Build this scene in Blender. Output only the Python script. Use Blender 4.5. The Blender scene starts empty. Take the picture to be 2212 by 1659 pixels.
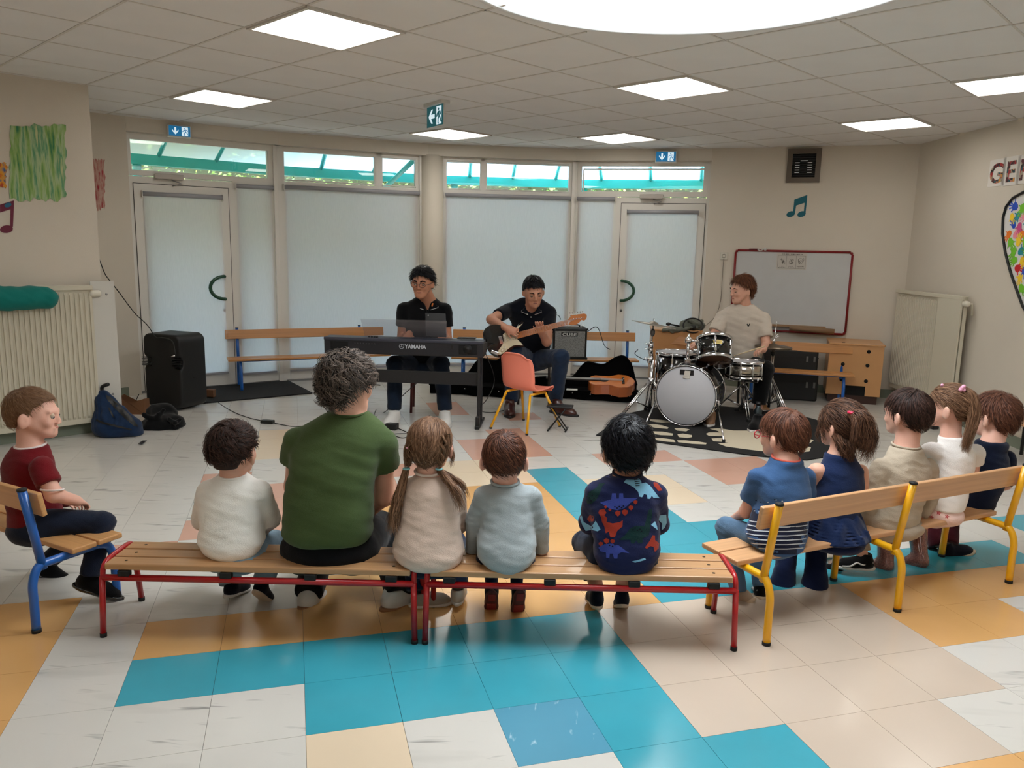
import bpy, bmesh, math, random
import numpy as np
from mathutils import Vector, Matrix
SC = bpy.context.scene
COL = SC.collection
rnd = random.Random(7)
npr = np.random.default_rng(7)
# ---------------------------------------------------------------- camera
FPX, PITCH, ROLL, HCAM = 1692.84, 0.173227, 0.0216552, 1.5051
ZC = HCAM + 1.11                     # ceiling height
cam_d = bpy.data.cameras.new('camera')
cam = bpy.data.objects.new('camera', cam_d); COL.objects.link(cam)
cam_d.sensor_fit = 'HORIZONTAL'; cam_d.sensor_width = 36.0
cam_d.lens = FPX / 2212 * 36.0
cam_d.clip_start = 0.05; cam_d.clip_end = 200
_f = Vector((0, math.cos(PITCH), -math.sin(PITCH)))
_u = Vector((0, math.sin(PITCH), math.cos(PITCH)))
_r = Vector((1, 0, 0))
_c, _s = math.cos(ROLL), math.sin(ROLL)
_r, _u = _r * _c + _u * _s, -_r * _s + _u * _c
CAM = Vector((0, 0, HCAM))
cam.matrix_world = Matrix(((_r.x, _u.x, -_f.x, 0), (_r.y, _u.y, -_f.y, 0), (_r.z, _u.z, -_f.z, HCAM), (0, 0, 0, 1)))
SC.camera = cam
# ---------------------------------------------------------------- colour management, world
SC.view_settings.view_transform = 'Standard'; SC.view_settings.look = 'None'
SC.view_settings.gamma = 1.0; SC.view_settings.use_curve_mapping = False
SC.view_settings.exposure = 0.70
SC.cycles.max_bounces = 8; SC.cycles.diffuse_bounces = 5; SC.cycles.glossy_bounces = 4
SC.cycles.transparent_max_bounces = 12; SC.cycles.transmission_bounces = 6
SC.cycles.caustics_reflective = False; SC.cycles.caustics_refractive = False
SC.cycles.sample_clamp_indirect = 6.0
W = bpy.data.worlds.new('world'); SC.world = W; W.use_nodes = True
nt = W.node_tree; bg = nt.nodes['Background']
sky = nt.nodes.new('ShaderNodeTexSky'); sky.sky_type = 'NISHITA'
sky.sun_disc = False; sky.sun_elevation = math.radians(48); sky.sun_rotation = math.radians(150)
sky.air_density = 1.6; sky.dust_density = 3.5; sky.ozone_density = 0.6
nt.links.new(sky.outputs[0], bg.inputs[0]); bg.inputs[1].default_value = 1.9
sun_d = bpy.data.lights.new('sun', 'SUN'); sun_d.energy = 4.0; sun_d.angle = math.radians(2.0); sun_d.color = (1, .95, .86)
sun = bpy.data.objects.new('sun', sun_d); COL.objects.link(sun)
sun.rotation_euler = (math.radians(50), 0, math.radians(-25)); sun.location = (3, 14, 12)
LAMP_STRENGTH = 5.5
DOME_STRENGTH = 7.0

def ray(px, py):
    return _f + _r * ((px - 1106) / FPX) + _u * ((829.5 - py) / FPX)
def P(px, py, y):
    d = ray(px, py); return CAM + d * (y / d.y)
def PZ(px, py, z=0.0):
    d = ray(px, py); return CAM + d * ((z - HCAM) / d.z)
def V(*a): return Vector(a)

# ---------------------------------------------------------------- materials
MATS = {}
def lin(c):
    if isinstance(c, str):
        c = tuple(int(c[i:i+2], 16) / 255 for i in (0, 2, 4))
    return tuple((x / 12.92 if x <= .04045 else ((x + .055) / 1.055) ** 2.4) for x in c)
def mat(name, col, rough=.5, metal=0.0, spec=.5, var=0.0, vscale=8.0, bump=0.0, bscale=60.0, wood=None, coat=0.0,
        alpha=None, emit=None, streak=None, weave=0.0, sheen=0.0):
    if name in MATS: return MATS[name]
    m = bpy.data.materials.new(name); m.use_nodes = True
    n = m.node_tree.nodes; l = m.node_tree.links; b = n['Principled BSDF']
    c = lin(col) + (1,)
    b.inputs['Base Color'].default_value = c
    b.inputs['Roughness'].default_value = rough; b.inputs['Metallic'].default_value = metal
    b.inputs['Specular IOR Level'].default_value = spec
    b.inputs['Coat Weight'].default_value = coat
    if sheen: b.inputs['Sheen Weight'].default_value = sheen
    if emit is not None:
        b.inputs['Emission Color'].default_value = lin(emit[0]) + (1,); b.inputs['Emission Strength'].default_value = emit[1]
    tc = n.new('ShaderNodeTexCoord')
    if var or wood or streak:
        nz = n.new('ShaderNodeTexNoise'); nz.inputs['Detail'].default_value = 5
        mp = n.new('ShaderNodeMapping'); l.new(tc.outputs['Object'], mp.inputs[0]); l.new(mp.outputs[0], nz.inputs['Vector'])
        nz.inputs['Scale'].default_value = vscale
        cr = n.new('ShaderNodeValToRGB'); l.new(nz.outputs[0], cr.inputs[0]); l.new(cr.outputs[0], b.inputs['Base Color'])
        v = var or .12
        if wood: mp.inputs['Scale'].default_value = wood
        if streak: mp.inputs['Scale'].default_value = streak
        cr.color_ramp.elements[0].position = .3; cr.color_ramp.elements[1].position = .7
        cr.color_ramp.elements[0].color = tuple(x * (1 - v) for x in c[:3]) + (1,)
        cr.color_ramp.elements[1].color = tuple(min(1, x * (1 + v)) for x in c[:3]) + (1,)
    if bump or weave:
        bp = n.new('ShaderNodeBump'); l.new(bp.outputs[0], b.inputs['Normal'])
        n2 = n.new('ShaderNodeTexNoise'); n2.inputs['Scale'].default_value = bscale; n2.inputs['Detail'].default_value = 4
        l.new(tc.outputs['Object'], n2.inputs['Vector'])
        bp.inputs['Strength'].default_value = bump or weave; bp.inputs['Distance'].default_value = .004 if not weave else .002
        l.new(n2.outputs[0], bp.inputs['Height'])
    MATS[name] = m
    return m
def cloth(name, col, var=.10, bscale=260, bump=.35):
    return mat(name, col, rough=.92, spec=.15, var=var, vscale=9, bump=bump, bscale=bscale, sheen=.12)
def skinm(name, col):
    if name in MATS: return MATS[name]
    m = mat(name, col, rough=.52, spec=.35, var=.06, vscale=14, bump=.08, bscale=120)
    b = m.node_tree.nodes['Principled BSDF']
    b.inputs['Subsurface Weight'].default_value = .12; b.inputs['Subsurface Radius'].default_value = (.012, .005, .003)
    b.inputs['Subsurface Scale'].default_value = 1.0
    return m
def hairm(name, dark, light, rough=.5):
    if name in MATS: return MATS[name]
    m = bpy.data.materials.new(name); m.use_nodes = True
    n = m.node_tree.nodes; l = m.node_tree.links; b = n['Principled BSDF']
    at = n.new('ShaderNodeAttribute'); at.attribute_name = 'tone'
    cr = n.new('ShaderNodeValToRGB'); l.new(at.outputs['Fac'], cr.inputs[0]); l.new(cr.outputs[0], b.inputs['Base Color'])
    cr.color_ramp.elements[0].color = lin(dark) + (1,); cr.color_ramp.elements[1].color = lin(light) + (1,)
    b.inputs['Roughness'].default_value = rough; b.inputs['Specular IOR Level'].default_value = .18
    MATS[name] = m
    return m
def glassm(name, tint=(1, 1, 1), refl=1.0, haze=0.0, hazecol=(1, 1, 1)):
    if name in MATS: return MATS[name]
    m = bpy.data.materials.new(name); m.use_nodes = True
    n = m.node_tree.nodes; l = m.node_tree.links; n.remove(n['Principled BSDF'])
    out = n['Material Output']; tr = n.new('ShaderNodeBsdfTransparent'); gl = n.new('ShaderNodeBsdfGlossy')
    tr.inputs[0].default_value = tuple(tint) + (1,); gl.inputs['Roughness'].default_value = .01
    fr = n.new('ShaderNodeLayerWeight'); fr.inputs[0].default_value = .5
    mx = n.new('ShaderNodeMixShader'); pw = n.new('ShaderNodeMath'); pw.operation = 'POWER'; pw.inputs[1].default_value = 4.0
    mu = n.new('ShaderNodeMath'); mu.operation = 'MULTIPLY_ADD'; mu.inputs[1].default_value = .7 * refl; mu.inputs[2].default_value = .045 * refl
    l.new(fr.outputs['Facing'], pw.inputs[0]); l.new(pw.outputs[0], mu.inputs[0]); l.new(mu.outputs[0], mx.inputs[0]); l.new(tr.outputs[0], mx.inputs[1]); l.new(gl.outputs[0], mx.inputs[2])
    res = mx.outputs[0]
    if haze:
        df = n.new('ShaderNodeBsdfDiffuse'); df.inputs[0].default_value = tuple(hazecol) + (1,)
        m2 = n.new('ShaderNodeMixShader'); m2.inputs[0].default_value = haze
        l.new(res, m2.inputs[1]); l.new(df.outputs[0], m2.inputs[2]); res = m2.outputs[0]
    l.new(res, out.inputs[0]); MATS[name] = m
    return m

# ---------------------------------------------------------------- object helpers
def thing(name, label, cat, loc=(0, 0, 0), group=None):
    o = bpy.data.objects.new(name, None); COL.objects.link(o); o.location = loc
    o.empty_display_size = .05
    o['label'] = label; o['category'] = cat
    if group: o['group'] = group
    return o
def base(o):
    t = Vector((0, 0, 0))
    while o is not None:
        t += o.location; o = o.parent
    return t
def link(name, me, m=None, parent=None, smooth=None, tag=None, kind=None):
    """mesh in world coordinates -> object (child of parent, or top level)"""
    if parent is not None:
        b = base(parent)
        if b.length > 0: me.transform(Matrix.Translation(-b))
    if m is not None:
        me.materials.clear(); me.materials.append(m)
    o = bpy.data.objects.new(name, me); COL.objects.link(o)
    if parent is not None: o.parent = parent
    if smooth is not None: me.polygons.foreach_set('use_smooth', [smooth] * len(me.polygons))
    if tag:
        o['label'], o['category'] = tag[0], tag[1]
        if len(tag) > 2: o['group'] = tag[2]
    if kind: o['kind'] = kind
    return o
def raw(name, vs, fs):
    me = bpy.data.meshes.new(name); me.from_pydata([tuple(v) for v in vs], [], fs); me.update(); return me

class MB:
    """collects primitives (world coordinates) into one mesh"""
    def __init__(s, M=None): s.v = []; s.f = []; s.M = M; s.sm = []
    def add(s, vs, fs, sm=False):
        o = len(s.v)
        s.v += [tuple(s.M @ Vector(v)) if s.M else tuple(v) for v in vs]
        s.f += [tuple(i + o for i in f) for f in fs]; s.sm += [sm] * len(fs)
        return s
    def box(s, lo, hi, bev=0.0):
        x0, y0, z0 = lo; x1, y1, z1 = hi
        if bev <= 0:
            return s.add([(x0, y0, z0), (x1, y0, z0), (x1, y1, z0), (x0, y1, z0), (x0, y0, z1), (x1, y0, z1), (x1, y1, z1), (x0, y1, z1)],
                  [(0, 3, 2, 1), (4, 5, 6, 7), (0, 1, 5, 4), (1, 2, 6, 5), (2, 3, 7, 6), (3, 0, 4, 7)])
        bm = bmesh.new(); bmesh.ops.create_cube(bm, size=1)
        bmesh.ops.scale(bm, vec=(x1 - x0, y1 - y0, z1 - z0), verts=bm.verts)
        bmesh.ops.translate(bm, vec=((x0 + x1) / 2, (y0 + y1) / 2, (z0 + z1) / 2), verts=bm.verts)
        bmesh.ops.bevel(bm, geom=bm.edges[:], offset=bev, segments=2, affect='EDGES', profile=.5)
        return s.bm(bm)
    def bm(s, bm, sm=False):
        bm.verts.index_update()
        s.add([v.co[:] for v in bm.verts], [tuple(v.index for v in f.verts) for f in bm.faces], sm); bm.free(); return s
    def obox(s, c, ax, ay, az, sx, sy, sz, bev=0):
        """box centred c with axes ax,ay,az and full sizes"""
        c = Vector(c); ax = Vector(ax).normalized(); ay = Vector(ay).normalized(); az = Vector(az).normalized()
        M = Matrix(((ax.x, ay.x, az.x, c.x), (ax.y, ay.y, az.y, c.y), (ax.z, ay.z, az.z, c.z), (0, 0, 0, 1)))
        t = MB(M); t.box((-sx / 2, -sy / 2, -sz / 2), (sx / 2, sy / 2, sz / 2), bev)
        return s.add(t.v, t.f)
    def tube(s, pts, r, n=10, cap=True, closed=False):
        pts = [Vector(p) for p in pts]; N = len(pts)
        rr = r if isinstance(r, (list, tuple)) else [r] * N
        vs = []; fs = []; prev = None
        for i, p in enumerate(pts):
            if closed: t = (pts[(i + 1) % N] - pts[i - 1]).normalized()
            else: t = (pts[min(i + 1, N - 1)] - pts[max(i - 1, 0)]).normalized()
            if prev is None:
                a = Vector((0, 0, 1)) if abs(t.z) < .9 else Vector((1, 0, 0)); u = t.cross(a).normalized()
            else:
                u = (prev - t * prev.dot(t)); u = u.normalized() if u.length > 1e-6 else t.orthogonal().normalized()
            prev = u; w = t.cross(u)
            for k in range(n):
                an = 2 * math.pi * k / n; vs.append(p + (u * math.cos(an) + w * math.sin(an)) * rr[i])
        for i in range(N if closed else N - 1):
            j = (i + 1) % N
            for k in range(n):
                fs.append((i * n + k, i * n + (k + 1) % n, j * n + (k + 1) % n, j * n + k))
        if cap and not closed:
            fs.append(tuple(range(n))[::-1]); fs.append(tuple((N - 1) * n + k for k in range(n)))
        return s.add(vs, fs, True)
    def lathe(s, prof, c=(0, 0, 0), axis=(0, 0, 1), n=24, closed=False):
        """prof: list of (r, h) along axis from c"""
        c = Vector(c); ax = Vector(axis).normalized(); u = ax.orthogonal().normalized(); w = ax.cross(u)
        vs = []; fs = []
        for r, h in prof:
            for k in range(n):
                a = 2 * math.pi * k / n; vs.append(c + ax * h + (u * math.cos(a) + w * math.sin(a)) * max(r, 1e-5))
        m = len(prof)
        for i in range(m if closed else m - 1):
            j = (i + 1) % m
            for k in range(n): fs.append((i * n + k, i * n + (k + 1) % n, j * n + (k + 1) % n, j * n + k))
        if not closed: fs.append(tuple(range(n))[::-1]); fs.append(tuple((m - 1) * n + k for k in range(n)))
        return s.add(vs, fs, True)
    def ball(s, c, r, n=12, sc=(1, 1, 1)):
        c = Vector(c); vs = []; fs = []; m = n // 2 + 1
        for i in range(m):
            t = math.pi * i / (m - 1)
            for k in range(n):
                a = 2 * math.pi * k / n
                vs.append(c + Vector((sc[0] * r * math.sin(t) * math.cos(a), sc[1] * r * math.sin(t) * math.sin(a), sc[2] * r * math.cos(t))))
        for i in range(m - 1):
            for k in range(n): fs.append((i * n + k, (i + 1) * n + k, (i + 1) * n + (k + 1) % n, i * n + (k + 1) % n))
        return s.add(vs, fs, True)
    def prism(s, poly, o, ux, uy, n, depth, front_only=False):
        """extrude 2D polygon (in axes ux,uy from o) along n by depth"""
        o = Vector(o); ux = Vector(ux); uy = Vector(uy); n = Vector(n)
        bm = bmesh.new(); vs = [bm.verts.new(o + ux * a + uy * b) for a, b in poly]
        f = bm.faces.new(vs); f.normal_update(); bmesh.ops.triangulate(bm, faces=[f], ngon_method='EAR_CLIP')
        m = len(poly); bm.verts.index_update()
        tri = [tuple(v.index for v in q.verts) for q in bm.faces]; co = [v.co.copy() for v in bm.verts]; bm.free()
        V2 = co + [c + n * depth for c in co]
        fs = [t for t in tri] + [tuple(i + m for i in t[::-1]) for t in tri]
        fs += [(i, i + m, (i + 1) % m + m, (i + 1) % m) for i in range(m)]
        return s.add(V2, fs)
    def build(s, name, m=None, parent=None, tag=None, kind=None, recalc=True, smooth=None):
        me = raw(name, s.v, s.f)
        if recalc:
            bm = bmesh.new(); bm.from_mesh(me); bmesh.ops.recalc_face_normals(bm, faces=bm.faces[:]); bm.to_mesh(me); bm.free()
        if smooth is None and any(s.sm): me.polygons.foreach_set('use_smooth', s.sm)
        elif smooth is not None: me.polygons.foreach_set('use_smooth', [smooth] * len(me.polygons))
        return link(name, me, m, parent, None, tag, kind)
def struct(o): o['kind'] = 'structure'; return o
def tube(name, pts, r, m, parent=None, tag=None, n=10):
    return MB().tube(pts, r, n).build(name, m, parent, tag, recalc=False)
def spline(pts, n=8):
    """Catmull-Rom"""
    pts = [Vector(p) for p in pts]; out = []
    q = [pts[0] * 2 - pts[1]] + pts + [pts[-1] * 2 - pts[-2]]
    for i in range(1, len(q) - 2):
        for k in range(n):
            t = k / n; a, b, c, d = q[i - 1], q[i], q[i + 1], q[i + 2]
            out.append(.5 * ((2 * b) + (c - a) * t + (2 * a - 5 * b + 4 * c - d) * t * t + (3 * b - a - 3 * c + d) * t ** 3))
    out.append(pts[-1]); return out
def copy_thing(r, delta, label=None, group=None):
    def cp(o, par):
        c = o.copy(); COL.objects.link(c); c.parent = par
        for ch in o.children: cp(ch, c)
        return c
    kids = list(r.children)
    c = r.copy(); COL.objects.link(c)
    for ch in kids: cp(ch, c)
    c.location = r.location + Vector(delta)
    if label: c['label'] = label
    if group: c['group'] = group
    return c
# ================================================================ ROOM
PL = dict(A=(-3.62, 7.53), B=(-2.46, 8.36), C=(-.988, 9.03), D=(.674, 9.24), E=(2.144, 8.925), K=(4.07, 8.22),
          R=(4.055, -2.6), L1=(-3.19, 6.09), L0=(-4.75, 4.57), LB=(-4.75, -2.6), M=(-4.05, 7.155))
wall_m = mat('painted_wall', (.82, .785, .73), rough=.75, spec=.25, var=.035, vscale=1.3, bump=.12, bscale=180)
beam_m = mat('painted_beam', (.85, .82, .77), rough=.7, spec=.25, var=.02, vscale=1.5)
white_frame = mat('white_window_frame', (.88, .865, .835), rough=.35, spec=.5)
seal_m = mat('dark_seal', (.20, .19, .18), rough=.7)
metal_g = mat('grey_metal', (.55, .55, .55), rough=.35, metal=.8)

class Fr:
    """vertical plane frame: s along wall, t outward (away from room), z up"""
    def __init__(s, a, b, off=0.0):
        a = Vector(PL[a] if isinstance(a, str) else a); b = Vector(PL[b] if isinstance(b, str) else b)
        d = (b - a).normalized(); s.L = (b - a).length
        n = Vector((-d.y, d.x)); s.a = a + n * off; s.d = Vector((d.x, d.y, 0)); s.n = Vector((n.x, n.y, 0))
        s.M = Matrix(((d.x, n.x, 0, s.a.x), (d.y, n.y, 0, s.a.y), (0, 0, 1, 0), (0, 0, 0, 1)))
    def w(s, u, t, z): return s.M @ Vector((u, t, z))
    def px(s, x, y, off=0.0):
        """pixel -> (s, z) on the plane t=off"""
        dr = ray(x, y); n = s.n.xy; o = CAM.xy - (s.a + n * off)
        t = -o.dot(n) / dr.xy.dot(n); p = CAM + dr * t
        return (p.xy - s.a - n * off).dot(s.d.xy), p.z

# floor tiles -----------------------------------------------------------
YAW = 0.2720961; FC, FS = math.cos(YAW), math.sin(YAW); FO = (-1.2738, 2.3307); TS = .3
def tile_xy(j, r): return FO[0] + TS * (j * FC + r * FS), FO[1] + TS * (j * FS - r * FC)
TILE = {}
def tl(c, r, *js):
    for j in js: TILE[(j, r)] = c
R_ = range
for r in (-16, -15): tl('S', r, 6)
tl('S', -14, 8); tl('S', -12, 7)
for r in (-13, -12, -11): tl('P', r, 1)
for r in (-11, -10): tl('S', r, 6, 7)
tl('S', -9, 0, 4, 9, 10); tl('P', -9, 5, 6)
tl('S', -8, 1, 3, 11, 12); tl('P', -8, 5, 6); tl('T', -8, 7)
tl('S', -7, 1, 11, 12); tl('O', -7, 3, 4, 5, 6); tl('T', -7, 7); tl('P', -7, 8, 9)
tl('S', -6, 0, 1); tl('O', -6, 3, 4, 5, 6); tl('T', -6, 7); tl('P', -6, 8, 9)
tl('S', -5, -1); tl('O', -5, 3, 4, 5, 6); tl('T', -5, 7, 8)
tl('O', -4, 3, 4, 5, 6); tl('T', -4, 7, 8, 9, 10, 11)
tl('O', -3, -5, -4, -3, -2, 2, 3, 4, 5, 6); tl('T', -3, 7, 8, 9, 10, 11, 15, 16, 17)
tl('O', -2, -5, -4, -3, -2, 0, 1, 2, 3, 4, 5, 6); tl('T', -2, *R_(7, 14))
tl('O', -1, -4, -3, -2, 10, 11, 12, 13, 14, 15); tl('T', -1, *R_(0, 6)); tl('E', -1, *R_(6, 10))
tl('O', 0, -4, -3, -2, 10, 11); tl('T', 0, *R_(2, 6)); tl('E', 0, *R_(6, 10))
tl('O', 1, -3, -2); tl('P', 1, 2); tl('B', 1, 4); tl('T', 1, 5); tl('E', 1, *R_(6, 10))
tl('T', 2, 5, 6); tl('E', 2, 7, 8); tl('T', 3, 6, 7); tl('O', 3, 8, 9, 10)

def tilemat(name, col, var, marble=False, flecks=False, rot=0.0):
    m = bpy.data.materials.new(name); m.use_nodes = True
    n = m.node_tree.nodes; l = m.node_tree.links; b = n['Principled BSDF']
    b.inputs['Specular IOR Level'].default_value = .5
    tc = n.new('ShaderNodeTexCoord'); geo = n.new('ShaderNodeNewGeometry')
    # object-space pattern, shifted per tile so each is its own
    oi = n.new('ShaderNodeObjectInfo')
    cl = n.new('ShaderNodeTexNoise'); cl.inputs['Scale'].default_value = 2.2; cl.inputs['Detail'].default_value = 6
    l.new(geo.outputs['Position'], cl.inputs['Vector'])
    c = lin(col)
    cr = n.new('ShaderNodeValToRGB'); cr.color_ramp.elements[0].position = .3; cr.color_ramp.elements[1].position = .72
    cr.color_ramp.elements[0].color = tuple(x * (1 - var) for x in c) + (1,)
    cr.color_ramp.elements[1].color = tuple(min(1, x * (1 + var)) for x in c) + (1,)
    l.new(cl.outputs[0], cr.inputs[0]); colr = cr.outputs[0]
    def overlay(colr, dark, scale, stretch, lo, hi, strength):
        mp = n.new('ShaderNodeMapping'); mp.inputs['Scale'].default_value = stretch
        mp.inputs['Rotation'].default_value = (0, 0, YAW + rot)
        ad = n.new('ShaderNodeVectorMath'); ad.operation = 'ADD'
        sc = n.new('ShaderNodeVectorMath'); sc.operation = 'SCALE'; sc.inputs[3].default_value = 7.0
        cx = n.new('ShaderNodeCombineXYZ'); l.new(oi.outputs['Random'], cx.inputs[0]); l.new(oi.outputs['Random'], cx.inputs[2])
        l.new(cx.outputs[0], sc.inputs[0]); l.new(geo.outputs['Position'], mp.inputs[0]); l.new(mp.outputs[0], ad.inputs[0]); l.new(sc.outputs[0], ad.inputs[1])
        nz = n.new('ShaderNodeTexNoise'); nz.inputs['Scale'].default_value = scale; nz.inputs['Detail'].default_value = 3
        nz.inputs['Distortion'].default_value = .5
        l.new(ad.outputs[0], nz.inputs['Vector'])
        r2 = n.new('ShaderNodeMapRange'); r2.inputs['From Min'].default_value = lo; r2.inputs['From Max'].default_value = hi
        r2.inputs['To Max'].default_value = strength
        l.new(nz.outputs[0], r2.inputs[0])
        mx = n.new('ShaderNodeMix'); mx.data_type = 'RGBA'
        l.new(r2.outputs[0], mx.inputs[0]); l.new(colr, mx.inputs[6]); mx.inputs[7].default_value = lin(dark) + (1,)
        return mx.outputs[2]
    if marble:
        colr = overlay(colr, (.46, .45, .44), 9, (.45, 2.8, 1), .635, .77, .8)
        colr = overlay(colr, (.64, .63, .60), 3.5, (.5, 2.2, 1), .57, .76, .4)
    if flecks: colr = overlay(colr, (.75, .85, .9), 16, (2.4, .5, 1), .66, .74, .6)
    l.new(colr, b.inputs['Base Color'])
    b.inputs['Roughness'].default_value = .21
    b.inputs['Coat Weight'].default_value = .15; b.inputs['Coat Roughness'].default_value = .12
    return m
TM = dict(w=[tilemat('vinyl_white_marbled', (.80, .785, .755), .03, marble=True), tilemat('vinyl_white_marbled_crosswise', (.80, .785, .755), .03, marble=True, rot=math.pi / 2)],
          T=[tilemat('vinyl_teal', (.24, .61, .68), .10)], O=[tilemat('vinyl_orange', (.82, .63, .40), .06)],
          P=[tilemat('vinyl_peach', (.86, .78, .67), .03)], S=[tilemat('vinyl_salmon', (.80, .62, .54), .05)],
          E=[tilemat('vinyl_beige', (.765, .70, .635), .03)], B=[tilemat('vinyl_blue_flecked', (.33, .58, .68), .06, flecks=True)])
G = .0006
def tile_mesh(nm, m):
    h = TS / 2 - G
    t = MB(); t.box((-h, -h, -.004), (h, h, 0)); me = raw(nm, t.v, t.f); me.materials.append(m); return me
TMESH = {k: [tile_mesh('floor_tile_' + m.name, m) for m in v] for k, v in TM.items()}
sub = MB().box((-6.5, -3.2, -.06), (6, 11.5, -.0035)).build('floor', mat('tile_joint', (.36, .33, .29), rough=.6)); struct(sub)
def pip(x, y, poly):
    c = False
    for i in range(len(poly)):
        x1, y1 = poly[i]; x2, y2 = poly[(i + 1) % len(poly)]
        if (y1 > y) != (y2 > y) and x < (x2 - x1) * (y - y1) / (y2 - y1) + x1: c = not c
    return c
room = [PL['LB'], PL['R'], PL['K'], (2.2, 9.15), (.7, 9.45), (-1, 9.25), (-2.55, 8.55), (-3.75, 7.7), (-4.1, 7.2), (-3.2, 6.1), PL['L0']]
cand = []
for r in range(-27, 18):
    for j in range(-16, 30):
        x, y = tile_xy(j + .5, r + .5)
        if not (pip(x, y, room) or pip(x + .2, y, room) or pip(x - .2, y, room) or pip(x, y + .2, room) or pip(x, y - .2, room)): continue
        d = Vector((x, y, 0)) - CAM; z = d.dot(_f)
        vis = z > .5 and -60 < 1106 + FPX * d.dot(_r) / z < 2272 and 829.5 - FPX * d.dot(_u) / z < 1740
        cand.append((0 if vis else 1, d.length ** 3, j, r, x, y))
cand.sort()
rest = {}
for i, (v, _, j, r, x, y) in enumerate(cand):
    k = TILE.get((j, r), 'w'); ms = TMESH[k]; q = (j * 7 + r * 5 + j * r) % len(ms)
    if i < 300 and v == 0:
        o = bpy.data.objects.new('floor_tile', ms[q]); COL.objects.link(o); o.parent = sub
        o.location = (x, y, 0); o.rotation_euler = (0, 0, YAW)
    else: rest.setdefault((k, q), []).append((x, y))
bigv, bigf, bmi, mats_ = [], [], [], []
for (k, q), ps in rest.items():
    mats_.append(TM[k][q])
    h = TS / 2 - G
    for x, y in ps:
        o = len(bigv)
        for z in (-.004, 0):
            for a, b in ((-h, -h), (h, -h), (h, h), (-h, h)): bigv.append((x + a * FC - b * FS, y + a * FS + b * FC, z))
        for f in ((0, 3, 2, 1), (4, 5, 6, 7), (0, 1, 5, 4), (1, 2, 6, 5), (2, 3, 7, 6), (3, 0, 4, 7)):
            bigf.append(tuple(o + t for t in f)); bmi.append(len(mats_) - 1)
me = raw('floor_tile', bigv, bigf)
for m in mats_: me.materials.append(m)
me.polygons.foreach_set('material_index', bmi)
link('floor_tile', me, None, sub, kind='stuff')

# ceiling ---------------------------------------------------------------
CY = math.radians(46.1478); CC, CS_ = math.cos(CY), math.sin(CY)
def lat(x, y): return (x * CC + y * CS_) / .6, (-x * CS_ + y * CC) / .6
def unlat(a, b): return .6 * (a * CC - b * CS_), .6 * (a * CS_ + b * CC)
# lattice used when the lamps were located has its a axis at CY-90
SKC, SKR = Vector((.70, 3.30)), 1.0
ceil_m = mat('mineral_ceiling_tile', (.875, .868, .86), rough=.9, spec=.1, var=.02, vscale=3, bump=.25, bscale=400)
bar_m = mat('ceiling_grid_bar', (.80, .78, .75), rough=.6)
LC = [(-1.1064, 4.6193), (-2.4435, 6.7714), (1.1179, 5.9601), (-.6954, 8.6006), (1.0808, 8.6215), (3.3305, 7.3392)]
LC = [(x * 1.11 / 1.16, y * 1.11 / 1.16) for x, y in LC]
offs = [tuple(v - math.floor(v) for v in lat(x, y)) for x, y in LC]
ca = math.atan2(sum(math.sin(2 * math.pi * o[0]) for o in offs), sum(math.cos(2 * math.pi * o[0]) for o in offs)) / (2 * math.pi)
cb = math.atan2(sum(math.sin(2 * math.pi * o[1]) for o in offs), sum(math.cos(2 * math.pi * o[1]) for o in offs)) / (2 * math.pi)
lamp_cells = set()
for x, y in LC:
    a, b = lat(x, y); lamp_cells.add((round(a - ca), round(b - cb)))
g7 = P(2150, 183, 5); g7 = CAM + (g7 - CAM) * ((ZC - HCAM) / (g7.z - HCAM))
a, b = lat(g7.x, g7.y); lamp_cells.add((round(a - ca), round(b - cb)))
ceil = struct(MB().box((-6.5, -3.2, ZC + .55), (6, 11.5, ZC + .6)).build('ceiling', wall_m))
h = .3 - .005
t = MB(); t.box((-h, -h, 0), (h, h, .015)); cme = raw('ceiling_panel', t.v, t.f); cme.materials.append(ceil_m)
lamp_m = bpy.data.materials.new('lamp_diffuser'); lamp_m.use_nodes = True
_n = lamp_m.node_tree.nodes; _n['Principled BSDF'].inputs['Emission Color'].default_value = (1, .955, .89, 1)
_n['Principled BSDF'].inputs['Emission Strength'].default_value = LAMP_STRENGTH
for qx, qy in ((-2.2, .9), (.9, .2), (3.2, 1.3), (-.6, -1.6), (2.3, -1.5), (-3.4, 3.4)):     # added lamps, out of view, to brighten the sitters' backs
    a, b = lat(qx, qy); lamp_cells.add((round(a - ca), round(b - cb)))
bars = MB()
nl = 0
added_lamp_labels = ['added unseen square ceiling light panel %s' % w for w in ('behind the photographer near the rear wall', 'behind the photographer toward the right wall', 'over the left pillar radiator', 'right of the photographer near the heart wall', 'left of the photographer over the orange tiles', 'straight above the photographer')]
lamp_labels = ['square ceiling light panel over the room, largest lit square near the skylight', 'square ceiling light panel above the left corner door',
               'square ceiling light panel between skylight and whiteboard wall', 'square ceiling light panel above the round column',
               'square ceiling light panel above the right-hand glazed bay', 'square ceiling light panel above the whiteboard',
               'square ceiling light panel above the heart collage wall']
lamp_pos = [Vector(c) for c in LC] + [g7.xy]
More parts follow.
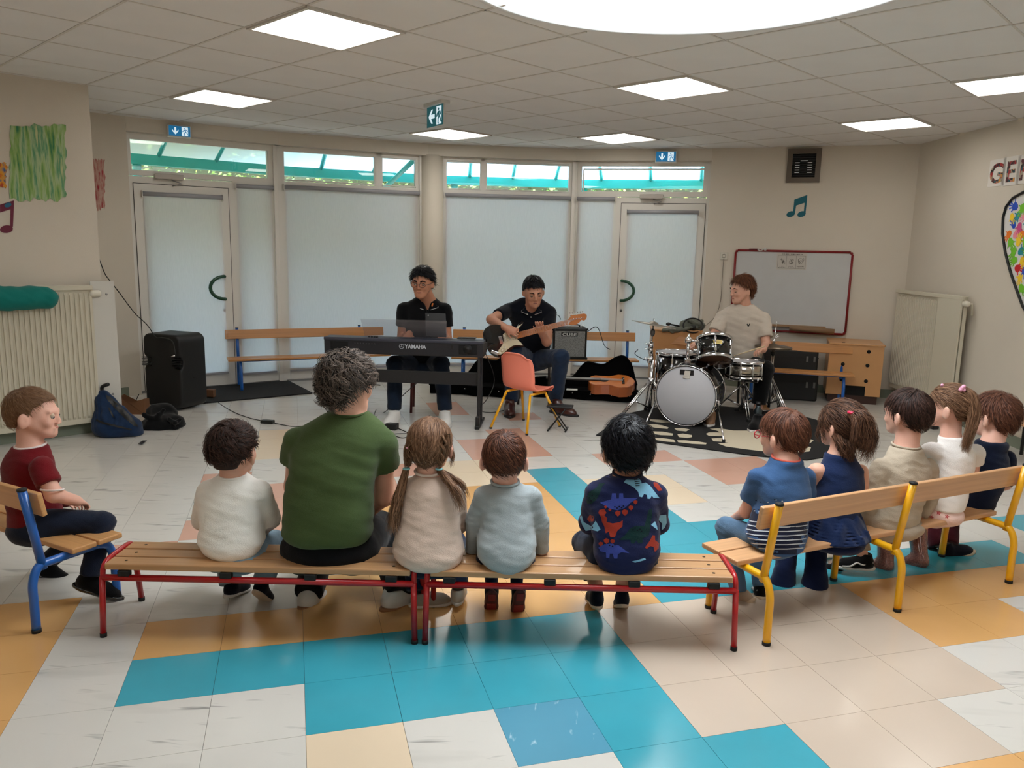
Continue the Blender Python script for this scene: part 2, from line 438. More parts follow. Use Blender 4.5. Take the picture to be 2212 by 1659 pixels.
for a in range(-24, 26):
    for b in range(-24, 26):
        x, y = unlat(a + ca, b + cb)
        if not (-6 < x < 5.6 and -3.1 < y < 11): continue
        dd = Vector((x, y)) - SKC
        inside = any(pip(x + dx, y + dy, room) for dx in (-.35, 0, .35) for dy in (-.35, 0, .35))
        if not inside: continue
        M = Matrix.Translation((x, y, ZC)) @ Matrix.Rotation(CY, 4, 'Z')
        if (a, b) in lamp_cells:
            q = min(range(7), key=lambda i: (lamp_pos[i] - Vector((x, y))).length); near = (lamp_pos[q] - Vector((x, y))).length < .4
            lt = thing('ceiling_light', lamp_labels[q] if near else added_lamp_labels.pop(), 'ceiling light', (x, y, ZC), 'flush ceiling light panels')
            fr = MB(M)
            for lo, hi in (((-.297, -.297, -.012), (-.277, .297, .02)), ((.277, -.297, -.012), (.297, .297, .02)), ((-.277, -.297, -.012), (.277, -.277, .02)), ((-.277, .277, -.012), (.277, .297, .02))): fr.box(lo, hi)
            fr.build('frame', bar_m, lt)
            MB(M).box((-.277, -.277, -.004), (.277, .277, .004)).build('diffuser', lamp_m, lt)
            continue
        if dd.length < SKR + .42:
            # panel cut around the round skylight
            cells = []
            N = 24; st = .59 / N
            poly = []
            bm = bmesh.new(); bmesh.ops.create_grid(bm, x_segments=N, y_segments=N, size=.295)
            kill = [f for f in bm.faces if ((M @ f.calc_center_median()).xy - SKC).length < SKR]
            bmesh.ops.delete(bm, geom=kill, context='FACES')
            if len(bm.faces):
                # snap rim to circle
                for v in bm.verts:
                    w = (M @ v.co).xy; r_ = (w - SKC)
                    if abs(r_.length - SKR) < st * .8 and v.is_boundary:
                        nw = SKC + r_.normalized() * SKR; lc = M.inverted() @ Vector((nw.x, nw.y, ZC)); v.co.x = max(-.295, min(.295, lc.x)); v.co.y = max(-.295, min(.295, lc.y))
                MB(M).bm(bm).build('ceiling_panel', ceil_m, ceil, recalc=False)
            else: bm.free()
            if dd.length < SKR - .3: continue
        else:
            o = bpy.data.objects.new('ceiling_panel', cme); COL.objects.link(o); o.parent = ceil
            o.matrix_local = M
# grid bars (T profile) between the panels
for k in range(-24, 26):
    for ax in (0, 1):
        for q in range(-60, 62):
            s0, s1 = q * .25, (q + 1) * .25
            a0 = (k + .5 + (ca if ax == 0 else cb)) * .6
            if ax == 0: p0, p1 = (a0 * CC - s0 * CS_, a0 * CS_ + s0 * CC), (a0 * CC - s1 * CS_, a0 * CS_ + s1 * CC)
            else: p0, p1 = (s0 * CC - a0 * CS_, s0 * CS_ + a0 * CC), (s1 * CC - a0 * CS_, s1 * CS_ + a0 * CC)
            mid = Vector(((p0[0] + p1[0]) / 2, (p0[1] + p1[1]) / 2))
            if not pip(mid.x, mid.y, room) or (mid - SKC).length < SKR + .05: continue
            d = Vector((p1[0] - p0[0], p1[1] - p0[1], 0))
            bars.obox((mid.x, mid.y, ZC + .003), d, d.cross(V(0, 0, 1)), (0, 0, 1), .25, .015 if ax == 0 else .012, .012)
bo = bars.build('ceiling_grid', bar_m, ceil, kind='stuff')

# skylight: shaft, dome
sky_t = thing('skylight', 'large round skylight with a bright white dome in the ceiling', 'skylight', (SKC.x, SKC.y, ZC))
sky_t['kind'] = 'structure'; del sky_t['category']
MB().lathe([(SKR, -.012), (SKR + .025, -.012), (SKR + .025, .01), (SKR + .004, .5), (SKR, .5)], (SKC.x, SKC.y, ZC), n=96, closed=True).build('shaft', mat('skylight_shaft', (.9, .9, .9), rough=.6), sky_t)
dome_m = bpy.data.materials.new('opal_dome'); dome_m.use_nodes = True
_n = dome_m.node_tree.nodes; _n['Principled BSDF'].inputs['Emission Color'].default_value = (.90, .96, 1, 1)
_n['Principled BSDF'].inputs['Emission Strength'].default_value = DOME_STRENGTH
MB().lathe([(SKR, .30), (SKR * .86, .37), (SKR * .6, .42), (SKR * .3, .45), (.0, .46)], (SKC.x, SKC.y, ZC), n=64).build('dome', dome_m, sky_t)

# plain walls -------------------------------------------------------------
def wall(name, a, b, t=.12, z0=-.01, z1=None, m=wall_m):
    f = Fr(a, b); return struct(MB(f.M).box((0, 0, z0), (f.L, t, (z1 or ZC + .55))).build(name, m))
wall('wall_pillar', 'L0', 'L1'); wall('wall_left', 'LB', 'L0'); wall('wall_rear', 'R', 'LB')
wall('wall_right', 'K', 'R')
FEK = Fr('E', 'K'); wall('wall_back', 'E', 'K')
wall('wall_pillar_return', 'L1', 'M'); 
wall('wall_left_back', 'M', 'A')
base_m = mat('green_grey_baseboard', (.47, .50, .44), rough=.5)
def baseboard(name, a, b, h=.09, s0=0, s1=None):
    f = Fr(a, b); return struct(MB(f.M).box((s0, -.014, 0), (s1 or f.L, -.001, h)).build(name, base_m))
baseboard('baseboard_right', 'K', 'R'); baseboard('baseboard_back', 'E', 'K', s0=.1); baseboard('baseboard_left', 'L0', 'L1')
baseboard('baseboard_left_back', 'M', 'A', s1=.45); baseboard('baseboard_pillar', 'LB', 'L0')

# ---------------------------------------------------------------- glazed bays
blind_m = bpy.data.materials.new('blind_fabric'); blind_m.use_nodes = True
n = blind_m.node_tree.nodes; l = blind_m.node_tree.links; n.remove(n['Principled BSDF'])
df = n.new('ShaderNodeBsdfDiffuse'); tr = n.new('ShaderNodeBsdfTranslucent'); gl = n.new('ShaderNodeBsdfTransparent')
ms = n.new('ShaderNodeMixShader'); ms.inputs[0].default_value = .5
wv = n.new('ShaderNodeTexNoise'); tcn = n.new('ShaderNodeTexCoord'); mpn = n.new('ShaderNodeMapping'); mpn.inputs['Scale'].default_value = (300, 300, 14)
l.new(tcn.outputs['Object'], mpn.inputs[0]); l.new(mpn.outputs[0], wv.inputs['Vector']); wv.inputs['Scale'].default_value = 1.0
crn = n.new('ShaderNodeValToRGB'); l.new(wv.outputs[0], crn.inputs[0])
crn.color_ramp.elements[0].color = (.66, .605, .59, 1); crn.color_ramp.elements[1].color = (.79, .73, .715, 1)
l.new(crn.outputs[0], df.inputs[0]); l.new(crn.outputs[0], tr.inputs[0])
l.new(df.outputs[0], ms.inputs[1]); l.new(tr.outputs[0], ms.inputs[2]); l.new(ms.outputs[0], n['Material Output'].inputs[0])
pane_m = glassm('window_glass', (.93, .98, .97), .9)
tube_m = mat('blind_roller', (.62, .62, .64), rough=.4)
OFF = .10
def rect_frame(mb, s0, s1, z0, z1, w, t0, t1):
    mb.box((s0, t0, z0), (s0 + w, t1, z1)); mb.box((s1 - w, t0, z0), (s1, t1, z1))
    mb.box((s0 + w, t0, z0), (s1 - w, t1, z0 + w)); mb.box((s0 + w, t0, z1 - w), (s1 - w, t1, z1))
def window(n_, f, s0, s1, z0, z1, panes, w=.05, blind=None):
    """structure window: frame, panes; panes = list of (s0,s1,z0,z1)"""
    fr = MB(f.M); t0, t1 = OFF, OFF + .06
    # frame made of strips around panes: outer
    rect_frame(fr, s0, s1, z0, z1, w, t0, t1)
    o = struct(fr.build('window_%d' % n_, white_frame))
    for (a, b, c, d) in panes:
        g = MB(f.M); rect_frame(g, a - .012, b + .012, c - .012, d + .012, .012, t0 + .004, t1 - .004); g.build('glazing_bead', white_frame, o)
        MB(f.M).box((a, t0 + .028, c), (b, t0 + .032, d)).build('pane', pane_m, o)
    return o
def blind(f, s0, s1, ztop, zbot, label, parent=None, cord=0):
    b = thing('roller_blind', label, 'blind', f.w(s0, OFF, zbot), 'pulled-down roller blinds')
    MB(f.M).tube([(s0, OFF - .035, ztop), (s1, OFF - .035, ztop)], .022, 12).build('roller', tube_m, b)
    me = MB(f.M); me.add([(s0 + .012, OFF - .014, ztop), (s1 - .012, OFF - .014, ztop), (s1 - .012, OFF - .014, zbot), (s0 + .012, OFF - .014, zbot)], [(0, 1, 2, 3)])
    me.build('fabric', blind_m, b, recalc=False)
    MB(f.M).box((s0 + .012, OFF - .02, zbot - .012), (s1 - .012, OFF - .008, zbot + .006)).build('bottom_bar', tube_m, b)
    for ss in (s0 - .008, s1 + .002): MB(f.M).box((ss, OFF - .062, ztop - .035), (ss + .006, OFF - .001, ztop + .03)).build('bracket', white_frame, b)
    if cord:
        sc = s1 + .004 if cord > 0 else s0 - .004
        MB(f.M).tube([(sc, OFF - .05, ztop), (sc + .004, OFF - .05, 1.75), (sc, OFF - .05, 1.2)], .0025, 6).tube([(sc + .012, OFF - .05, ztop), (sc + .014, OFF - .05, 1.75), (sc, OFF - .05, 1.2)], .0025, 6).build('cord', white_frame, b)
    return b
ZB = 2.487
for k, (a, b) in enumerate((('A', 'B'), ('B', 'C'), ('C', 'D'), ('D', 'E'))):
    f = Fr(a, b)
    struct(MB(f.M).box((-.03, 0, ZB), (f.L + .03, .35, ZC + .2)).box((-.01, -.006, ZB), (f.L + .01, .01, ZB + .012)).build('trim_%d' % (k + 1), beam_m))
    # sill / threshold below the fixed panes and outside ground step
    struct(MB(f.M).box((0, OFF - .02, -.004), (f.L, OFF + .08, .02)).build('trim_%d' % (k + 5), metal_g))
FAB, FBC, FCD, FDE = Fr('A', 'B'), Fr('B', 'C'), Fr('C', 'D'), Fr('D', 'E')
def post(f, s0, s1, z0=0.0, z1=ZB + .01, t0=OFF - .03, t1=OFF + .09, name='trim_9'):
    return struct(MB(f.M).box((s0, t0, z0), (s1, t1, z1)).build(name, white_frame))
# bay 1 (door + narrow pane)
post(FAB, -.03, .0, name='trim_9'); post(FAB, 1.395, 1.45, name='trim_10')
window(1, FAB, 0, 1.395, 2.10, ZB, [(.045, 1.345, 2.15, 2.43)], w=.045)
window(2, FAB, .98, 1.395, .0, 2.10, [(1.02, 1.355, .14, 2.05)], w=.04)
struct(MB(FAB.M).box((1.02, OFF, .04), (1.355, OFF + .05, .13)).build('trim_11', white_frame))
blind(FAB, 1.0, 1.385, 2.055, .12, 'narrow roller blind beside the corner door with the curved handle', cord=0)
# bay 2
post(FBC, -.03, .035, name='trim_12'); post(FBC, 1.54, 1.60, name='trim_13')
window(3, FBC, .035, 1.54, 2.10, ZB, [(.07, 1.035, 2.155, 2.44), (1.125, 1.50, 2.155, 2.44)], w=.035)
struct(MB(FBC.M).box((1.047, OFF, 2.13), (1.113, OFF + .06, ZB)).build('trim_14', white_frame))
window(4, FBC, .035, 1.54, .0, 2.10, [(.08, 1.50, .16, 2.06)], w=.04)
struct(MB(FBC.M).box((.08, OFF, .04), (1.50, OFF + .05, .15)).build('trim_15', white_frame))
blind(FBC, .06, 1.535, 2.075, .12, 'wide roller blind in the bay left of the round column', cord=1)
# bay 3
post(FCD, .12, .175, name='trim_16'); post(FCD, 1.655, 1.71, name='trim_17')
window(5, FCD, .175, 1.655, 2.10, ZB, [(.212, .59, 2.15, 2.435), (.668, 1.63, 2.15, 2.435)], w=.035)
struct(MB(FCD.M).box((.602, OFF, 2.13), (.656, OFF + .06, ZB)).build('trim_18', white_frame))
window(6, FCD, .175, 1.655, .0, 2.10, [(.22, 1.62, .16, 2.06)], w=.04)
struct(MB(FCD.M).box((.22, OFF, .04), (1.62, OFF + .05, .15)).build('trim_19', white_frame))
blind(FCD, .19, 1.645, 2.072, .12, 'wide roller blind in the bay between the column and the guitarist amplifier', cord=-1)
# bay 4
post(FDE, -.03, .01, name='trim_20'); post(FDE, 1.48, 1.535, name='trim_21')
window(7, FDE, .01, 1.48, 2.10, ZB, [(.085, 1.43, 2.158, 2.40)], w=.05)
window(8, FDE, .01, .48, .0, 2.10, [(.05, .44, .14, 2.05)], w=.04)
struct(MB(FDE.M).box((.05, OFF, .04), (.44, OFF + .05, .13)).build('trim_22', white_frame))
blind(FDE, .02, .455, 2.07, .12, 'narrow roller blind beside the door near the drum kit', cord=-1)
green_m = mat('dark_green_plastic', (.04, .26, .16), rough=.3, coat=.3)
def door(n_, f, s0, s1, hinge, hs, label):
    z1 = 2.03
    d = struct(MB(f.M).box((s0 - .045, OFF - .005, 0), (s0, OFF + .07, z1 + .06)).box((s1, OFF - .005, 0), (s1 + .045, OFF + .07, z1 + .06)).box((s0, OFF - .005, z1), (s1, OFF + .07, z1 + .06)).build('door_%d' % n_, white_frame))
    fr = MB(f.M); w = .085
    rect_frame(fr, s0 + .006, s1 - .006, .02, z1 - .006, w, OFF - .012, OFF + .045)
    fr.box((s0 + w, OFF - .012, .105), (s1 - w, OFF + .04, .17)); lf = fr.build('leaf', white_frame, d)
    sl = MB(f.M); rect_frame(sl, s0, s1, .012, z1, .006, OFF - .010, OFF - .006); sl.build('seal', seal_m, d)
    MB(f.M).box((s0 + w, OFF + .012, .1), (s1 - w, OFF + .016, z1 - .09)).build('pane', pane_m, d)
    # half round pull
    c = f.w(hs, OFF - .06, 1.03); sg = 1 if hinge > 0 else -1
    pts = []
    for k in range(13):
        an = math.radians(90 + 180 * k / 12) if sg < 0 else math.radians(90 - 180 * k / 12)
        pts.append(f.w(hs + .145 * math.cos(an) , OFF - .06, 1.03 + .115 * math.sin(an)))
    pts = [f.w(hs, OFF - .01, 1.145)] + pts + [f.w(hs, OFF - .01, .915)]
    MB().tube(pts, .0175, 12).build('handle', green_m, d)
    kh = f.w(hs + .004 * sg, OFF - .012, .80)
    MB().lathe([(.014, -.012), (.014, .012)], kh, f.n, 16).build('lock', metal_g, d)
    # closer
    cs = s0 + .36 * (s1 - s0)
    MB(f.M).box((cs - .13, OFF - .075, z1 + .045), (cs + .13, OFF - .006, z1 + .095), .006).build('door_closer', mat('closer_paint', (.72, .69, .66), rough=.4), d)
    MB(f.M).tube([(cs + .02, OFF - .05, z1 + .04), (cs + .12, OFF - .05, z1 + .01), (cs + .03, OFF - .03, z1 - .012)], .006, 8).build('closer_arm', metal_g, d)
    b = thing('roller_blind', label, 'blind', f.w(s0, OFF, .1), 'pulled-down roller blinds')
    a0, a1 = s0 + .075, s1 - .075
    MB(f.M).tube([(a0, OFF - .04, z1 - .10), (a1, OFF - .04, z1 - .10)], .022, 12).build('roller', tube_m, b)
    me = MB(f.M); me.add([(a0 + .006, OFF - .026, z1 - .1), (a1 - .006, OFF - .026, z1 - .1), (a1 - .006, OFF - .026, .15), (a0 + .006, OFF - .026, .15)], [(0, 1, 2, 3)]); me.build('fabric', blind_m, b, recalc=False)
    for ss in (a0 - .008, a1 + .002): MB(f.M).box((ss, OFF - .065, z1 - .135), (ss + .006, OFF - .012, z1 - .07)).build('bracket', white_frame, b)
    MB(f.M).box((a0, OFF - .032, .138), (a1, OFF - .02, .156)).build('bottom_bar', tube_m, b)
    return d
door(1, FAB, .045, .935, -1, .845, 'roller blind on the corner door by the loudspeaker')
door(2, FDE, .525, 1.475, 1, .575, 'roller blind on the door behind the drum kit')
# column
struct(MB().lathe([(.128, 0), (.128, ZB + .01)], (PL['C'][0] + .035, PL['C'][1] + .10, 0), n=40).build('column', mat('column_paint', (.82, .785, .725), rough=.7, spec=.25)))
# reveal edges at both ends
struct(MB(FAB.M).box((-.12, .0, 0), (-.03, .3, ZC)).build('trim_23', wall_m))
struct(MB(FDE.M).box((1.535, .0, 0), (1.62, .3, ZC)).build('trim_24', wall_m))

# ---------------------------------------------------------------- outside
struct(MB().box((-14, 7.9, -.12), (14, 26, -.07)).build('outside_ground', mat('paving', (.62, .60, .56), rough=.8, var=.08, vscale=2)))
teal_m = mat('turquoise_painted_steel', (.22, .76, .73), rough=.35)
can = thing('glass_canopy', 'turquoise steel canopy with translucent roof sheets outside the windows', 'canopy', (0, 11, 0))
poly_m = bpy.data.materials.new('ribbed_polycarbonate'); poly_m.use_nodes = True
n = poly_m.node_tree.nodes; l = poly_m.node_tree.links; n.remove(n['Principled BSDF'])
t1_ = n.new('ShaderNodeBsdfTranslucent'); t1_.inputs[0].default_value = (.90, .97, .96, 1); t2_ = n.new('ShaderNodeBsdfTransparent'); t2_.inputs[0].default_value = (.85, .93, .92, 1)
mm = n.new('ShaderNodeMixShader'); mm.inputs[0].default_value = .12; l.new(t1_.outputs[0], mm.inputs[1]); l.new(t2_.outputs[0], mm.inputs[2]); l.new(mm.outputs[0], n['Material Output'].inputs[0])
arc = []
for (x, y) in ((-6.2, 7.0), (-4.6, 9.6), (-3.0, 10.9), (-1.0, 11.75), (.9, 11.95), (3.0, 11.5), (5.6, 10.2)): arc.append(Vector((x, y)))
cen = Vector((-.2, 3.0))
ZE = 2.385
for i in range(len(arc) - 1):
    a_, b_ = arc[i], arc[i + 1]; d = (b_ - a_); L = d.length; f = Fr(a_, b_)
    MB(f.M).box((-.02, 0, ZE), (L + .02, .14, ZE + .12)).build('edge_beam', teal_m, can)
    nr = max(2, int(L / .62))
    for q in range(nr):
        u = (q + .5) * L / nr
        o_ = f.w(u, .05, ZE + .10); inn = f.w(u, -2.1, ZE + 1.15)
        MB().tube([o_, inn], .028, 4).build('rafter', teal_m, can)
    pa = MB(f.M); pa.add([(-.05, .12, ZE + .125), (L + .05, .12, ZE + .125), (L - .2, -2.3, ZE + 1.28), (.2, -2.3, ZE + 1.28)], [(0, 1, 2, 3)])
    pa.build('roof_sheet', poly_m, can, recalc=False)
    if i in (1, 3, 4): MB().tube([f.w(.1, .07, -.1), f.w(.1, .07, ZE)], .05, 12).build('post', teal_m, can)
pb = P(888, 345, 10.4); pe = P(830, 400, 11.6)
MB().tube([pe + V(0, 0, -.05), pb + V(.25, 0, .2)], .045, 4).build('brace', teal_m, can)
# hedge beyond
hedge = thing('hedge', 'tall leafy green hedge beyond the canopy outside', 'hedge', (0, 14, 0))
leaf_ms = [mat('hedge_leaf_dark', (.14, .22, .09), rough=.6), mat('hedge_leaf_mid', (.28, .40, .16), rough=.55), mat('hedge_leaf_light', (.52, .62, .32), rough=.5)]
hv, hf, hm = [], [], []
for k in range(26000):
    an = npr.uniform(-1.15, 1.15); rr_ = npr.uniform(11.8, 12.7)
    x = cen.x + math.sin(an) * rr_; y = cen.y + math.cos(an) * rr_; z = npr.uniform(1.7, 4.0)
    c = Vector((x, y, z)); d1 = Vector(npr.normal(size=3)); d1.z = abs(d1.z) * .4 - .5; d1.normalize(); d2 = d1.cross(Vector(npr.normal(size=3))).normalized()
    L = npr.uniform(.05, .11); w_ = L * .22; o = len(hv)
    hv += [c, c + d1 * L * .5 + d2 * w_, c + d1 * L, c + d1 * L * .5 - d2 * w_]; hf.append((o, o + 1, o + 2, o + 3)); hm.append(int(npr.integers(0, 3)))
me = raw('foliage', hv, hf)
for m in leaf_ms: me.materials.append(m)
me.polygons.foreach_set('material_index', hm)
link('foliage', me, None, hedge, kind='stuff')
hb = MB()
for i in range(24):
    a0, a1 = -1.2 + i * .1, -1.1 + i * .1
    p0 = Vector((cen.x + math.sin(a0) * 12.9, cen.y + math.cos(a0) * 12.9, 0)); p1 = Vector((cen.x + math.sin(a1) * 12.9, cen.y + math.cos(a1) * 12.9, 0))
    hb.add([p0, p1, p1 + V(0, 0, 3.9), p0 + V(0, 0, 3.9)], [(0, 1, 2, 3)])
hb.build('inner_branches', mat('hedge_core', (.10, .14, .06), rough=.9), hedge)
# ================================================================ FURNITURE
oak = mat('varnished_beech', (.80, .62, .42), rough=.34, var=.10, vscale=3, wood=(2, 2, 2), coat=.25)
def woodm(name, col, axis, rough=.36, var=.10):
    """grain stretched along the board direction"""
    m = mat(name, col, rough=rough, var=var, vscale=1.0, wood=(1, 1, 1), coat=.2)
    mp = [n for n in m.node_tree.nodes if n.type == 'MAPPING'][0]
    a = math.atan2(axis[1], axis[0]); mp.vector_type = 'TEXTURE'
    mp.inputs['Rotation'].default_value = (0, 0, a); mp.inputs['Scale'].default_value = (.5, .012, .012)
    return m
red_m = mat('red_painted_tube', (.66, .06, .09), rough=.3, coat=.3)
yel_m = mat('yellow_painted_tube', (.93, .68, .06), rough=.32, coat=.3)
blu_m = mat('blue_painted_tube', (.10, .36, .68), rough=.32, coat=.3)
blk = mat('black_plastic', (.045, .045, .05), rough=.45)
blk_rub = mat('black_rubber', (.06, .06, .06), rough=.7)
chrome = mat('chrome', (.86, .86, .87), rough=.12, metal=1.0)
screw_m = mat('screw', (.30, .24, .18), rough=.4, metal=.7)

def red_bench(x0, x1, label):
    t = thing('bench', label, 'bench', ((x0 + x1) / 2, 2.94, 0), 'low benches with red tube frames')
    w = woodm('beech_planks_lengthwise', (.72, .545, .375), (1, 0))
    zt = .292
    for i, (a, b) in enumerate(((2.795, 2.868), (2.876, 2.948), (2.956, 3.028))):
        p = MB().box((x0 + .018, a, zt - .024), (x1 - .018, b, zt), .004).build('plank', w, t)
        for xx in (x0 + .085, x1 - .085): MB().lathe([(.006, zt - .001), (.006, zt + .0012)], (xx, (a + b) / 2, 0), n=10).build('screw', screw_m, p)
    yn, yf = 2.80, 3.07
    for xx, sg in ((x0, 1), (x1, -1)):
        MB().tube(spline([(xx + sg * .005, yn + .004, .236), (xx + sg * .005, yn + .012, .268), (xx + sg * .006, yn + .04, .287), (xx + sg * .006, 2.92, .29), (xx + sg * .006, yf - .06, .287), (xx + sg * .006, yf - .03, .268), (xx + sg * .006, yf - .02, .236)], 5), .0105, 10).build('end_rail', red_m, t)
        for yy, y2 in ((yn, yn - .012), (yf - .02, yf + .03)):
            l = MB().tube([(xx + sg * .005, yy, .24), (xx, y2, .012)], .0115, 12).build('leg', red_m, t)
            MB().lathe([(.013, 0), (.013, .016)], (xx, y2, 0), n=12).build('foot_cap', blk_rub, l)
    for yy in (yn, yf - .02): MB().tube([(x0 + .005, yy, .236), (x1 - .005, yy, .236)], .0125, 12).build('side_rail', red_m, t)
    for xx in (x0 + .09, (x0 + x1) / 2 - .12, (x0 + x1) / 2 + .2, x1 - .09):
        for yy in (yn, yf - .02): MB().box((xx - .022, yy - .012, .245), (xx + .022, yy + .014, .268), .003).build('pad', blk_rub, t)
    return t
red_bench(-1.545, -.352, 'low red-framed bench carrying the woman in green and the boy in white')
red_bench(-.312, .872, 'low red-framed bench carrying the boy in the dinosaur sweatshirt')

def back_bench(O, a, n, legs, s0, s1, m_tube, label, wood, group, r=.0155, wcol=(.80, .62, .42), seatz=.30, top=.56, flip=1):
    """bench with backrest; O rear foot, a along, n forwards (towards the sitter's front); legs = offsets along"""
    O = Vector((O[0], O[1], 0)); a = Vector((a[0], a[1], 0)).normalized(); n = Vector((n[0], n[1], 0)).normalized(); z = V(0, 0, 1)
    q = lambda s, d, h: O + a * s + n * d + z * h
    t = thing('bench', label, 'bench', q((s0 + s1) / 2, .15, 0), group)
    for s in legs:
        MB().tube(spline([q(s, 0, .012), q(s, 0, .12), q(s, .002, .20), q(s, .03, .258), q(s, .09, seatz - .036)], 5) + [q(s, .27, seatz - .036)], r, 12).build('leg', m_tube, t)
        l = MB().tube([q(s, .24, seatz - .036)] + spline([q(s, .27, seatz - .036), q(s, .318, .245), q(s, .338, .18), q(s, .345, .012)], 5), r, 12).build('leg', m_tube, t)
        p = MB().tube([q(s, .045, .245), q(s, -.008, top + .012)], r, 12).build('back_post', m_tube, t)
        MB().tube([q(s, -.008, top + .010), q(s, -.0085, top + .018)], r + .001, 12).build('post_cap', blk_rub, p)
        for d in (0, .345): MB().lathe([(r + .0015, 0), (r + .0015, .014)], q(s, d, 0), n=12).build('foot_cap', blk_rub, t)
    if len(legs) > 1: MB().tube([q(legs[0], .20, seatz - .036), q(legs[-1], .20, seatz - .036)], r * .9, 10).build('under_rail', m_tube, t)
    for d0, d1 in ((.135, .238), (.246, .352)):
        mb = MB(); mb.obox(q((s0 + s1) / 2, (d0 + d1) / 2, seatz - .011), a, n, z, s1 - s0, d1 - d0, .022, .005); mb.build('plank', wood, t)
    up = (q(0, -.005, top) - q(0, .012, top - .1)).normalized()
    mb = MB(); mb.obox(q((s0 + s1) / 2, .0185 + r, top - .048), a, a.cross(up), up, s1 - s0, .02, .095, .005); mb.build('backrest', wood, t)
    return t
A1 = Vector((.902, .431)); N1 = Vector((-.431, .902))
back_bench((1.012, 2.835), A1, N1, (0, .733, 1.487), -.055, 1.55, yel_m, 'yellow-framed bench with wooden backrest and five children', woodm('beech_yellow_bench', (.78, .595, .425), A1), 'low benches with backrests')
A2 = Vector((-.885, .466)); N2 = Vector((.466, .885))
back_bench((-1.815, 2.81), A2, N2, (0, 1.0), -.05, 1.05, blu_m, 'blue-framed bench with wooden backrest under the boy in the red T-shirt', woodm('beech_blue_bench', (.77, .575, .37), A2), 'low benches with backrests', r=.0165)
# benches along the glazing: forward direction is towards the camera
oak_far = (.72, .50, .28)
def far_bench(L, R, label, legs, s1):
    L = Vector(L); R = Vector(R); a = (R - L).normalized(); n = Vector((a.y, -a.x))
    return back_bench(L, a, n, legs, 0, s1, blu_m, label, woodm('beech_' + label.split()[-1], oak_far, a), 'benches with blue legs along the glazing', seatz=.335, top=.60)
far_bench((-2.98, 8.06), (-1.38, 8.76), 'blue-legged wooden bench standing behind the keyboard', (.12, 1.40), 1.66)
far_bench((-.66, 8.62), (1.35, 8.66), 'blue-legged wooden bench standing behind the guitarist', (.12, 1.93), 2.01)
far_bench((1.53, 8.50), (3.46, 7.93), 'blue-legged wooden bench standing behind the drummer', (.12, 1.05, 1.92), 2.01)

# orange chair
def orange_chair():
    q = Vector((.115, 6.47, 0)); th = math.atan2(-.39, .27)
    feet = [PZ(1060, 926), PZ(1138, 940), PZ(1209, 922), PZ(1131, 908)]   # back left, back right(near), front right, front left
    c = sum(feet, Vector()) / 4; t = thing('child_chair', 'salmon-orange plastic shell chair on yellow tube legs', 'chair', (c.x, c.y, 0))
    bl, br, fr, fl = feet
    # forward = from back pair to front pair
    fw = ((fr + fl) / 2 - (bl + br) / 2); fw.z = 0; fw.normalize(); rt = Vector((fw.y, -fw.x, 0))
    if (br - bl).dot(rt) < 0: rt = -rt
    zs = .335
    org = mat('salmon_orange_plastic', (.95, .54, .45), rough=.38, var=.02, vscale=2)
    loc = lambda a, b, h: c + rt * a + fw * b + V(0, 0, h)
    for (f_, a, b) in ((bl, -.155, -.13), (br, .155, -.13), (fr, .155, .12), (fl, -.155, .12)):
        top = loc(a * .82, b * .8, zs - .025)
        l = MB().tube([f_ + V(0, 0, .01), top], .0105, 12).build('leg', yel_m, t)
        MB().tube([f_ + V(0, 0, 0), f_ + V(0, 0, .014)], .012, 12).build('foot_cap', blk_rub, l)
    for sg in (-1, 1): MB().tube([loc(sg * .127, -.104, zs - .024), loc(sg * .127, .096, zs - .024)], .0105, 10).build('side_rail', yel_m, t)
    MB().tube([loc(-.127, .09, zs - .024), loc(.127, .09, zs - .024)], .0105, 10).build('front_rail', yel_m, t)
    # shell: profile swept across width
    prof = [(.175, zs - .03), (.165, zs), (.14, zs + .012), (.06, zs + .004), (-.03, zs - .002), (-.09, zs + .01), (-.125, zs + .05), (-.14, zs + .11), (-.15, zs + .19), (-.168, zs + .265), (-.180, zs + .30), (-.194, zs + .318)]
    wid = [.145, .16, .17, .175, .172, .165, .164, .168, .168, .160, .148, .130]
    pr = spline([Vector((0, a, b)) for a, b in prof], 3); ww = np.interp(np.linspace(0, 11, len(pr)), range(12), wid)
    vs, fs = [], []; N = 13
    for i, p in enumerate(pr):
        for k in range(N):
            u = k / (N - 1) * 2 - 1; e = abs(u) ** 4
            back = min(1, max(0, (i - 12) / 8))
            cx = u * ww[i]; dy = (.03 * (abs(u) ** 2.2)) * back; dz = .014 * (u * u) * (1 - back)
            vs.append(loc(cx, p.y + dy - (.018 * e if i < 3 else 0), p.z + dz - .045 * e * max(0, (i - len(pr) + 9) / 8)))
    for i in range(len(pr) - 1):
        for k in range(N - 1): fs.append((i * N + k, i * N + k + 1, (i + 1) * N + k + 1, (i + 1) * N + k))
    me = raw('shell', vs, fs); bm = bmesh.new(); bm.from_mesh(me)
    bmesh.ops.recalc_face_normals(bm, faces=bm.faces[:]); bmesh.ops.solidify(bm, geom=bm.faces[:], thickness=.006); bm.to_mesh(me); bm.free()
    link('shell', me, org, t, smooth=True)
    rim = [vs[i * N] for i in range(len(pr))] + [vs[(len(pr) - 1) * N + k] for k in range(N)] + [vs[i * N + N - 1] for i in range(len(pr) - 1, -1, -1)]
    MB().tube(rim[::1], .0065, 8).build('rim', org, t)
orange_chair()
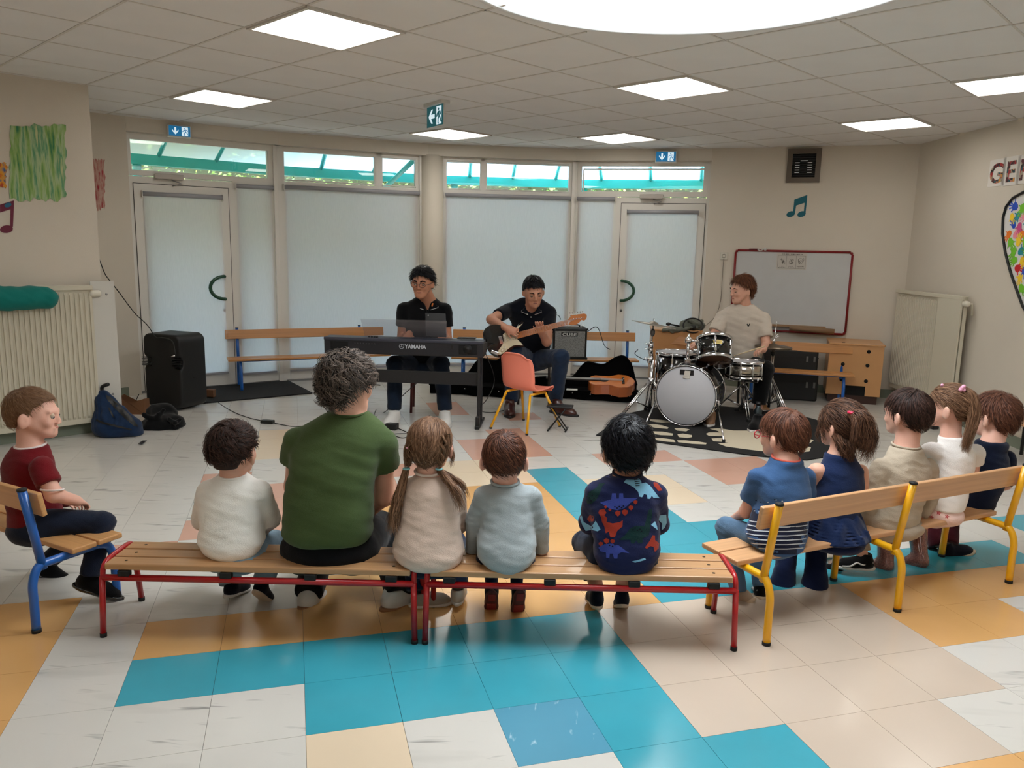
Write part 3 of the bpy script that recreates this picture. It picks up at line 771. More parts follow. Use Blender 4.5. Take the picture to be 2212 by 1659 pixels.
# footstool (folding guitar foot rest)
def footrest():
    c = Vector((.405, 6.41, 0)); t = thing('guitar_footrest', 'small black folding footrest in front of the orange chair legs', 'footrest', c)
    a = Vector((.95, -.18, 0)).normalized(); b = Vector((-a.y, a.x, 0))
    MB().obox(c + V(0, 0, .205), a, b, (0, 0, 1), .215, .11, .016, .005).build('tread', blk, t)
    for s in (-1, 1):
        for (u0, u1) in ((-.08, .055), (.055, -.08)):
            MB().tube([c + a * (u0 + .0) + b * s * .045 + V(0, 0, .197), c + a * (u1 * 1.0) + b * s * .045 + V(0, 0, .012)], .0055, 8).build('strut', blk, t)
    for u in (-.085, .06): MB().tube([c + a * u - b * .085 + V(0, 0, .009), c + a * u + b * .085 + V(0, 0, .009)], .0075, 8).build('foot_bar', blk, t)
footrest()

# ---------------------------------------------------------------- digital piano
def piano():
    t = thing('digital_piano', 'black stage piano on its stand with a clear music rest', 'keyboard', (-.9, 6.6, 0))
    body = mat('piano_dark_shell', (.11, .115, .14), rough=.42); edge = mat('piano_top_grey', (.22, .23, .28), rough=.4); grille = mat('speaker_cloth', (.045, .045, .05), rough=.9, bump=.3, bscale=500)
    Lb, Rb = V(-1.575, 6.50, 0), V(-.245, 6.40, 0)        # rear lower line (faces the camera)
    d = (Rb - Lb).normalized(); n = V(-d.y, d.x, 0)       # n away from camera
    L = (Rb - Lb).length
    M = Matrix(((d.x, n.x, 0, Lb.x), (d.y, n.y, 0, Lb.y), (0, 0, 1, 0), (0, 0, 0, 1)))
    z0, z1 = .612, .722
    # cross-section: sloping rear top, flat keys towards player
    sec = [(0, z0), (0, z1 - .012), (.03, z1 + .006), (.17, z1 + .004), (.18, z1 - .02), (.33, z1 - .03), (.34, z0 + .02), (.30, z0), ]
    t_ = MB(M)
    nsec = len(sec); vs = [(x, y, z) for x in (0, L) for y, z in sec]
    fs = [tuple(range(nsec)), tuple(range(2 * nsec - 1, nsec - 1, -1))] + [(i, (i + 1) % nsec, (i + 1) % nsec + nsec, i + nsec) for i in range(nsec)]
    t_.add(vs, fs); t_.build('body', body, t)
    MB(M).box((-.004, -.003, z1 - .012), (L + .004, .16, z1 + .012), .005).build('top_panel', edge, t)
    for a in (.055, L - .20):
        g = MB(M).box((a, -.006, z0 + .012), (a + .15, .002, z1 - .02), .002).build('speaker_grille', grille, t)
        if a > 1: MB(M).lathe([(.038, 0), (.036, .003)], (a + .075, -.008, (z0 + z1) / 2), (0, 1, 0), 24).build('speaker_cone', mat('cone_dark', (.07, .07, .08), rough=.6), g)
    MB(M).box((L - .265, -.005, z0 + .055), (L - .245, .002, z1 - .018)).build('socket', blk, t)
    # port row
    pr = MB(M)
    for k in range(8): pr.lathe([(.0055, -.004), (.0055, .002)], (.26 + k * .024, 0, z0 + .075), (0, 1, 0), 10)
    pr.build('port', mat('port_metal', (.28, .28, .30), rough=.3, metal=.8), t, kind='stuff')
    ks = MB(M); kb = MB(M)
    for k in range(52): ks.box((.06 + k * .0233, .185, z1 - .025), (.06 + k * .0233 + .0222, .325, z1 - .012))
    ks.build('white_key', mat('ivory_key', (.9, .9, .88), rough=.3), t, kind='stuff')
    for k in range(52):
        if k % 7 in (0, 1, 3, 4, 5): kb.box((.06 + k * .0233 + .0165, .185, z1 - .012), (.06 + k * .0233 + .029, .265, z1 - .001))
    kb.build('black_key', blk, t, kind='stuff')
    kn = MB(M)
    for k in range(4): kn.box((.36 + k * .022, .05, z1 + .01), (.375 + k * .022, .075, z1 + .022), .003)
    kn.build('slider', blk, t)
    # logo: emblem and lettering
    sil = mat('silver_print', (.78, .80, .83), rough=.35)
    em = MB(M)
    ex, ez, er = .655, z0 + .062, .021
    em.lathe([(er, 0), (er, .0015), (er - .003, .0015), (er - .003, 0)], (ex, -.0045, ez), (0, 1, 0), 32, closed=True)
    for k in range(3):
        an = math.radians(90 + 120 * k)
        for off in (-.18, .18):
            dx, dz = math.cos(an), math.sin(an)
            em.obox((ex + dx * .009, -.004, ez + dz * .009), (dx, 0, dz), (0, 1, 0), (-dz, 0, dx), .017, .0015, .0022)
        em.obox((ex + dx * .014, -.004, ez + dz * .014), (-dz, 0, dx), (0, 1, 0), (dx, 0, dz), .008, .0015, .002)
    em.build('emblem', sil, t)
    text_obj('YAMAHA', M @ V(.682, -.0045, z0 + .046), d, V(0, 0, 1), .047, sil, 'brand_lettering', t, .001, sx=.92, bold=True)
    # stand
    for s, nm in ((.02, 'l'), (L - .05, 'r')):
        sp = MB(M); sp.box((s, .02, .045), (s + .03, .26, z0), .003)
        st = sp.build('stand_panel' if s < 1 else 'leg', mat('stand_paint', (.09, .09, .10), rough=.5), t) if s < 1 else MB(M).box((s + .004, .02, .03), (s + .026, .06, z0), .003).box((s + .004, .2, .03), (s + .026, .24, z0), .003).build('leg', MATS.get('stand_paint') or mat('stand_paint', (.09, .09, .10), rough=.5), t)
        ft = MB(M); ft.box((s - .005, -.05, .0), (s + .035, .34, .03), .006); ft.box((s, -.045, .02), (s + .03, .06, .11), .01); ft.build('foot', blk, st)
    MB(M).box((.04, .055, .355), (L - .03, .078, .462), .003).build('cross_board', MATS['stand_paint'], t)
    MB(M).box((.0, .0, z0 - .012), (L, .25, z0)).build('tray', MATS['stand_paint'], t)
    # acrylic rest
    ac = glassm('clear_acrylic', (.93, .93, .94), 1.0, haze=.10, hazecol=(.55, .52, .55))
    r0 = M @ V(.305, .15, z1 + .008); r1 = M @ V(1.02, .13, z1 + .008)
    up = Vector((0, -.12, .19)).normalized()
    tl_ = P(779, 689, 6.50); tr_ = P(965, 693, 6.44)
    mb = MB(); pts = [r0, r1, tr_, tl_]; nn = V(0, .004, 0)
    mb.add(pts + [p + nn for p in pts], [(0, 1, 2, 3), (7, 6, 5, 4), (0, 4, 5, 1), (1, 5, 6, 2), (2, 6, 7, 3), (3, 7, 4, 0)])
    mb.build('music_rest', ac, t)
    return M, z1
FONT = None
def text_obj(s, loc, ux, uz, size, m, name, parent=None, ext=.001, sx=1.0, bold=False, align='LEFT', tag=None, spacing=1.0, offset=0.0):
    c = bpy.data.curves.new(name, 'FONT'); c.body = s; c.size = size; c.extrude = ext; c.align_x = align; c.space_character = spacing
    if bold: c.offset = size * .022
    if offset: c.offset = offset
    ux = Vector(ux).normalized(); uz = Vector(uz).normalized(); n = ux.cross(uz)
    o = bpy.data.objects.new(name + '_tmp', c); COL.objects.link(o)
    dg = bpy.context.evaluated_depsgraph_get(); me = bpy.data.meshes.new_from_object(o.evaluated_get(dg))
    bpy.data.objects.remove(o); bpy.data.curves.remove(c)
    M = Matrix(((ux.x * sx, uz.x, n.x, loc[0]), (ux.y * sx, uz.y, n.y, loc[1]), (ux.z * sx, uz.z, n.z, loc[2]), (0, 0, 0, 1)))
    me.transform(M)
    return link(name, me, m, parent, False, tag)
PM, PZ1 = piano()
def tablet():
    t = thing('tablet', 'dark tablet computer leaning on the music rest of the piano', 'tablet', P(939, 735, 6.55))
    a, b, c, d = P(921, 727, 6.56), P(965, 729, 6.55), P(961, 677, 6.60), P(919, 676, 6.61)
    ux = (b - a).normalized(); uz = (d - a).normalized(); n = ux.cross(uz).normalized()
    MB().obox((a + b + c + d) / 4, ux, n, uz, (b - a).length, .009, (d - a).length, .003).build('case', mat('tablet_shell', (.10, .11, .13), rough=.4), t)
    MB().lathe([(.006, 0), (.006, .002)], P(925, 681, 6.59), (0, -1, 0), 14).build('camera_lens', mat('lens_grey', (.7, .7, .7), rough=.3), t)
tablet()
ph = MB(); ph.obox(P(1008, 731, 6.47) + V(0, .03, .0), (.95, -.1, .012), (.1, .95, 0), (0, 0, 1), .155, .075, .009, .003)
ph.build('phone', blk, tag=('black mobile phone lying on top of the piano', 'phone'))
mat_cable = mat('cable_black', (.05, .05, .05), rough=.5)
def brick(px, py, y, sz, label, ang=0.0):
    c = PZ(px, py, sz[2] / 2); ca_, sa_ = math.cos(ang), math.sin(ang)
    t = thing('power_adapter', label, 'power adapter', (c.x, c.y, 0))
    MB().obox(c, (ca_, sa_, 0), (-sa_, ca_, 0), (0, 0, 1), *sz, .006).build('body', mat('adapter_black', (.05, .05, .055), rough=.35), t)
    return t
b1 = brick(578, 911, 0, (.11, .05, .03), 'black power adapter lying on the floor near the mat', -.2)
b2 = brick(846, 921, 0, (.10, .08, .05), 'black power adapter block lying by the pianist white shoe', -.25)
def cable(pts, label, r=.0035, grp='black cables on the floor'):
    o = MB().tube(spline(pts, 6), r, 6).build('cable', mat_cable, tag=(label, 'cable'), recalc=False); return o
Z0 = .004
cable([P(418, 815, 6.9), PZ(445, 838, .05), PZ(470, 868, Z0), PZ(505, 890, Z0), PZ(540, 903, Z0), PZ(562, 908, Z0)], 'black cable running from the loudspeaker to the power adapter')
cable([PZ(592, 914, Z0), PZ(612, 918, Z0), PZ(640, 921, Z0), PZ(700, 915, Z0), PZ(770, 890, Z0), PZ(800, 905, Z0), PZ(812, 885, Z0)], 'thin cable leaving the power adapter behind the woman in green')
cable([P(912, 818, 6.6), P(880, 845, 6.55), PZ(838, 885, .02), PZ(800, 905, Z0), PZ(775, 905, Z0), PZ(800, 893, Z0), PZ(828, 918, Z0)], 'looping cable hanging from the piano to the floor adapter')
cable([PZ(860, 925, Z0), PZ(885, 938, Z0), PZ(870, 946, Z0), PZ(850, 938, Z0), PZ(890, 937, Z0), PZ(910, 940, Z0)], 'curled cable end beside the floor adapter under the piano')
cable([P(1048, 760, 6.5), P(1068, 820, 6.6), PZ(1052, 862, .05), PZ(1033, 885, Z0), PZ(1060, 891, Z0), PZ(1090, 886, Z0), PZ(1110, 880, Z0)], 'black cable dropping behind the right end of the piano')
cable([P(1048, 757, 6.6), P(1062, 745, 6.8), P(1082, 738, 7.0)], 'guitar lead running from the piano to the guitar')

# stools behind instruments
def stool(cx, cy, h, sz, legm, seatm, label, ang=0.0):
    t = thing('stool', label, 'stool', (cx, cy, 0)); M = Matrix.Translation((cx, cy, 0)) @ Matrix.Rotation(ang, 4, 'Z')
    MB(M).box((-sz / 2, -sz / 2, h - .018), (sz / 2, sz / 2, h), .006).build('seat', seatm, t)
    e = sz / 2 - .03
    for a, b in ((-1, -1), (1, -1), (1, 1), (-1, 1)):
        MB(M).tube([(a * e, b * e, h - .018), (a * (e + .01), b * (e + .01), 0)], .0125, 10).build('leg', legm, t)
    fr = MB(M); 
    for p, q_ in (((-e, -e), (e, -e)), ((e, -e), (e, e)), ((e, e), (-e, e)), ((-e, e), (-e, -e))): fr.tube([(p[0], p[1], h - .03), (q_[0], q_[1], h - .03)], .01, 8)
    fr.build('seat_frame', legm, t)
    return t
stool(-.78, 7.12, .42, .32, mat('dark_red_tube', (.30, .06, .06), rough=.4), mat('stool_seat_brown', (.58, .38, .22), rough=.4, var=.1), 'small school stool with dark red legs under the pianist', .05)
stool(.22, 7.60, .44, .34, mat('brown_tube', (.16, .12, .11), rough=.4), mat('stool_seat_beige', (.62, .54, .44), rough=.4, var=.08), 'small beige school stool with dark legs under the guitarist', -.05)

# ---------------------------------------------------------------- amplifier
def amp():
    p0 = Vector((.425, 8.275, 0)); d = Vector((1, .03, 0)).normalized(); n = Vector((-d.y, d.x, 0)); zb = .336
    M = Matrix(((d.x, n.x, 0, p0.x), (d.y, n.y, 0, p0.y), (0, 0, 1, zb), (0, 0, 0, 1)))
    t = thing('guitar_amplifier', 'small black guitar amplifier with grey grille standing on the far bench', 'amplifier', (p0.x + .17, p0.y + .1, zb))
    w, dp, hh = .362, .22, .335
    MB(M).box((0, 0, 0), (w, dp, hh), .012).build('cabinet', blk, t)
    gm = bpy.data.materials.new('amp_grille'); gm.use_nodes = True; n_ = gm.node_tree.nodes; l_ = gm.node_tree.links; b_ = n_['Principled BSDF']
    vz = n_.new('ShaderNodeTexVoronoi'); vz.inputs['Scale'].default_value = 170; tc = n_.new('ShaderNodeTexCoord'); l_.new(tc.outputs['Object'], vz.inputs['Vector'])
    cr = n_.new('ShaderNodeValToRGB'); cr.color_ramp.elements[0].color = (.02, .02, .02, 1); cr.color_ramp.elements[1].color = (.28, .28, .27, 1); cr.color_ramp.elements[0].position = .15; cr.color_ramp.elements[1].position = .5
    l_.new(vz.outputs['Distance'], cr.inputs[0]); l_.new(cr.outputs[0], b_.inputs['Base Color']); b_.inputs['Roughness'].default_value = .6
    MB(M).box((.022, -.006, .03), (w - .022, .004, hh - .035), .003).build('grille', gm, t)
    MB(M).box((.085, -.010, hh - .088), (.26, -.003, hh - .045), .004).build('nameplate', blk, t)
    wm = mat('amp_letter_silver', (.80, .80, .79), rough=.4)
    text_obj('CUBE', M @ V(.172, -.0115, hh - .081), d, V(0, 0, 1), .041, wm, 'lettering', t, .001, sx=1.5, bold=True, align='CENTER')
    c = MB(M)
    for a in (.0, w): 
        for z_ in (.012, hh - .012): c.ball((a, .004, z_), .014, 8)
    c.build('corner_guard', blk_rub, t)
    MB(M).tube(spline([(.05, .12, hh), (.07, .12, hh + .025), (.27, .12, hh + .025), (.29, .12, hh)], 4), .008, 8).build('handle', blk, t)
    MB(M).box((.03, .02, hh - .004), (w - .03, .10, hh + .004)).build('control_panel', mat('amp_panel', (.3, .3, .3), rough=.3, metal=.8), t)
    for k in range(3): MB(M).tube([(.295 + k * .014, .04, hh), (.297 + k * .015, .035, hh + .045 - k * .006)], .004, 8).build('plug', chrome, t)
    cable([M @ V(w, .1, .28), P(1290, 707, 8.0), P(1305, 745, 8.0), P(1318, 755, 7.98)], 'black lead arching from the amplifier down to the case', .004)
    cable([P(1195, 690, 7.9), P(1199, 681, 7.7), P(1207, 682, 7.35), P(1211, 690, 7.3)], 'black lead looping behind the guitar headstock', .004)
amp()

# ---------------------------------------------------------------- guitar cases with lids open
plush = mat('black_case_fabric', (.012, .012, .014), rough=.95, spec=.1)
def guitar_outline(L, wb, ww, wu, wn, n=40):
    """half widths along length 0..L (body at 0)"""
    xs = [0, .03, .12, .22, .32, .42, .50, .56, .62, .9, 1.0]; hs = [.0, .62, 1.0, .92, .70, .74, .80, .60, .34, .33, .30]
    X = np.linspace(0, 1, n); H = np.interp(X, xs, hs)
    k = np.ones(3) / 3; H[1:-1] = np.convolve(H, k, 'same')[1:-1]
    return [(x * L, h * wb) for x, h in zip(X, H)]
def guitar_case(body_end, head_end, label, grp, wb=.21, hb=.12, lidh=.40, guitar=False):
    B = Vector((body_end[0], body_end[1], 0)); H = Vector((head_end[0], head_end[1], 0))
    d = (H - B).normalized(); L = (H - B).length; n = Vector((d.y, -d.x, 0));
    if n.y < 0: n = -n                                     # n away from the camera
    t = thing('guitar_case', label, 'guitar case', ((B + H) / 2), grp)
    o = guitar_outline(L, wb, 0, 0, 0)
    front = [(x, -min(h_, .145) * .0 - h_ * .55) for x, h_ in o]
    poly = [(x, -h_ * .75) for x, h_ in o] + [(x, h_ * .75) for x, h_ in o[::-1][:-1]]
    t_ = MB(); t_.prism(poly, B + V(0, 0, .004), d, n, (0, 0, 1), hb * .8); t_.build('lower_shell', plush, t)
    wall_ = [B + d * x + n * y + V(0, 0, hb * .8) for x, y in poly]
    MB().tube(wall_, .012, 6, closed=True).build('rim', plush, t)
    st = MB()
    for q in (.08, .25, .45, .62): st.ball(B + d * (q * L) + n * (-np.interp(q * L, [x for x, _ in o], [h_ * .75 for _, h_ in o]) - .004) + V(0, 0, hb * .55), .008, 8)
    st.build('stud', chrome, t)
    # lid stands up behind, leaning back slightly; outline seen from the front
    up = Vector((n.x * .28, n.y * .28, .96)).normalized()
    lid = [(x, h_ * 1.85 + .0) for x, h_ in o]
    prof = [(x, max(.08, v)) for x, v in lid]
    k = .0
    poly2 = [(prof[0][0], 0)] + [(x, v) for x, v in prof] + [(prof[-1][0], 0)]
    t_ = MB(); org = B + n * (wb * .62) + V(0, 0, .05)
    t_.prism(poly2, org, d, up, n, .10)
    lo = t_.build('lid', plush, t)
    MB().tube([org + d * x + up * v for x, v in poly2[1:-1]], .012, 6).build('lid_rim', plush, t)
    return t, B, d, n, L, o
ctA = guitar_case((.12, 7.90), (-.84, 7.98), 'open black guitar case lying behind the piano leg and the guitarist', 'open guitar cases', lidh=.4)
ctB = guitar_case((1.27, 7.80), (.22, 7.90), 'open black guitar case holding the classical guitar', 'open guitar cases')
def classical():
    _, B, d, n, L, o = ctB
    t = thing('classical_guitar', 'orange-brown classical guitar lying in the open case', 'guitar', B + d * .3 + V(0, 0, .1))
    wood = mat('guitar_orange_wood', (.68, .34, .12), rough=.28, var=.12, vscale=4, coat=.4)
    xs = np.linspace(0, .47, 30); hw = np.interp(xs, [0, .02, .08, .16, .26, .34, .40, .45, .47], [0, .09, .165, .18, .12, .125, .135, .10, 0])
    poly = [(x, -h_) for x, h_ in zip(xs, hw)] + [(x, h_) for x, h_ in list(zip(xs, hw))[::-1][1:-1]]
    Q = B + d * .03 + V(0, 0, .10) - n * .02
    up = (V(0, 0, 1) - n * .22).normalized(); nn = (n + V(0, 0, .22)).normalized()
    MB().prism(poly, Q, d, nn, up, .10).build('body', wood, t)
    top = Q + up * .101
    MB().prism([(x * .985 + .004, y * .96) for x, y in poly], top, d, nn, up, .002).build('soundboard', mat('guitar_top_wood', (.80, .46, .20), rough=.25, var=.1, coat=.4), t)
    MB().lathe([(.043, 0), (.043, .002)], top + d * .31 + up * .003, up, 28).build('soundhole', blk, t)
    MB().obox(top + d * .12 + up * .006, d, nn, up, .025, .16, .01, .002).build('bridge', mat('ebony_brown', (.12, .07, .05), rough=.4), t)
    MB().obox(top + d * .62 + up * .008, d, nn, up, .55, .055, .016, .003).build('neck', MATS['ebony_brown'], t)
    s = MB()
    for k in range(6): s.tube([top + d * .12 + nn * ((k - 2.5) * .009) + up * .014, top + d * .88 + nn * ((k - 2.5) * .007) + up * .018], .0012, 4)
    s.build('string', mat('string_white', (.8, .8, .78), rough=.3), t)
    MB().ball(top + d * .115 + up * .03 - nn * .02, .009, 8).build('strap_button', chrome, t)
classical()
MB().obox(Vector((.60, 7.70, .115)), (1, -.1, 0), (.1, 1, 0), (0, 0, 1), .11, .05, .012, .003).build('cloth_pack', mat('white_packet', (.85, .85, .82), rough=.5), tag=('small white packet lying in the open case beside the classical guitar', 'packet'))
cable([P(1378, 755, 8.0), P(1372, 765, 8.0), P(1395, 778, 8.1), P(1410, 775, 8.2)], 'black lead hanging between the two far benches', .004)
# ================================================================ PEOPLE
def smin(a, b, k):
    if k <= 0: return np.minimum(a, b)
    h_ = np.clip(.5 + .5 * (b - a) / k, 0, 1)
    return b * (1 - h_) + a * h_ - k * h_ * (1 - h_)
class SDF:
    def __init__(s, lo, hi, h):
        s.lo = np.array(lo, float); s.h = h
        s.n = np.maximum(4, np.ceil((np.array(hi, float) - s.lo) / h).astype(int) + 1)
        s.d = np.full(tuple(s.n), .5, np.float32)
        s.ax = [(s.lo[i] + np.arange(s.n[i]) * h).astype(np.float32) for i in range(3)]
    def reg(s, lo, hi, m):
        i0 = np.clip(((np.array(lo) - m - s.lo) / s.h).astype(int), 0, s.n - 1); i1 = np.clip(((np.array(hi) + m - s.lo) / s.h).astype(int) + 2, 1, s.n)
        sl = tuple(slice(int(a), int(b)) for a, b in zip(i0, i1))
        X = s.ax[0][sl[0]][:, None, None]; Y = s.ax[1][sl[1]][None, :, None]; Z = s.ax[2][sl[2]][None, None, :]
        return sl, X, Y, Z
    def put(s, sl, d, k, sub=False):
        if sub: s.d[sl] = -smin(-s.d[sl], d, k)
        else: s.d[sl] = smin(s.d[sl], d.astype(np.float32), k)
    def cone(s, a, b, ra, rb, k=.01, cut=None, sub=False, cuta=None):
        a = np.array(a, float); b = np.array(b, float); r = max(ra, rb)
        sl, X, Y, Z = s.reg(np.minimum(a, b) - r, np.maximum(a, b) + r, k + .02)
        ba = b - a; L2 = float(ba @ ba) + 1e-9
        t = ((X - a[0]) * ba[0] + (Y - a[1]) * ba[1] + (Z - a[2]) * ba[2]) / L2
        tc = np.clip(t, 0, 1)
        d = np.sqrt((X - a[0] - ba[0] * tc) ** 2 + (Y - a[1] - ba[1] * tc) ** 2 + (Z - a[2] - ba[2] * tc) ** 2) - (ra + (rb - ra) * tc)
        L = math.sqrt(L2)
        if cut is not None: d = np.maximum(d, (t - cut) * L)
        if cuta is not None: d = np.maximum(d, (cuta - t) * L)
        s.put(sl, d, k, sub); return s
    def ell(s, c, r, k=.01, B=None, sub=False, clip=None):
        c = np.array(c, float); r = np.array(r, float); m = r.max()
        sl, X, Y, Z = s.reg(c - m, c + m, k + .02)
        x, y, z = X - c[0], Y - c[1], Z - c[2]
        if B is None: u, v, w = x, y, z
        else:
            u = x * B[0][0] + y * B[0][1] + z * B[0][2]; v = x * B[1][0] + y * B[1][1] + z * B[1][2]; w = x * B[2][0] + y * B[2][1] + z * B[2][2]
        q = np.sqrt((u / r[0]) ** 2 + (v / r[1]) ** 2 + (w / r[2]) ** 2)
        q2 = np.sqrt((u / r[0] ** 2) ** 2 + (v / r[1] ** 2) ** 2 + (w / r[2] ** 2) ** 2) + 1e-6
        d = q * (q - 1) / q2
        d = np.where(q < .3, -(1 - q) * r.min(), d)
        if clip is not None: d = clip(d, u, v, w)
        s.put(sl, d, k, sub); return s
    def loft(s, st, rt, k=.01, zt=None, zb=None, ex=2.3, rnd_=.02):
        """st: list of (centre, halfwidth, halfdepth) from bottom to top, parametrised by z"""
        zs = np.array([p[0][2] for p in st]); o = np.argsort(zs); st = [st[i] for i in o]; zs = zs[o]
        zt = zs[-1] if zt is None else zt; zb = zs[0] if zb is None else zb
        fn = np.linspace(zs[0], zs[-1], 60)
        def sm(vals):
            v = np.interp(fn, zs, vals); kk = np.array([1, 2, 3, 2, 1.]) / 9; vv = np.convolve(np.pad(v, 2, 'edge'), kk, 'valid'); return vv
        cx, cy = sm([p[0][0] for p in st]), sm([p[0][1] for p in st]); A, Bv = sm([p[1] for p in st]), sm([p[2] for p in st])
        m = max(A.max(), Bv.max())
        lo = np.array([cx.min() - m, cy.min() - m, zb]); hi = np.array([cx.max() + m, cy.max() + m, zt])
        sl, X, Y, Z = s.reg(lo, hi, k + .02)
        CX, CY_, a_, b_ = (np.interp(Z, fn, q) for q in (cx, cy, A, Bv))
        fw = (-rt[1], rt[0])
        u = ((X - CX) * rt[0] + (Y - CY_) * rt[1]); v = ((X - CX) * fw[0] + (Y - CY_) * fw[1])
        q = (np.abs(u / a_) ** ex + np.abs(v / b_) ** ex) ** (1 / ex)
        d = (q - 1) * np.minimum(a_, b_)
        e = np.maximum(Z - zt, zb - Z)
        d = np.where((d > -rnd_) & (e > -rnd_), np.sqrt(np.maximum(d + rnd_, 0) ** 2 + np.maximum(e + rnd_, 0) ** 2) - rnd_, np.maximum(d, e))
        s.put(sl, d, k); return s
    def plane(s, p, n, k=.004):
        """remove everything on the side n points to"""
        p = np.array(p); n = np.array(n, float); n /= np.linalg.norm(n)
        d = (s.ax[0][:, None, None] - p[0]) * n[0] + (s.ax[1][None, :, None] - p[1]) * n[1] + (s.ax[2][None, None, :] - p[2]) * n[2]
        s.d = -smin(-s.d, -d.astype(np.float32), k); return s
    def noise(s, amp, f, seed=0, zf=1.0, xf=1.0):
        X, Y, Z = s.ax[0][:, None, None] * f * xf, s.ax[1][None, :, None] * f * xf, s.ax[2][None, None, :] * f * zf
        r = np.random.default_rng(seed); ph = r.uniform(0, 6.28, 12)
        w = np.sin(X * 1.1 + ph[0] + 1.3 * np.sin(Z * .7 + ph[1])) * np.sin(Y * 1.3 + ph[2] + np.sin(X * .9 + ph[3])) + .7 * np.sin(Z * 1.9 + ph[4] + 1.6 * np.sin(X * .8 + ph[5]) + np.sin(Y * 1.1 + ph[6])) + .35 * np.sin(Z * 3.7 + X * 2.1 + ph[7] + 1.2 * np.sin(Y * 2.3 + ph[8]))
        s.d += (amp * w).astype(np.float32); return s
    def folds(s, c, dirv, amp, wl, rad, seed=0):
        """local creases around c running across dirv"""
        c = np.array(c); dv = np.array(dirv, float); dv /= np.linalg.norm(dv)
        sl, X, Y, Z = s.reg(c - rad, c + rad, 0)
        x, y, z = X - c[0], Y - c[1], Z - c[2]; r2 = (x * x + y * y + z * z) / rad ** 2
        t = x * dv[0] + y * dv[1] + z * dv[2]
        wob = .35 * wl * np.sin(x * 40 + seed) + .35 * wl * np.sin(y * 31 + seed * 2)
        s.d[sl] += (amp * np.maximum(0, 1 - r2) * (1 - 2 * np.abs(np.sin(math.pi * (t + wob) / wl)) ** .7)).astype(np.float32); return s
    def mesh(s, name):
        d = s.d.copy(); d[0], d[-1], d[:, 0], d[:, -1], d[:, :, 0], d[:, :, -1] = (.1,) * 6
        ins = d < 0; nx, ny, nz = d.shape
        cnt = np.zeros((nx - 1, ny - 1, nz - 1), np.int8)
        for i in (0, 1):
            for j in (0, 1):
                for k in (0, 1): cnt += ins[i:nx - 1 + i, j:ny - 1 + j, k:nz - 1 + k]
        I = np.argwhere((cnt > 0) & (cnt < 8)); idx = np.full(cnt.shape, -1, np.int64); idx[tuple(I.T)] = np.arange(len(I))
        acc = np.zeros((len(I), 3)); num = np.zeros(len(I))
        cor = [(i, j, k) for i in (0, 1) for j in (0, 1) for k in (0, 1)]
        val = {c: d[I[:, 0] + c[0], I[:, 1] + c[1], I[:, 2] + c[2]] for c in cor}
        for c in cor:
            for a in range(3):
                if c[a] == 0:
                    e = list(c); e[a] = 1; e = tuple(e); va, vb = val[c], val[e]; m = (va < 0) != (vb < 0)
                    t = np.where(m, va / np.where(np.abs(va - vb) < 1e-9, 1, va - vb), 0)
                    p = np.array(c, float)[None, :].repeat(len(I), 0); p[:, a] += t
                    acc[m] += p[m]; num[m] += 1
        vs = s.lo + (I + acc / num[:, None]) * s.h
        fs = []
        for a in range(3):
            b, c = (a + 1) % 3, (a + 2) % 3
            s0 = [slice(None)] * 3; s1 = [slice(None)] * 3; s0[a] = slice(0, -1); s1[a] = slice(1, None)
            A, Bq = ins[tuple(s0)], ins[tuple(s1)]
            E = np.argwhere(A != Bq); E = E[(E[:, b] > 0) & (E[:, c] > 0) & (E[:, b] < d.shape[b] - 1) & (E[:, c] < d.shape[c] - 1)]
            fl = A[tuple(E.T)]
            q = []
            for ob, oc in ((-1, -1), (0, -1), (0, 0), (-1, 0)):
                F = E.copy(); F[:, b] += ob; F[:, c] += oc; q.append(idx[tuple(F.T)])
            Q = np.stack(q, 1); Q[~fl] = Q[~fl][:, ::-1]
            fs.append(Q[(Q >= 0).all(1)])
        F = np.concatenate(fs)
        # light laplacian smoothing
        nb = np.zeros_like(vs); dg = np.zeros(len(vs))
        for _ in range(2):
            nb[:] = 0; dg[:] = 0
            for i in range(4):
                j = (i + 1) % 4
                np.add.at(nb, F[:, i], vs[F[:, j]]); np.add.at(nb, F[:, j], vs[F[:, i]]); np.add.at(dg, F[:, i], 1); np.add.at(dg, F[:, j], 1)
            vs = vs * .5 + .5 * nb / np.maximum(dg, 1)[:, None]
        me = bpy.data.meshes.new(name); me.vertices.add(len(vs)); me.vertices.foreach_set('co', vs.astype(np.float32).ravel())
        me.loops.add(len(F) * 4); me.loops.foreach_set('vertex_index', F.astype(np.int32).ravel())
        me.polygons.add(len(F)); me.polygons.foreach_set('loop_start', np.arange(0, len(F) * 4, 4, dtype=np.int32)); me.polygons.foreach_set('loop_total', np.full(len(F), 4, np.int32))
        me.update(calc_edges=True); me.polygons.foreach_set('use_smooth', np.ones(len(F), bool)); me.validate()
        return me
def npv(v): return np.array((v[0], v[1], v[2]), float)
def hdir(a, b):
    v = npv(b) - npv(a); return v / (np.linalg.norm(v) + 1e-9)

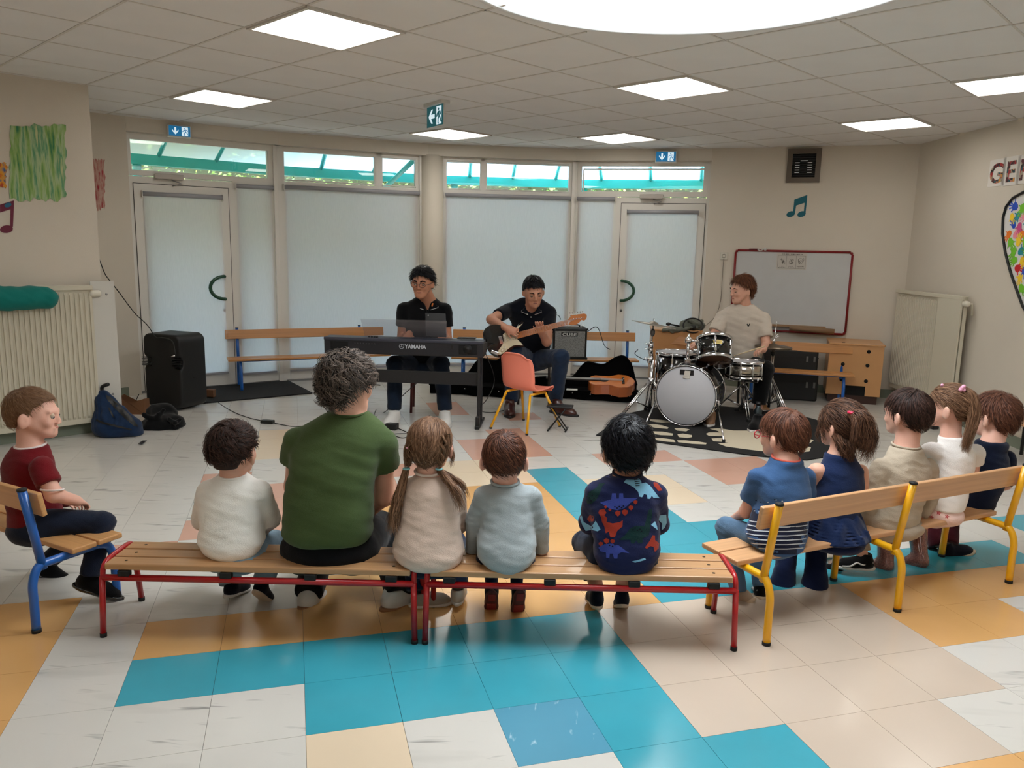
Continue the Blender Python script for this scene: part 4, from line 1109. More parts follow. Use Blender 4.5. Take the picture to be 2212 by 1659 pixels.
class Head:
    """local frame: x right of the person, y forward, z up; unit = adult metres times S"""
    def __init__(s, c, S, yaw, pitch=0.0, roll=0.0, kid=False):
        s.c = npv(c); s.S = S; s.kid = kid
        f = np.array((math.cos(yaw), math.sin(yaw), 0.)); r = np.array((f[1], -f[0], 0.)); u = np.array((0, 0, 1.))
        f, u = f * math.cos(pitch) + u * math.sin(pitch), u * math.cos(pitch) - f * math.sin(pitch)
        r, u = r * math.cos(roll) + u * math.sin(roll), u * math.cos(roll) - r * math.sin(roll)
        s.r, s.f, s.u = r, f, u; s.B = (r, f, u)
    def p(s, x, y, z): return s.c + (s.r * x + s.f * y + s.u * z) * s.S
    def loc(s, P_): q = (P_ - s.c) / s.S; return np.stack([q @ s.r, q @ s.f, q @ s.u], -1)
    def build(s, g):
        S = s.S; p = s.p; kd = s.kid; j = .82 if kd else 1.0
        g.ell(p(0, -.012, .030), (.0735 * S, .094 * S, .084 * S), .01 * S, s.B)
        g.cone(p(0, .030, -.015), p(0, .048, -.070 * j), .062 * S, .036 * S, .03 * S)
        for sg in (-1, 1):
            g.cone(p(sg * .045, .005, -.03), p(sg * .022, .052, -.082 * j), .026 * S, .020 * S, .025 * S)
            g.ell(p(sg * .036, .064, -.022), (.022 * S, .016 * S, .020 * S), .02 * S, s.B)
            # ear: dish with rim
            eB = (s.r * 1.0, s.f, s.u)
            ek = 1.14 if kd else 1.0
            e = p(sg * (.0815 + .005 * (ek > 1)), -.012, -.010)
            g.ell(e, (.009 * S * ek, .020 * S * ek, .030 * S * ek), .006 * S, (s.r * .82 + s.f * (.57 * sg), s.f * .82 - s.r * (.57 * sg), s.u))
            g.ell(p(sg * (.090 + .006 * (ek > 1)), .002, -.006), (.006 * S * ek, .011 * S * ek, .018 * S * ek), .004 * S, s.B, sub=True)
            g.ell(p(sg * .0315, .0945, .004), (.0165 * S, .013 * S, .0105 * S), .010 * S, s.B, sub=True)
            g.cone(p(sg * .012, .088, .022), p(sg * .048, .074, .024), .0085 * S, .007 * S, .012 * S)
        g.ell(p(0, .072, -.094 * j), (.017 * S, .014 * S, .014 * S), .02 * S, s.B)
        g.cone(p(0, .086 if kd else .088, .006 if kd else .010), p(0, .098 if kd else .106, -.024 if kd else -.026), .0075 * S, (.0095 if kd else .0105) * S, .012 * S)
        for sg in (-1, 1): g.ell(p(sg * .012, .096, -.031), (.0075 * S, .009 * S, .007 * S), .006 * S, s.B)
        g.cone(p(-.018, .083, -.052 * j - .008), p(.018, .083, -.052 * j - .008), .006 * S, .006 * S, .008 * S)
        return g
    def face(s, body, iris=(.16, .10, .06), brow=None, lip=(.62, .36, .33), closed=0.0, smile=0.0, bt=1.0):
        S = s.S; j = .82 if s.kid else 1.0
        wm = mat('eye_white', (.66, .62, .58), rough=.3); im = mat('iris_%d' % int(iris[0] * 100), iris, rough=.15)
        for sg in (-1, 1):
            lidm = mat('eyelid_%d' % int(lip[0] * 100 + lip[1] * 1000), tuple(c * .93 for c in (lip[0] * 1.12, lip[1] * 1.55, lip[2] * 1.45)), rough=.5)
            if closed >= .6:
                e = MB().ball(Vector(s.p(sg * .0315, .0785, .003)), .0122 * S, 14).build('eyelid', lidm, body, recalc=False)
                MB().tube([Vector(s.p(sg * (.0315 + x), .0895 - abs(x) * .35, -.0045 + abs(x) * .2)) for x in (-.010, -.004, .004, .010)], .0013 * S, 6).build('eyelash', mat('lash', (.06, .04, .035), rough=.6), e, recalc=False)
            else:
                MB().ball(Vector(s.p(sg * .0315, .0770, .0075)), .0122 * S, 14).build('eyelid', lidm, body, recalc=False)
                e = MB().ball(Vector(s.p(sg * .0315, .0775, .003)), .0118 * S, 14).build('eye', wm, body, recalc=False)
                MB().ball(Vector(s.p(sg * .0315 , .0835, .001 - .004 * closed)), .0070 * S, 10).build('iris', im, e, recalc=False)
            if brow is not None:
                MB().tube([Vector(s.p(sg * .014, .0965, .0235)), Vector(s.p(sg * .030, .0935, .0295 + .002)), Vector(s.p(sg * .050, .0765, .0235))], [.0040 * S * bt, .0045 * S * bt, .002 * S * bt], 6).build('eyebrow', brow, body, recalc=False)
        lm = mat('lips_%d' % int(lip[0] * 100), lip, rough=.5)
        z = -.052 * j - .008
        MB().tube([Vector(s.p(x, .0885 - abs(x) * .38 - .004 * (abs(x) > .02), z + smile * abs(x) * .25)) for x in (-.026, -.014, 0, .014, .026)], [.0018 * S, .0036 * S, .0042 * S, .0036 * S, .0018 * S], 8).build('mouth', lm, body, recalc=False)

def hair_cap(h, t, front=.062, nape=-.055, side=.012, fy=.030, noise=.0016, seed=0, top=0.0, fringe=None, earx=.05, step=.0035, extra=None):
    """hair volume: cranium offset minus face, ears and neck"""
    S = h.S; R = .125 * S + t * S + top * S
    g = SDF(h.c - R, h.c + R + np.array((0, 0, top * S)), step)
    cl = None
    g.ell(h.p(0, -.016, .032 + top * .4), ((.0735 + t) * S, (.094 + t) * S, (.084 + t + top) * S), .01, h.B)
    g.cone(h.p(0, -.055, .0), h.p(0, -.055, nape + .02), (.052 + t * .7) * S, (.045 + t * .5) * S, .03 * S)
    if extra: extra(g, h)
    if noise: g.noise(noise * S, 130 / max(S, .5), seed); g.noise(noise * .5 * S, 260, seed + 3)
    X = (g.ax[0][:, None, None] - h.c[0]) / S; Y = (g.ax[1][None, :, None] - h.c[1]) / S; Z = (g.ax[2][None, None, :] - h.c[2]) / S
    u = X * h.r[0] + Y * h.r[1] + Z * h.r[2]; v = X * h.f[0] + Y * h.f[1] + Z * h.f[2]; w = X * h.u[0] + Y * h.u[1] + Z * h.u[2]
    fr = front + (fringe(u) if fringe else -.25 * np.maximum(0, np.abs(u) - .03)) * 1.0
    line = np.where(v > fy, fr, 0)
    # hairline as a smooth function of v: front line, drop at the temple, back down to the nape
    low = np.interp(v, [-.12, -.055, -.034, .010, fy, fy + .03, .2], [nape, nape, side, side + .006, side + .03, front - .01, front]) if True else 0
    low = np.where(v > fy + .03, fr, low)
    g.d = np.maximum(g.d, ((low - w) * S).astype(np.float32))
    return g
def add_tone(me, tones):
    a = me.attributes.new('tone', 'FLOAT', 'POINT'); a.data.foreach_set('value', np.asarray(tones, np.float32))
def ribbons(roots, dirs, nrm, L, width, h=None, nseg=5, lift=.15, grav=0.0, curl=0.0, cfreq=3.0, follow=None, tone=(0, 1), wavy=0.0):
    """strand ribbons; arrays (N,3). follow = (centre, radii, basis) ellipsoid to hug"""
    N = len(roots); P_ = roots.copy(); D = dirs.copy()
    ph = npr.uniform(0, 6.28, N); pts = [P_.copy()]; puff = npr.uniform(.003, .045 + lift * .12, N)
    st = (L / nseg)[:, None] if np.ndim(L) else np.full((N, 1), L / nseg)
    side0 = np.cross(D, nrm); side0 /= np.linalg.norm(side0, axis=1)[:, None] + 1e-9
    for i in range(nseg):
        Dn = D + nrm * lift * (1 - i / nseg) + np.array((0, 0, -grav)) * (i + 1) / nseg
        if curl: Dn = Dn + side0 * (curl * np.sin(ph + cfreq * i))[:, None] + nrm * (curl * .8 * np.cos(ph + cfreq * i))[:, None]
        Dn /= np.linalg.norm(Dn, axis=1)[:, None] + 1e-9
        P_ = P_ + Dn * st
        if follow is not None:
            c, r, B = follow; q = P_ - c; l = np.stack([q @ B[0] / r[0], q @ B[1] / r[1], q @ B[2] / r[2]], 1); m = np.linalg.norm(l, axis=1)
            k = np.maximum(1.0 + puff * min(1, (i + 1) / 3), m) / m
            P_ = c + q * k[:, None]
            nrm = np.stack([l[:, 0] / r[0], l[:, 1] / r[1], l[:, 2] / r[2]], 1) @ np.array(B); nrm /= np.linalg.norm(nrm, axis=1)[:, None]
            D = D - nrm * (D * nrm).sum(1)[:, None]; D += np.array((0, 0, -grav * .3)); D /= np.linalg.norm(D, axis=1)[:, None] + 1e-9
        pts.append(P_.copy())
    vs = []; w = np.asarray(width)
    for i, p in enumerate(pts):
        t = pts[min(i + 1, nseg)] - pts[max(i - 1, 0)]; s_ = np.cross(t, nrm); s_ /= np.linalg.norm(s_, axis=1)[:, None] + 1e-9
        ww = w * (1 - (i / nseg) ** 2 * .85) * .5
        vs += [p - s_ * ww[..., None] if ww.ndim else p - s_ * ww, p + nrm * (w * .25 if np.ndim(w) == 0 else (w * .25)[:, None]), p + s_ * ww[..., None] if ww.ndim else p + s_ * ww]
    Vs = np.stack(vs, 1).reshape(-1, 3); K = 3 * (nseg + 1); b = np.arange(N)[:, None] * K; fs = []
    for i in range(nseg):
        for k in (0, 1): fs.append(np.concatenate([b + 3 * i + k, b + 3 * i + k + 1, b + 3 * i + 4 + k, b + 3 * i + 3 + k], 1))
    tn = np.repeat(npr.uniform(tone[0], tone[1], N), K)
    return Vs, np.concatenate(fs), tn
def join_mesh(name, parts):
    """parts: (V, F(quads), tone)"""
    off = 0; VV, FF, TT = [], [], []
    for v, f, t in parts: VV.append(v); FF.append(f + off); TT.append(t); off += len(v)
    v = np.concatenate(VV); F = np.concatenate(FF); me = bpy.data.meshes.new(name); me.vertices.add(len(v)); me.vertices.foreach_set('co', v.astype(np.float32).ravel())
    me.loops.add(len(F) * 4); me.loops.foreach_set('vertex_index', F.astype(np.int32).ravel()); me.polygons.add(len(F))
    me.polygons.foreach_set('loop_start', np.arange(0, len(F) * 4, 4, dtype=np.int32)); me.polygons.foreach_set('loop_total', np.full(len(F), 4, np.int32))
    me.update(calc_edges=True); me.polygons.foreach_set('use_smooth', np.ones(len(F), bool)); add_tone(me, np.concatenate(TT)); return me
def me_arrays(me):
    v = np.empty(len(me.vertices) * 3, np.float32); me.vertices.foreach_get('co', v); f = np.empty(len(me.polygons) * 4, np.int32); me.loops.foreach_get('vertex_index', f)
    n = np.empty(len(me.vertices) * 3, np.float32); me.vertices.foreach_get('normal', n); return v.reshape(-1, 3), f.reshape(-1, 4), n.reshape(-1, 3)
def make_hair(h, m, parent, t=.014, N=1500, L=.05, width=.0022, whorl=(0, -.06, .10), swirl=.5, lift=.12, curl=0.0, grav=.1, cfreq=3.0, extra_parts=None, base=.3, under=None, **kw):
    g = hair_cap(h, t, **kw); me = g.mesh('hair'); v, f, n = me_arrays(me); bpy.data.meshes.remove(me)
    parts = [(v, f, np.full(len(v), base))]
    if under:
        kw2 = dict(kw); kw2.update(nape=under[1], noise=0, top=0, side=under[3] if len(under) > 3 else kw.get('side', 0)); gu = hair_cap(h, under[0], **kw2); mu = gu.mesh('u'); v2, f2, n2 = me_arrays(mu); bpy.data.meshes.remove(mu); parts.append((v2, f2, np.full(len(v2), under[2])))
    if N:
        loc = h.loc(v); i = npr.choice(len(v), min(N, len(v)), replace=len(v) < N); r = v[i].astype(float); nn = n[i].astype(float)
        keep = ((nn * (r - h.c)).sum(1) > .01); r, nn = r[keep], nn[keep]
        wv = r - h.p(*whorl); D = wv - nn * (wv * nn).sum(1)[:, None]; D /= np.linalg.norm(D, axis=1)[:, None] + 1e-9
        D = D + np.cross(nn, D) * swirl + npr.normal(size=D.shape) * .12; D -= nn * (D * nn).sum(1)[:, None]; D /= np.linalg.norm(D, axis=1)[:, None] + 1e-9
        LL = npr.uniform(.6, 1.2, len(r)) * L * h.S
        R3 = np.array((.0735 + t, .094 + t, .084 + t + kw.get('top', 0))) * h.S
        parts.append(ribbons(r - nn * .001, D, nn, LL, width * npr.uniform(.6, 1.3, len(r)), lift=lift, grav=grav, curl=curl, cfreq=cfreq, follow=(h.p(0, -.016, .032 + kw.get('top', 0) * .4), R3, np.array(h.B)) if curl == 0 else None))
    if extra_parts: parts += extra_parts
    me = join_mesh('hair', parts); return link('hair', me, m, parent)
def lock(path, r0, r1, N, width=.003, seed=0, wave=.0, wf=9.0, tone=(0, 1), flare=1.0):
    """hair lock following a path: N ribbons spread round it"""
    P0 = np.array([tuple(p) for p in spline(path, 5)]); M = len(P0); vs = []; fs = []; tn = []
    T = np.gradient(P0, axis=0); T /= np.linalg.norm(T, axis=1)[:, None]
    U = np.cross(T, np.array((.3, .9, .1))); U /= np.linalg.norm(U, axis=1)[:, None] + 1e-9; Wv = np.cross(T, U)
    s_ = np.linspace(0, 1, M); rad = np.interp(s_, [0, .5, 1], [r0, (r0 + r1) / 2 * 1.1, r1])
    for k in range(N):
        a = npr.uniform(0, 6.28); q = math.sqrt(npr.uniform(.15, 1)); ph = npr.uniform(0, 6.28); ph2 = npr.uniform(0, 6.28)
        e = npr.uniform(.75, 1.0); m_ = max(3, int(M * e))
        ra = rad[:m_] * q; aa = a + .6 * np.sin(s_[:m_] * 3 + ph)
        C = P0[:m_] + U[:m_] * (np.cos(aa) * ra)[:, None] + Wv[:m_] * (np.sin(aa) * ra)[:, None]
        if wave: C = C + U[:m_] * (wave * np.sin(wf * s_[:m_] * 2 + ph))[:, None] * s_[:m_, None] + Wv[:m_] * (wave * np.cos(wf * s_[:m_] * 2 + ph2))[:, None] * s_[:m_, None]
        out = C - P0[:m_]; out /= np.linalg.norm(out, axis=1)[:, None] + 1e-9; sd = np.cross(T[:m_], out); w = width * npr.uniform(.6, 1.3) * (1 - .8 * (np.linspace(0, 1, m_)) ** 2) * .5
        o = len(vs) and sum(len(x) for x in vs)
        vs.append(np.stack([C - sd * w[:, None], C + out * w[:, None] * .6, C + sd * w[:, None]], 1).reshape(-1, 3))
        b = np.arange(m_ - 1) * 3 + o
        for c_ in (0, 1): fs.append(np.stack([b + c_, b + c_ + 1, b + c_ + 4, b + c_ + 3], 1))
        tn.append(np.full(m_ * 3, npr.uniform(*tone)))
    return np.concatenate(vs), np.concatenate(fs), np.concatenate(tn)

def hand(g, w, d, nrm, S=1.0, curl=.5, side=1, spread=.12, fingers=True, tgt=None):
    """palm from wrist w along d; nrm = palm facing; side=+1 thumb towards d x nrm"""
    w = npv(w); d = npv(d); d /= np.linalg.norm(d); nrm = npv(nrm); nrm -= d * (nrm @ d); nrm /= np.linalg.norm(nrm); x = np.cross(d, nrm) * side
    B = (x, d, nrm); R = .0085 * S
    g.ell(w + d * .045 * S, (.040 * S, .050 * S, .016 * S), .012 * S, B)
    g.cone(w - d * .01 * S, w + d * .03 * S, .024 * S, .024 * S, .02 * S)
    for i, (off, L) in enumerate(((.030, .068), (.010, .076), (-.010, .071), (-.029, .056))):
        b = w + d * .078 * S + x * off * S; f = curl * (1 + .12 * i)
        dd = d * math.cos(f * .6) + nrm * math.sin(f * .6) + x * spread * off * 20
        dd /= np.linalg.norm(dd); m = b + dd * L * .48 * S
        e = d * math.cos(f * 1.7) + nrm * math.sin(f * 1.7) + x * spread * off * 12; e /= np.linalg.norm(e)
        m2 = m + e * L * .30 * S; e2 = d * math.cos(f * 2.5) + nrm * math.sin(f * 2.5); e2 /= np.linalg.norm(e2)
        g.cone(b - d * .012 * S, m, R * 1.05, R * .95, .004 * S); g.cone(m, m2, R * .95, R * .85, .003 * S); g.cone(m2, m2 + e2 * L * .24 * S, R * .85, R * .72, .003 * S)
    b = w + d * .022 * S + x * .028 * S; td = d * .62 + x * .62 + nrm * .35; td /= np.linalg.norm(td); m = b + td * .038 * S
    g.cone(b, m, R * 1.4, R * 1.1, .010 * S); e = d * .85 + x * .2 + nrm * .4; e /= np.linalg.norm(e); g.cone(m, m + e * .028 * S, R * 1.1, R * .85, .004 * S)

def shoe(ank, dirv, S, parent, upper, sole, name='shoe', pitch=0.0, high=False, laces=None, roll=0.0, stripe=None, tread=None, label=None):
    """ank: ankle joint; dirv: toe direction (horizontal); pitch>0 lifts the heel"""
    a = npv(ank); d = npv(dirv); d[2] = 0; d /= np.linalg.norm(d); x = np.array((d[1], -d[0], 0)); z = np.array((0, 0, 1.))
    d2 = d * math.cos(pitch) - z * math.sin(pitch); z2 = z * math.cos(pitch) + d * math.sin(pitch)
    L = .26 * S; hl = a - z2 * .082 * S - d2 * .055 * S
    q = lambda u, v, w: hl + d2 * u * L + x * v * L + z2 * w * L
    R = L * 1.25; c = q(.45, 0, .15); B = (d2, x, z2)
    g = SDF(c - R * .75, c + R * .75, .0036 if S < .8 else .0045)
    g.ell(q(.18, 0, .16), (.20 * L, .145 * L, .20 * L), .03 * S, B); g.ell(q(.62, 0, .11), (.37 * L, .18 * L, .15 * L), .05 * S, B)
    g.cone(q(.30, 0, .26), q(.72, 0, .14), .135 * L, .11 * L, .04 * S)
    g.cone(q(.19, 0, .2), q(.20, 0, .46 if high else .36), .15 * L, .145 * L, .03 * S, cut=1.0)
    g.ell(q(.19, 0, .52 if high else .42), (.115 * L, .105 * L, .09 * L), .01, B, sub=True)
    g.plane(q(0, 0, .02), -z2)
    up = link(name, g.mesh(name), upper, parent)
    if label: up['label'] = label
    g = SDF(c - R * .75, c + R * .75, .0036 if S < .8 else .0045)
    for k in range(13):
        t = k / 12; u = t * .96 + .02; w_ = np.interp(t, [0, .12, .3, .5, .72, .9, 1], [.07, .15, .145, .145, .185, .14, .06])
        for sg in (-1, 1): g.ell(q(u, sg * w_ * .45, .045), (.09 * L, w_ * .62 * L, .075 * L), .02 * S, B)
    g.plane(q(0, 0, -.012), -z2, .002); g.plane(q(0, 0, .085), z2, .002)
    link('sole', g.mesh('sole'), sole, up)
    if tread is not None:
        t_ = MB()
        for (u0, u1, w_) in ((.06, .34, .10), (.5, .93, .13)):
            c_ = q((u0 + u1) / 2, 0, -.016); t_.obox(c_, d2, x, z2, (u1 - u0) * L, w_ * 2 * L, .004, .0015)
        t_.build('tread', tread, up)
    if laces is not None:
        t_ = MB()
        for k in range(4):
            u = .36 + k * .085; h_ = .335 - k * .042
            t_.tube([Vector(q(u, -.09, h_ - .03)), Vector(q(u + .03, 0, h_ + .022)), Vector(q(u + .06, .09, h_ - .04))], .0028 * S * 1.3, 6)
            t_.tube([Vector(q(u, .09, h_ - .03)), Vector(q(u + .03, 0, h_ + .024)), Vector(q(u + .06, -.09, h_ - .04))], .0028 * S * 1.3, 6)
        t_.build('laces', laces, up)
    if stripe is not None:
        for sg in (-1, 1):
            pts = [Vector(q(*p)) for p in ((.86, sg * .165, .10), (.66, sg * .205, .135), (.50, sg * .19, .235), (.36, sg * .17, .19), (.24, sg * .165, .20), (.04, sg * .10, .24))]
            MB().tube(spline(pts, 4), .0042 * S * 1.5, 6).build('side_stripe', stripe, up)
    return up

def st(py0, xl, xr, Y, hd, rt=(1, 0)):
    """torso station from a pixel row: left/right contour at depth Y"""
    a = P(xl, py0, Y); b = P(xr, py0, Y); c = (a + b) / 2; w = (b.x - a.x) / 2
    cs, sn = abs(rt[0]), abs(rt[1])
    A = math.sqrt(max((w * w - (hd * sn) ** 2), (w * .6) ** 2)) / max(cs, .3)
    return (npv(c), A, hd)
def bbox(pts, m): a = np.array([npv(p) for p in pts]); return a.min(0) - m, a.max(0) + m
def seg(g, pts, rad, k=.012, cut=None):
    for i in range(len(pts) - 1): g.cone(npv(pts[i]), npv(pts[i + 1]), rad[i], rad[i + 1], k, cut=(cut if i == len(pts) - 2 else None))
    return g
def garment(name, pts, m, h, fn, material, parent, label=None):
    lo, hi = bbox(pts, m); g = SDF(lo, hi, h); fn(g); me = g.mesh(name); o = link(name, me, material, parent)
    if label: o['label'] = label
    return o
def ring(c, rx, ry, r, rt, m, name, parent, tilt=(0, 0), n=28, nrm=(0, 0, 1)):
    c = Vector(c[:3]) if not isinstance(c, Vector) else c; rt = Vector((rt[0], rt[1], 0)); fw = Vector((-rt.y, rt.x, 0)); pts = []
    for k in range(n):
        a = 2 * math.pi * k / n; pts.append(c + rt * rx * math.cos(a) + fw * ry * math.sin(a) + V(0, 0, tilt[0] * math.sin(a) + tilt[1] * math.cos(a)))
    return MB().tube(pts, r, 8, closed=True).build(name, m, parent, recalc=False)
SK = dict(fair=skinm('skin_fair', (.86, .66, .58)), light=skinm('skin_light', (.84, .64, .55)), tan=skinm('skin_tan', (.72, .50, .39)), olive=skinm('skin_olive', (.76, .55, .45)))
HC = dict(brown=hairm('hair_brown', (.10, .06, .05), (.36, .24, .19)), dark=hairm('hair_dark_brown', (.07, .045, .038), (.30, .205, .17)), black=hairm('hair_black', (.012, .012, .018), (.09, .09, .12), .32),
          light=hairm('hair_light_brown', (.28, .18, .12), (.62, .47, .36)), chest=hairm('hair_chestnut', (.16, .085, .06), (.50, .32, .24)), fairb=hairm('hair_short_blond', (.33, .22, .15), (.60, .46, .34)), grey=hairm('hair_greying', (.05, .04, .035), (.50, .44, .40)),
          wavy=hairm('hair_wavy_brown', (.13, .08, .06), (.46, .32, .24)), ginger=hairm('hair_reddish', (.20, .10, .06), (.48, .30, .20)))
def person(label, at, skin, head, neckb, torso, rt, arms, legs, shirt, trous, hh=.0055, sleeve='long', cut=(1, 1), ar=(.040, .034, .027), lr=(.066, .050, .036), S=.62, pelvis=None,
           hands=None, hair=None, fold=0.0, seed=0, hem=None, tshirt_name='shirt', collar=None, tr_name='trousers', tr_cut=None, loose=.006, neck_r=.044, face=None, body_extra=None, shirt_extra=None, coll_at=None, pk=.09, topcut=None, cup=0.0):
    if cup:
        m_ = neck_r * 1.32; q_ = torso[-1]; torso = torso[:-1] + [(q_[0], max(q_[1], m_ * 1.1), max(q_[2], m_ * 1.08)), (q_[0] + np.array((0, 0, cup)), max(q_[1] * .92, m_), max(q_[2] * .92, m_))]
    t = thing('person', label, 'person', (at[0], at[1], 0))
    H = head; pts = [H.p(0, 0, .14), H.p(0, 0, -.14), H.p(.12, .13, 0), H.p(-.12, -.13, 0), H.p(.1, -.13, 0), H.p(-.1, .13, 0), neckb] + [npv(p) for a in arms for p in a] + [npv(p) for l_ in legs for p in l_] + [s_[0] + np.array((s_[1], 0, 0)) for s_ in torso] + [s_[0] - np.array((s_[1], 0, 0)) for s_ in torso]
    if hands: pts += [npv(a[2]) + npv(hd[0]) * .14 * (S if S < .9 else 1) for a, hd in zip(arms, hands) if hd]
    def fb(g):
        H.build(g); nb = npv(neckb)
        g.cone(H.p(0, -.022, -.045), nb, neck_r, neck_r * 1.08, .018)
        g.loft([(s_[0] , s_[1] * .80, s_[2] * .78) for s_ in torso], rt, .02)
        for a in arms: seg(g, a, [r * .93 for r in ar], .02)
        for l_ in legs: seg(g, l_, [r * .80 for r in lr], .02)
        if hands:
            for a, hd in zip(arms, hands):
                if hd: hand(g, a[2], hd[0], hd[1], hd[2] if len(hd) > 2 else (.62 if S < .9 else 1), hd[3] if len(hd) > 3 else .5, hd[4] if len(hd) > 4 else 1)
        if body_extra: body_extra(g)
    lo, hi = bbox(pts, .07); g = SDF(lo, hi, hh); fb(g)
    body = link('body', g.mesh('body'), skin, t)
    # trousers
    pv = npv(pelvis) if pelvis is not None else torso[0][0] + np.array((0, 0, .0))
    def ft(g):
        g.ell(pv, (torso[0][1] * 1.12 + .01, torso[0][2] * 1.15 + .01, pk), .03, (np.array((rt[0], rt[1], 0)), np.array((-rt[1], rt[0], 0)), np.array((0, 0, 1.))))
        for l_ in legs:
            g.cone(npv(l_[0]), npv(l_[1]), lr[0], lr[1], .025)
            k0 = tr_cut if tr_cut is not None else 1.0; ank = npv(l_[1]) + (npv(l_[2]) - npv(l_[1])) * (1.16 if tr_cut is None else 1)
            g.cone(npv(l_[1]), ank, lr[1], lr[2] * 1.12 + .004, .012, cut=k0)
            if fold or True:
                g.folds(npv(l_[1]), npv(l_[2]) - npv(l_[0]), .0025 if S < .9 else .004, .022 if S < .9 else .04, .10 if S < .9 else .16, seed)
        g.noise(.0012 if S < .9 else .002, 45 if S < .9 else 28, seed + 2)
    garment(tr_name, [pv] + [p for l_ in legs for p in l_], .13 if S < .9 else .19, hh * 1.1, ft, trous, t)
    # shirt
    def fs(g):
        g.loft(torso, rt, .012, rnd_=.012, zt=topcut)
        for i, a in enumerate(arms):
            a = [npv(p) for p in a]; L_ = loose
            if sleeve == 'long':
                g.cone(a[0], a[1], ar[0] + L_, ar[1] + L_, .022); g.cone(a[1], a[2], ar[1] + L_, ar[2] + L_, .010, cut=.97)
                e = a[1]; g.folds(e, a[2] - a[0], .003, .022, .07 if S < .9 else .12, seed)
            elif sleeve == 'none': pass
            else: g.cone(a[0], a[1], ar[0] + L_ * 1.6, ar[1] + L_ * 2.4 + .004, .020, cut=sleeve)
        if shirt_extra: shirt_extra(g)
        if fold: g.noise(fold, 26 if S < .9 else 16, seed, zf=1.5); g.noise(fold * .45, 60 if S < .9 else 34, seed + 1, zf=1.8)
        # neck opening
        nb = npv(coll_at if coll_at is not None else neckb)
        g.ell(nb + np.array((0, 0, .018 + cup * 1.1)), (neck_r * 1.12, neck_r * 1.18, .030), .006, sub=True)
    sh = garment(tshirt_name, [s_[0] + np.array((s_[1], 0, 0)) for s_ in torso] + [s_[0] - np.array((s_[1], 0, 0)) for s_ in torso] + [p for a in arms for p in a], .12 if S < .9 else .16, hh * .9, fs, shirt, t)
    if collar is not None:
        nb = Vector(coll_at if coll_at is not None else neckb)
        ring(nb + V(0, 0, .005 + cup), neck_r * 1.16, neck_r * 1.2, .0055, rt, collar, 'collar', sh, tilt=(.004, 0))
    return t, body, sh
UP = math.pi / 2
deg = math.radians
navy_jean = cloth('denim_navy', (.085, .115, .18), .2); jean = cloth('denim_mid', (.30, .40, .50), .2); jean_d = cloth('denim_dark', (.10, .15, .24), .2)
white_sole = mat('white_rubber_sole', (.82, .80, .78), rough=.6); gum = mat('gum_sole', (.58, .40, .26), rough=.6); cream = mat('cream_sole', (.80, .72, .62), rough=.6)
navy_sh = cloth('shoe_navy', (.055, .06, .11)); black_sh = cloth('shoe_black', (.035, .035, .045)); white_sh = mat('white_leather', (.84, .83, .81), rough=.45, bump=.05)

# --- boy in white sweatshirt
Y0 = 2.95
def leg(hx, hy, hY, kx, ky, kY, ax_, ay_, aY): return [P(hx, hy, hY), P(kx, ky, kY), P(ax_, ay_, aY)]
H1 = Head(P(506, 978, 2.99), .985, deg(78), -.05, 0, True)
wt = cloth('sweatshirt_offwhite', (.93, .915, .885), .03)
t, body, sh = person('small boy with dark wavy hair in an off-white sweatshirt and jeans, seen from behind', (-1.05, 2.95), SK['light'], H1, P(503, 1028, 2.98),
    [st(1200, 462, 548, 2.92, .080), st(1188, 444, 562, 2.93, .095), st(1165, 430, 572, 2.94, .105), st(1140, 434, 566, 2.95, .10), st(1110, 433, 564, 2.96, .095), st(1075, 432, 566, 2.97, .09), st(1052, 440, 562, 2.975, .08), st(1034, 458, 548, 2.98, .064), st(1024, 474, 534, 2.98, .05)], (1, 0),
    [[P(452, 1062, 2.98), P(440, 1120, 3.03), P(470, 1145, 3.17)], [P(560, 1062, 2.98), P(580, 1118, 3.04), P(558, 1148, 3.16)]],
    [leg(475, 1205, 2.96, 490, 1172, 3.22, 497, 1250, 3.14), leg(540, 1200, 2.96, 592, 1172, 3.18, 573, 1245, 3.12)],
    wt, cloth('denim_faded', (.48, .57, .63), .25), hh=.0055, ar=(.043, .040, .030), lr=(.062, .050, .038), hair=None, fold=.0015, seed=1, pelvis=P(516, 1204, 2.935), pk=.066, collar=wt, neck_r=.045)
make_hair(H1, HC['dark'], body, t=.016, N=2600, L=.034, whorl=(.01, -.05, .1), swirl=1.2, nape=-.012, side=.026, width=.003, lift=.42, noise=.004, under=(.0045, -.05, .45))
shoe(P(500, 1262, 3.135), (.35, 1, 0), .60, t, navy_sh, white_sole, pitch=.15, high=True); shoe(P(566, 1262, 3.11), (.25, 1, 0), .60, t, navy_sh, cream, pitch=.75, high=True)

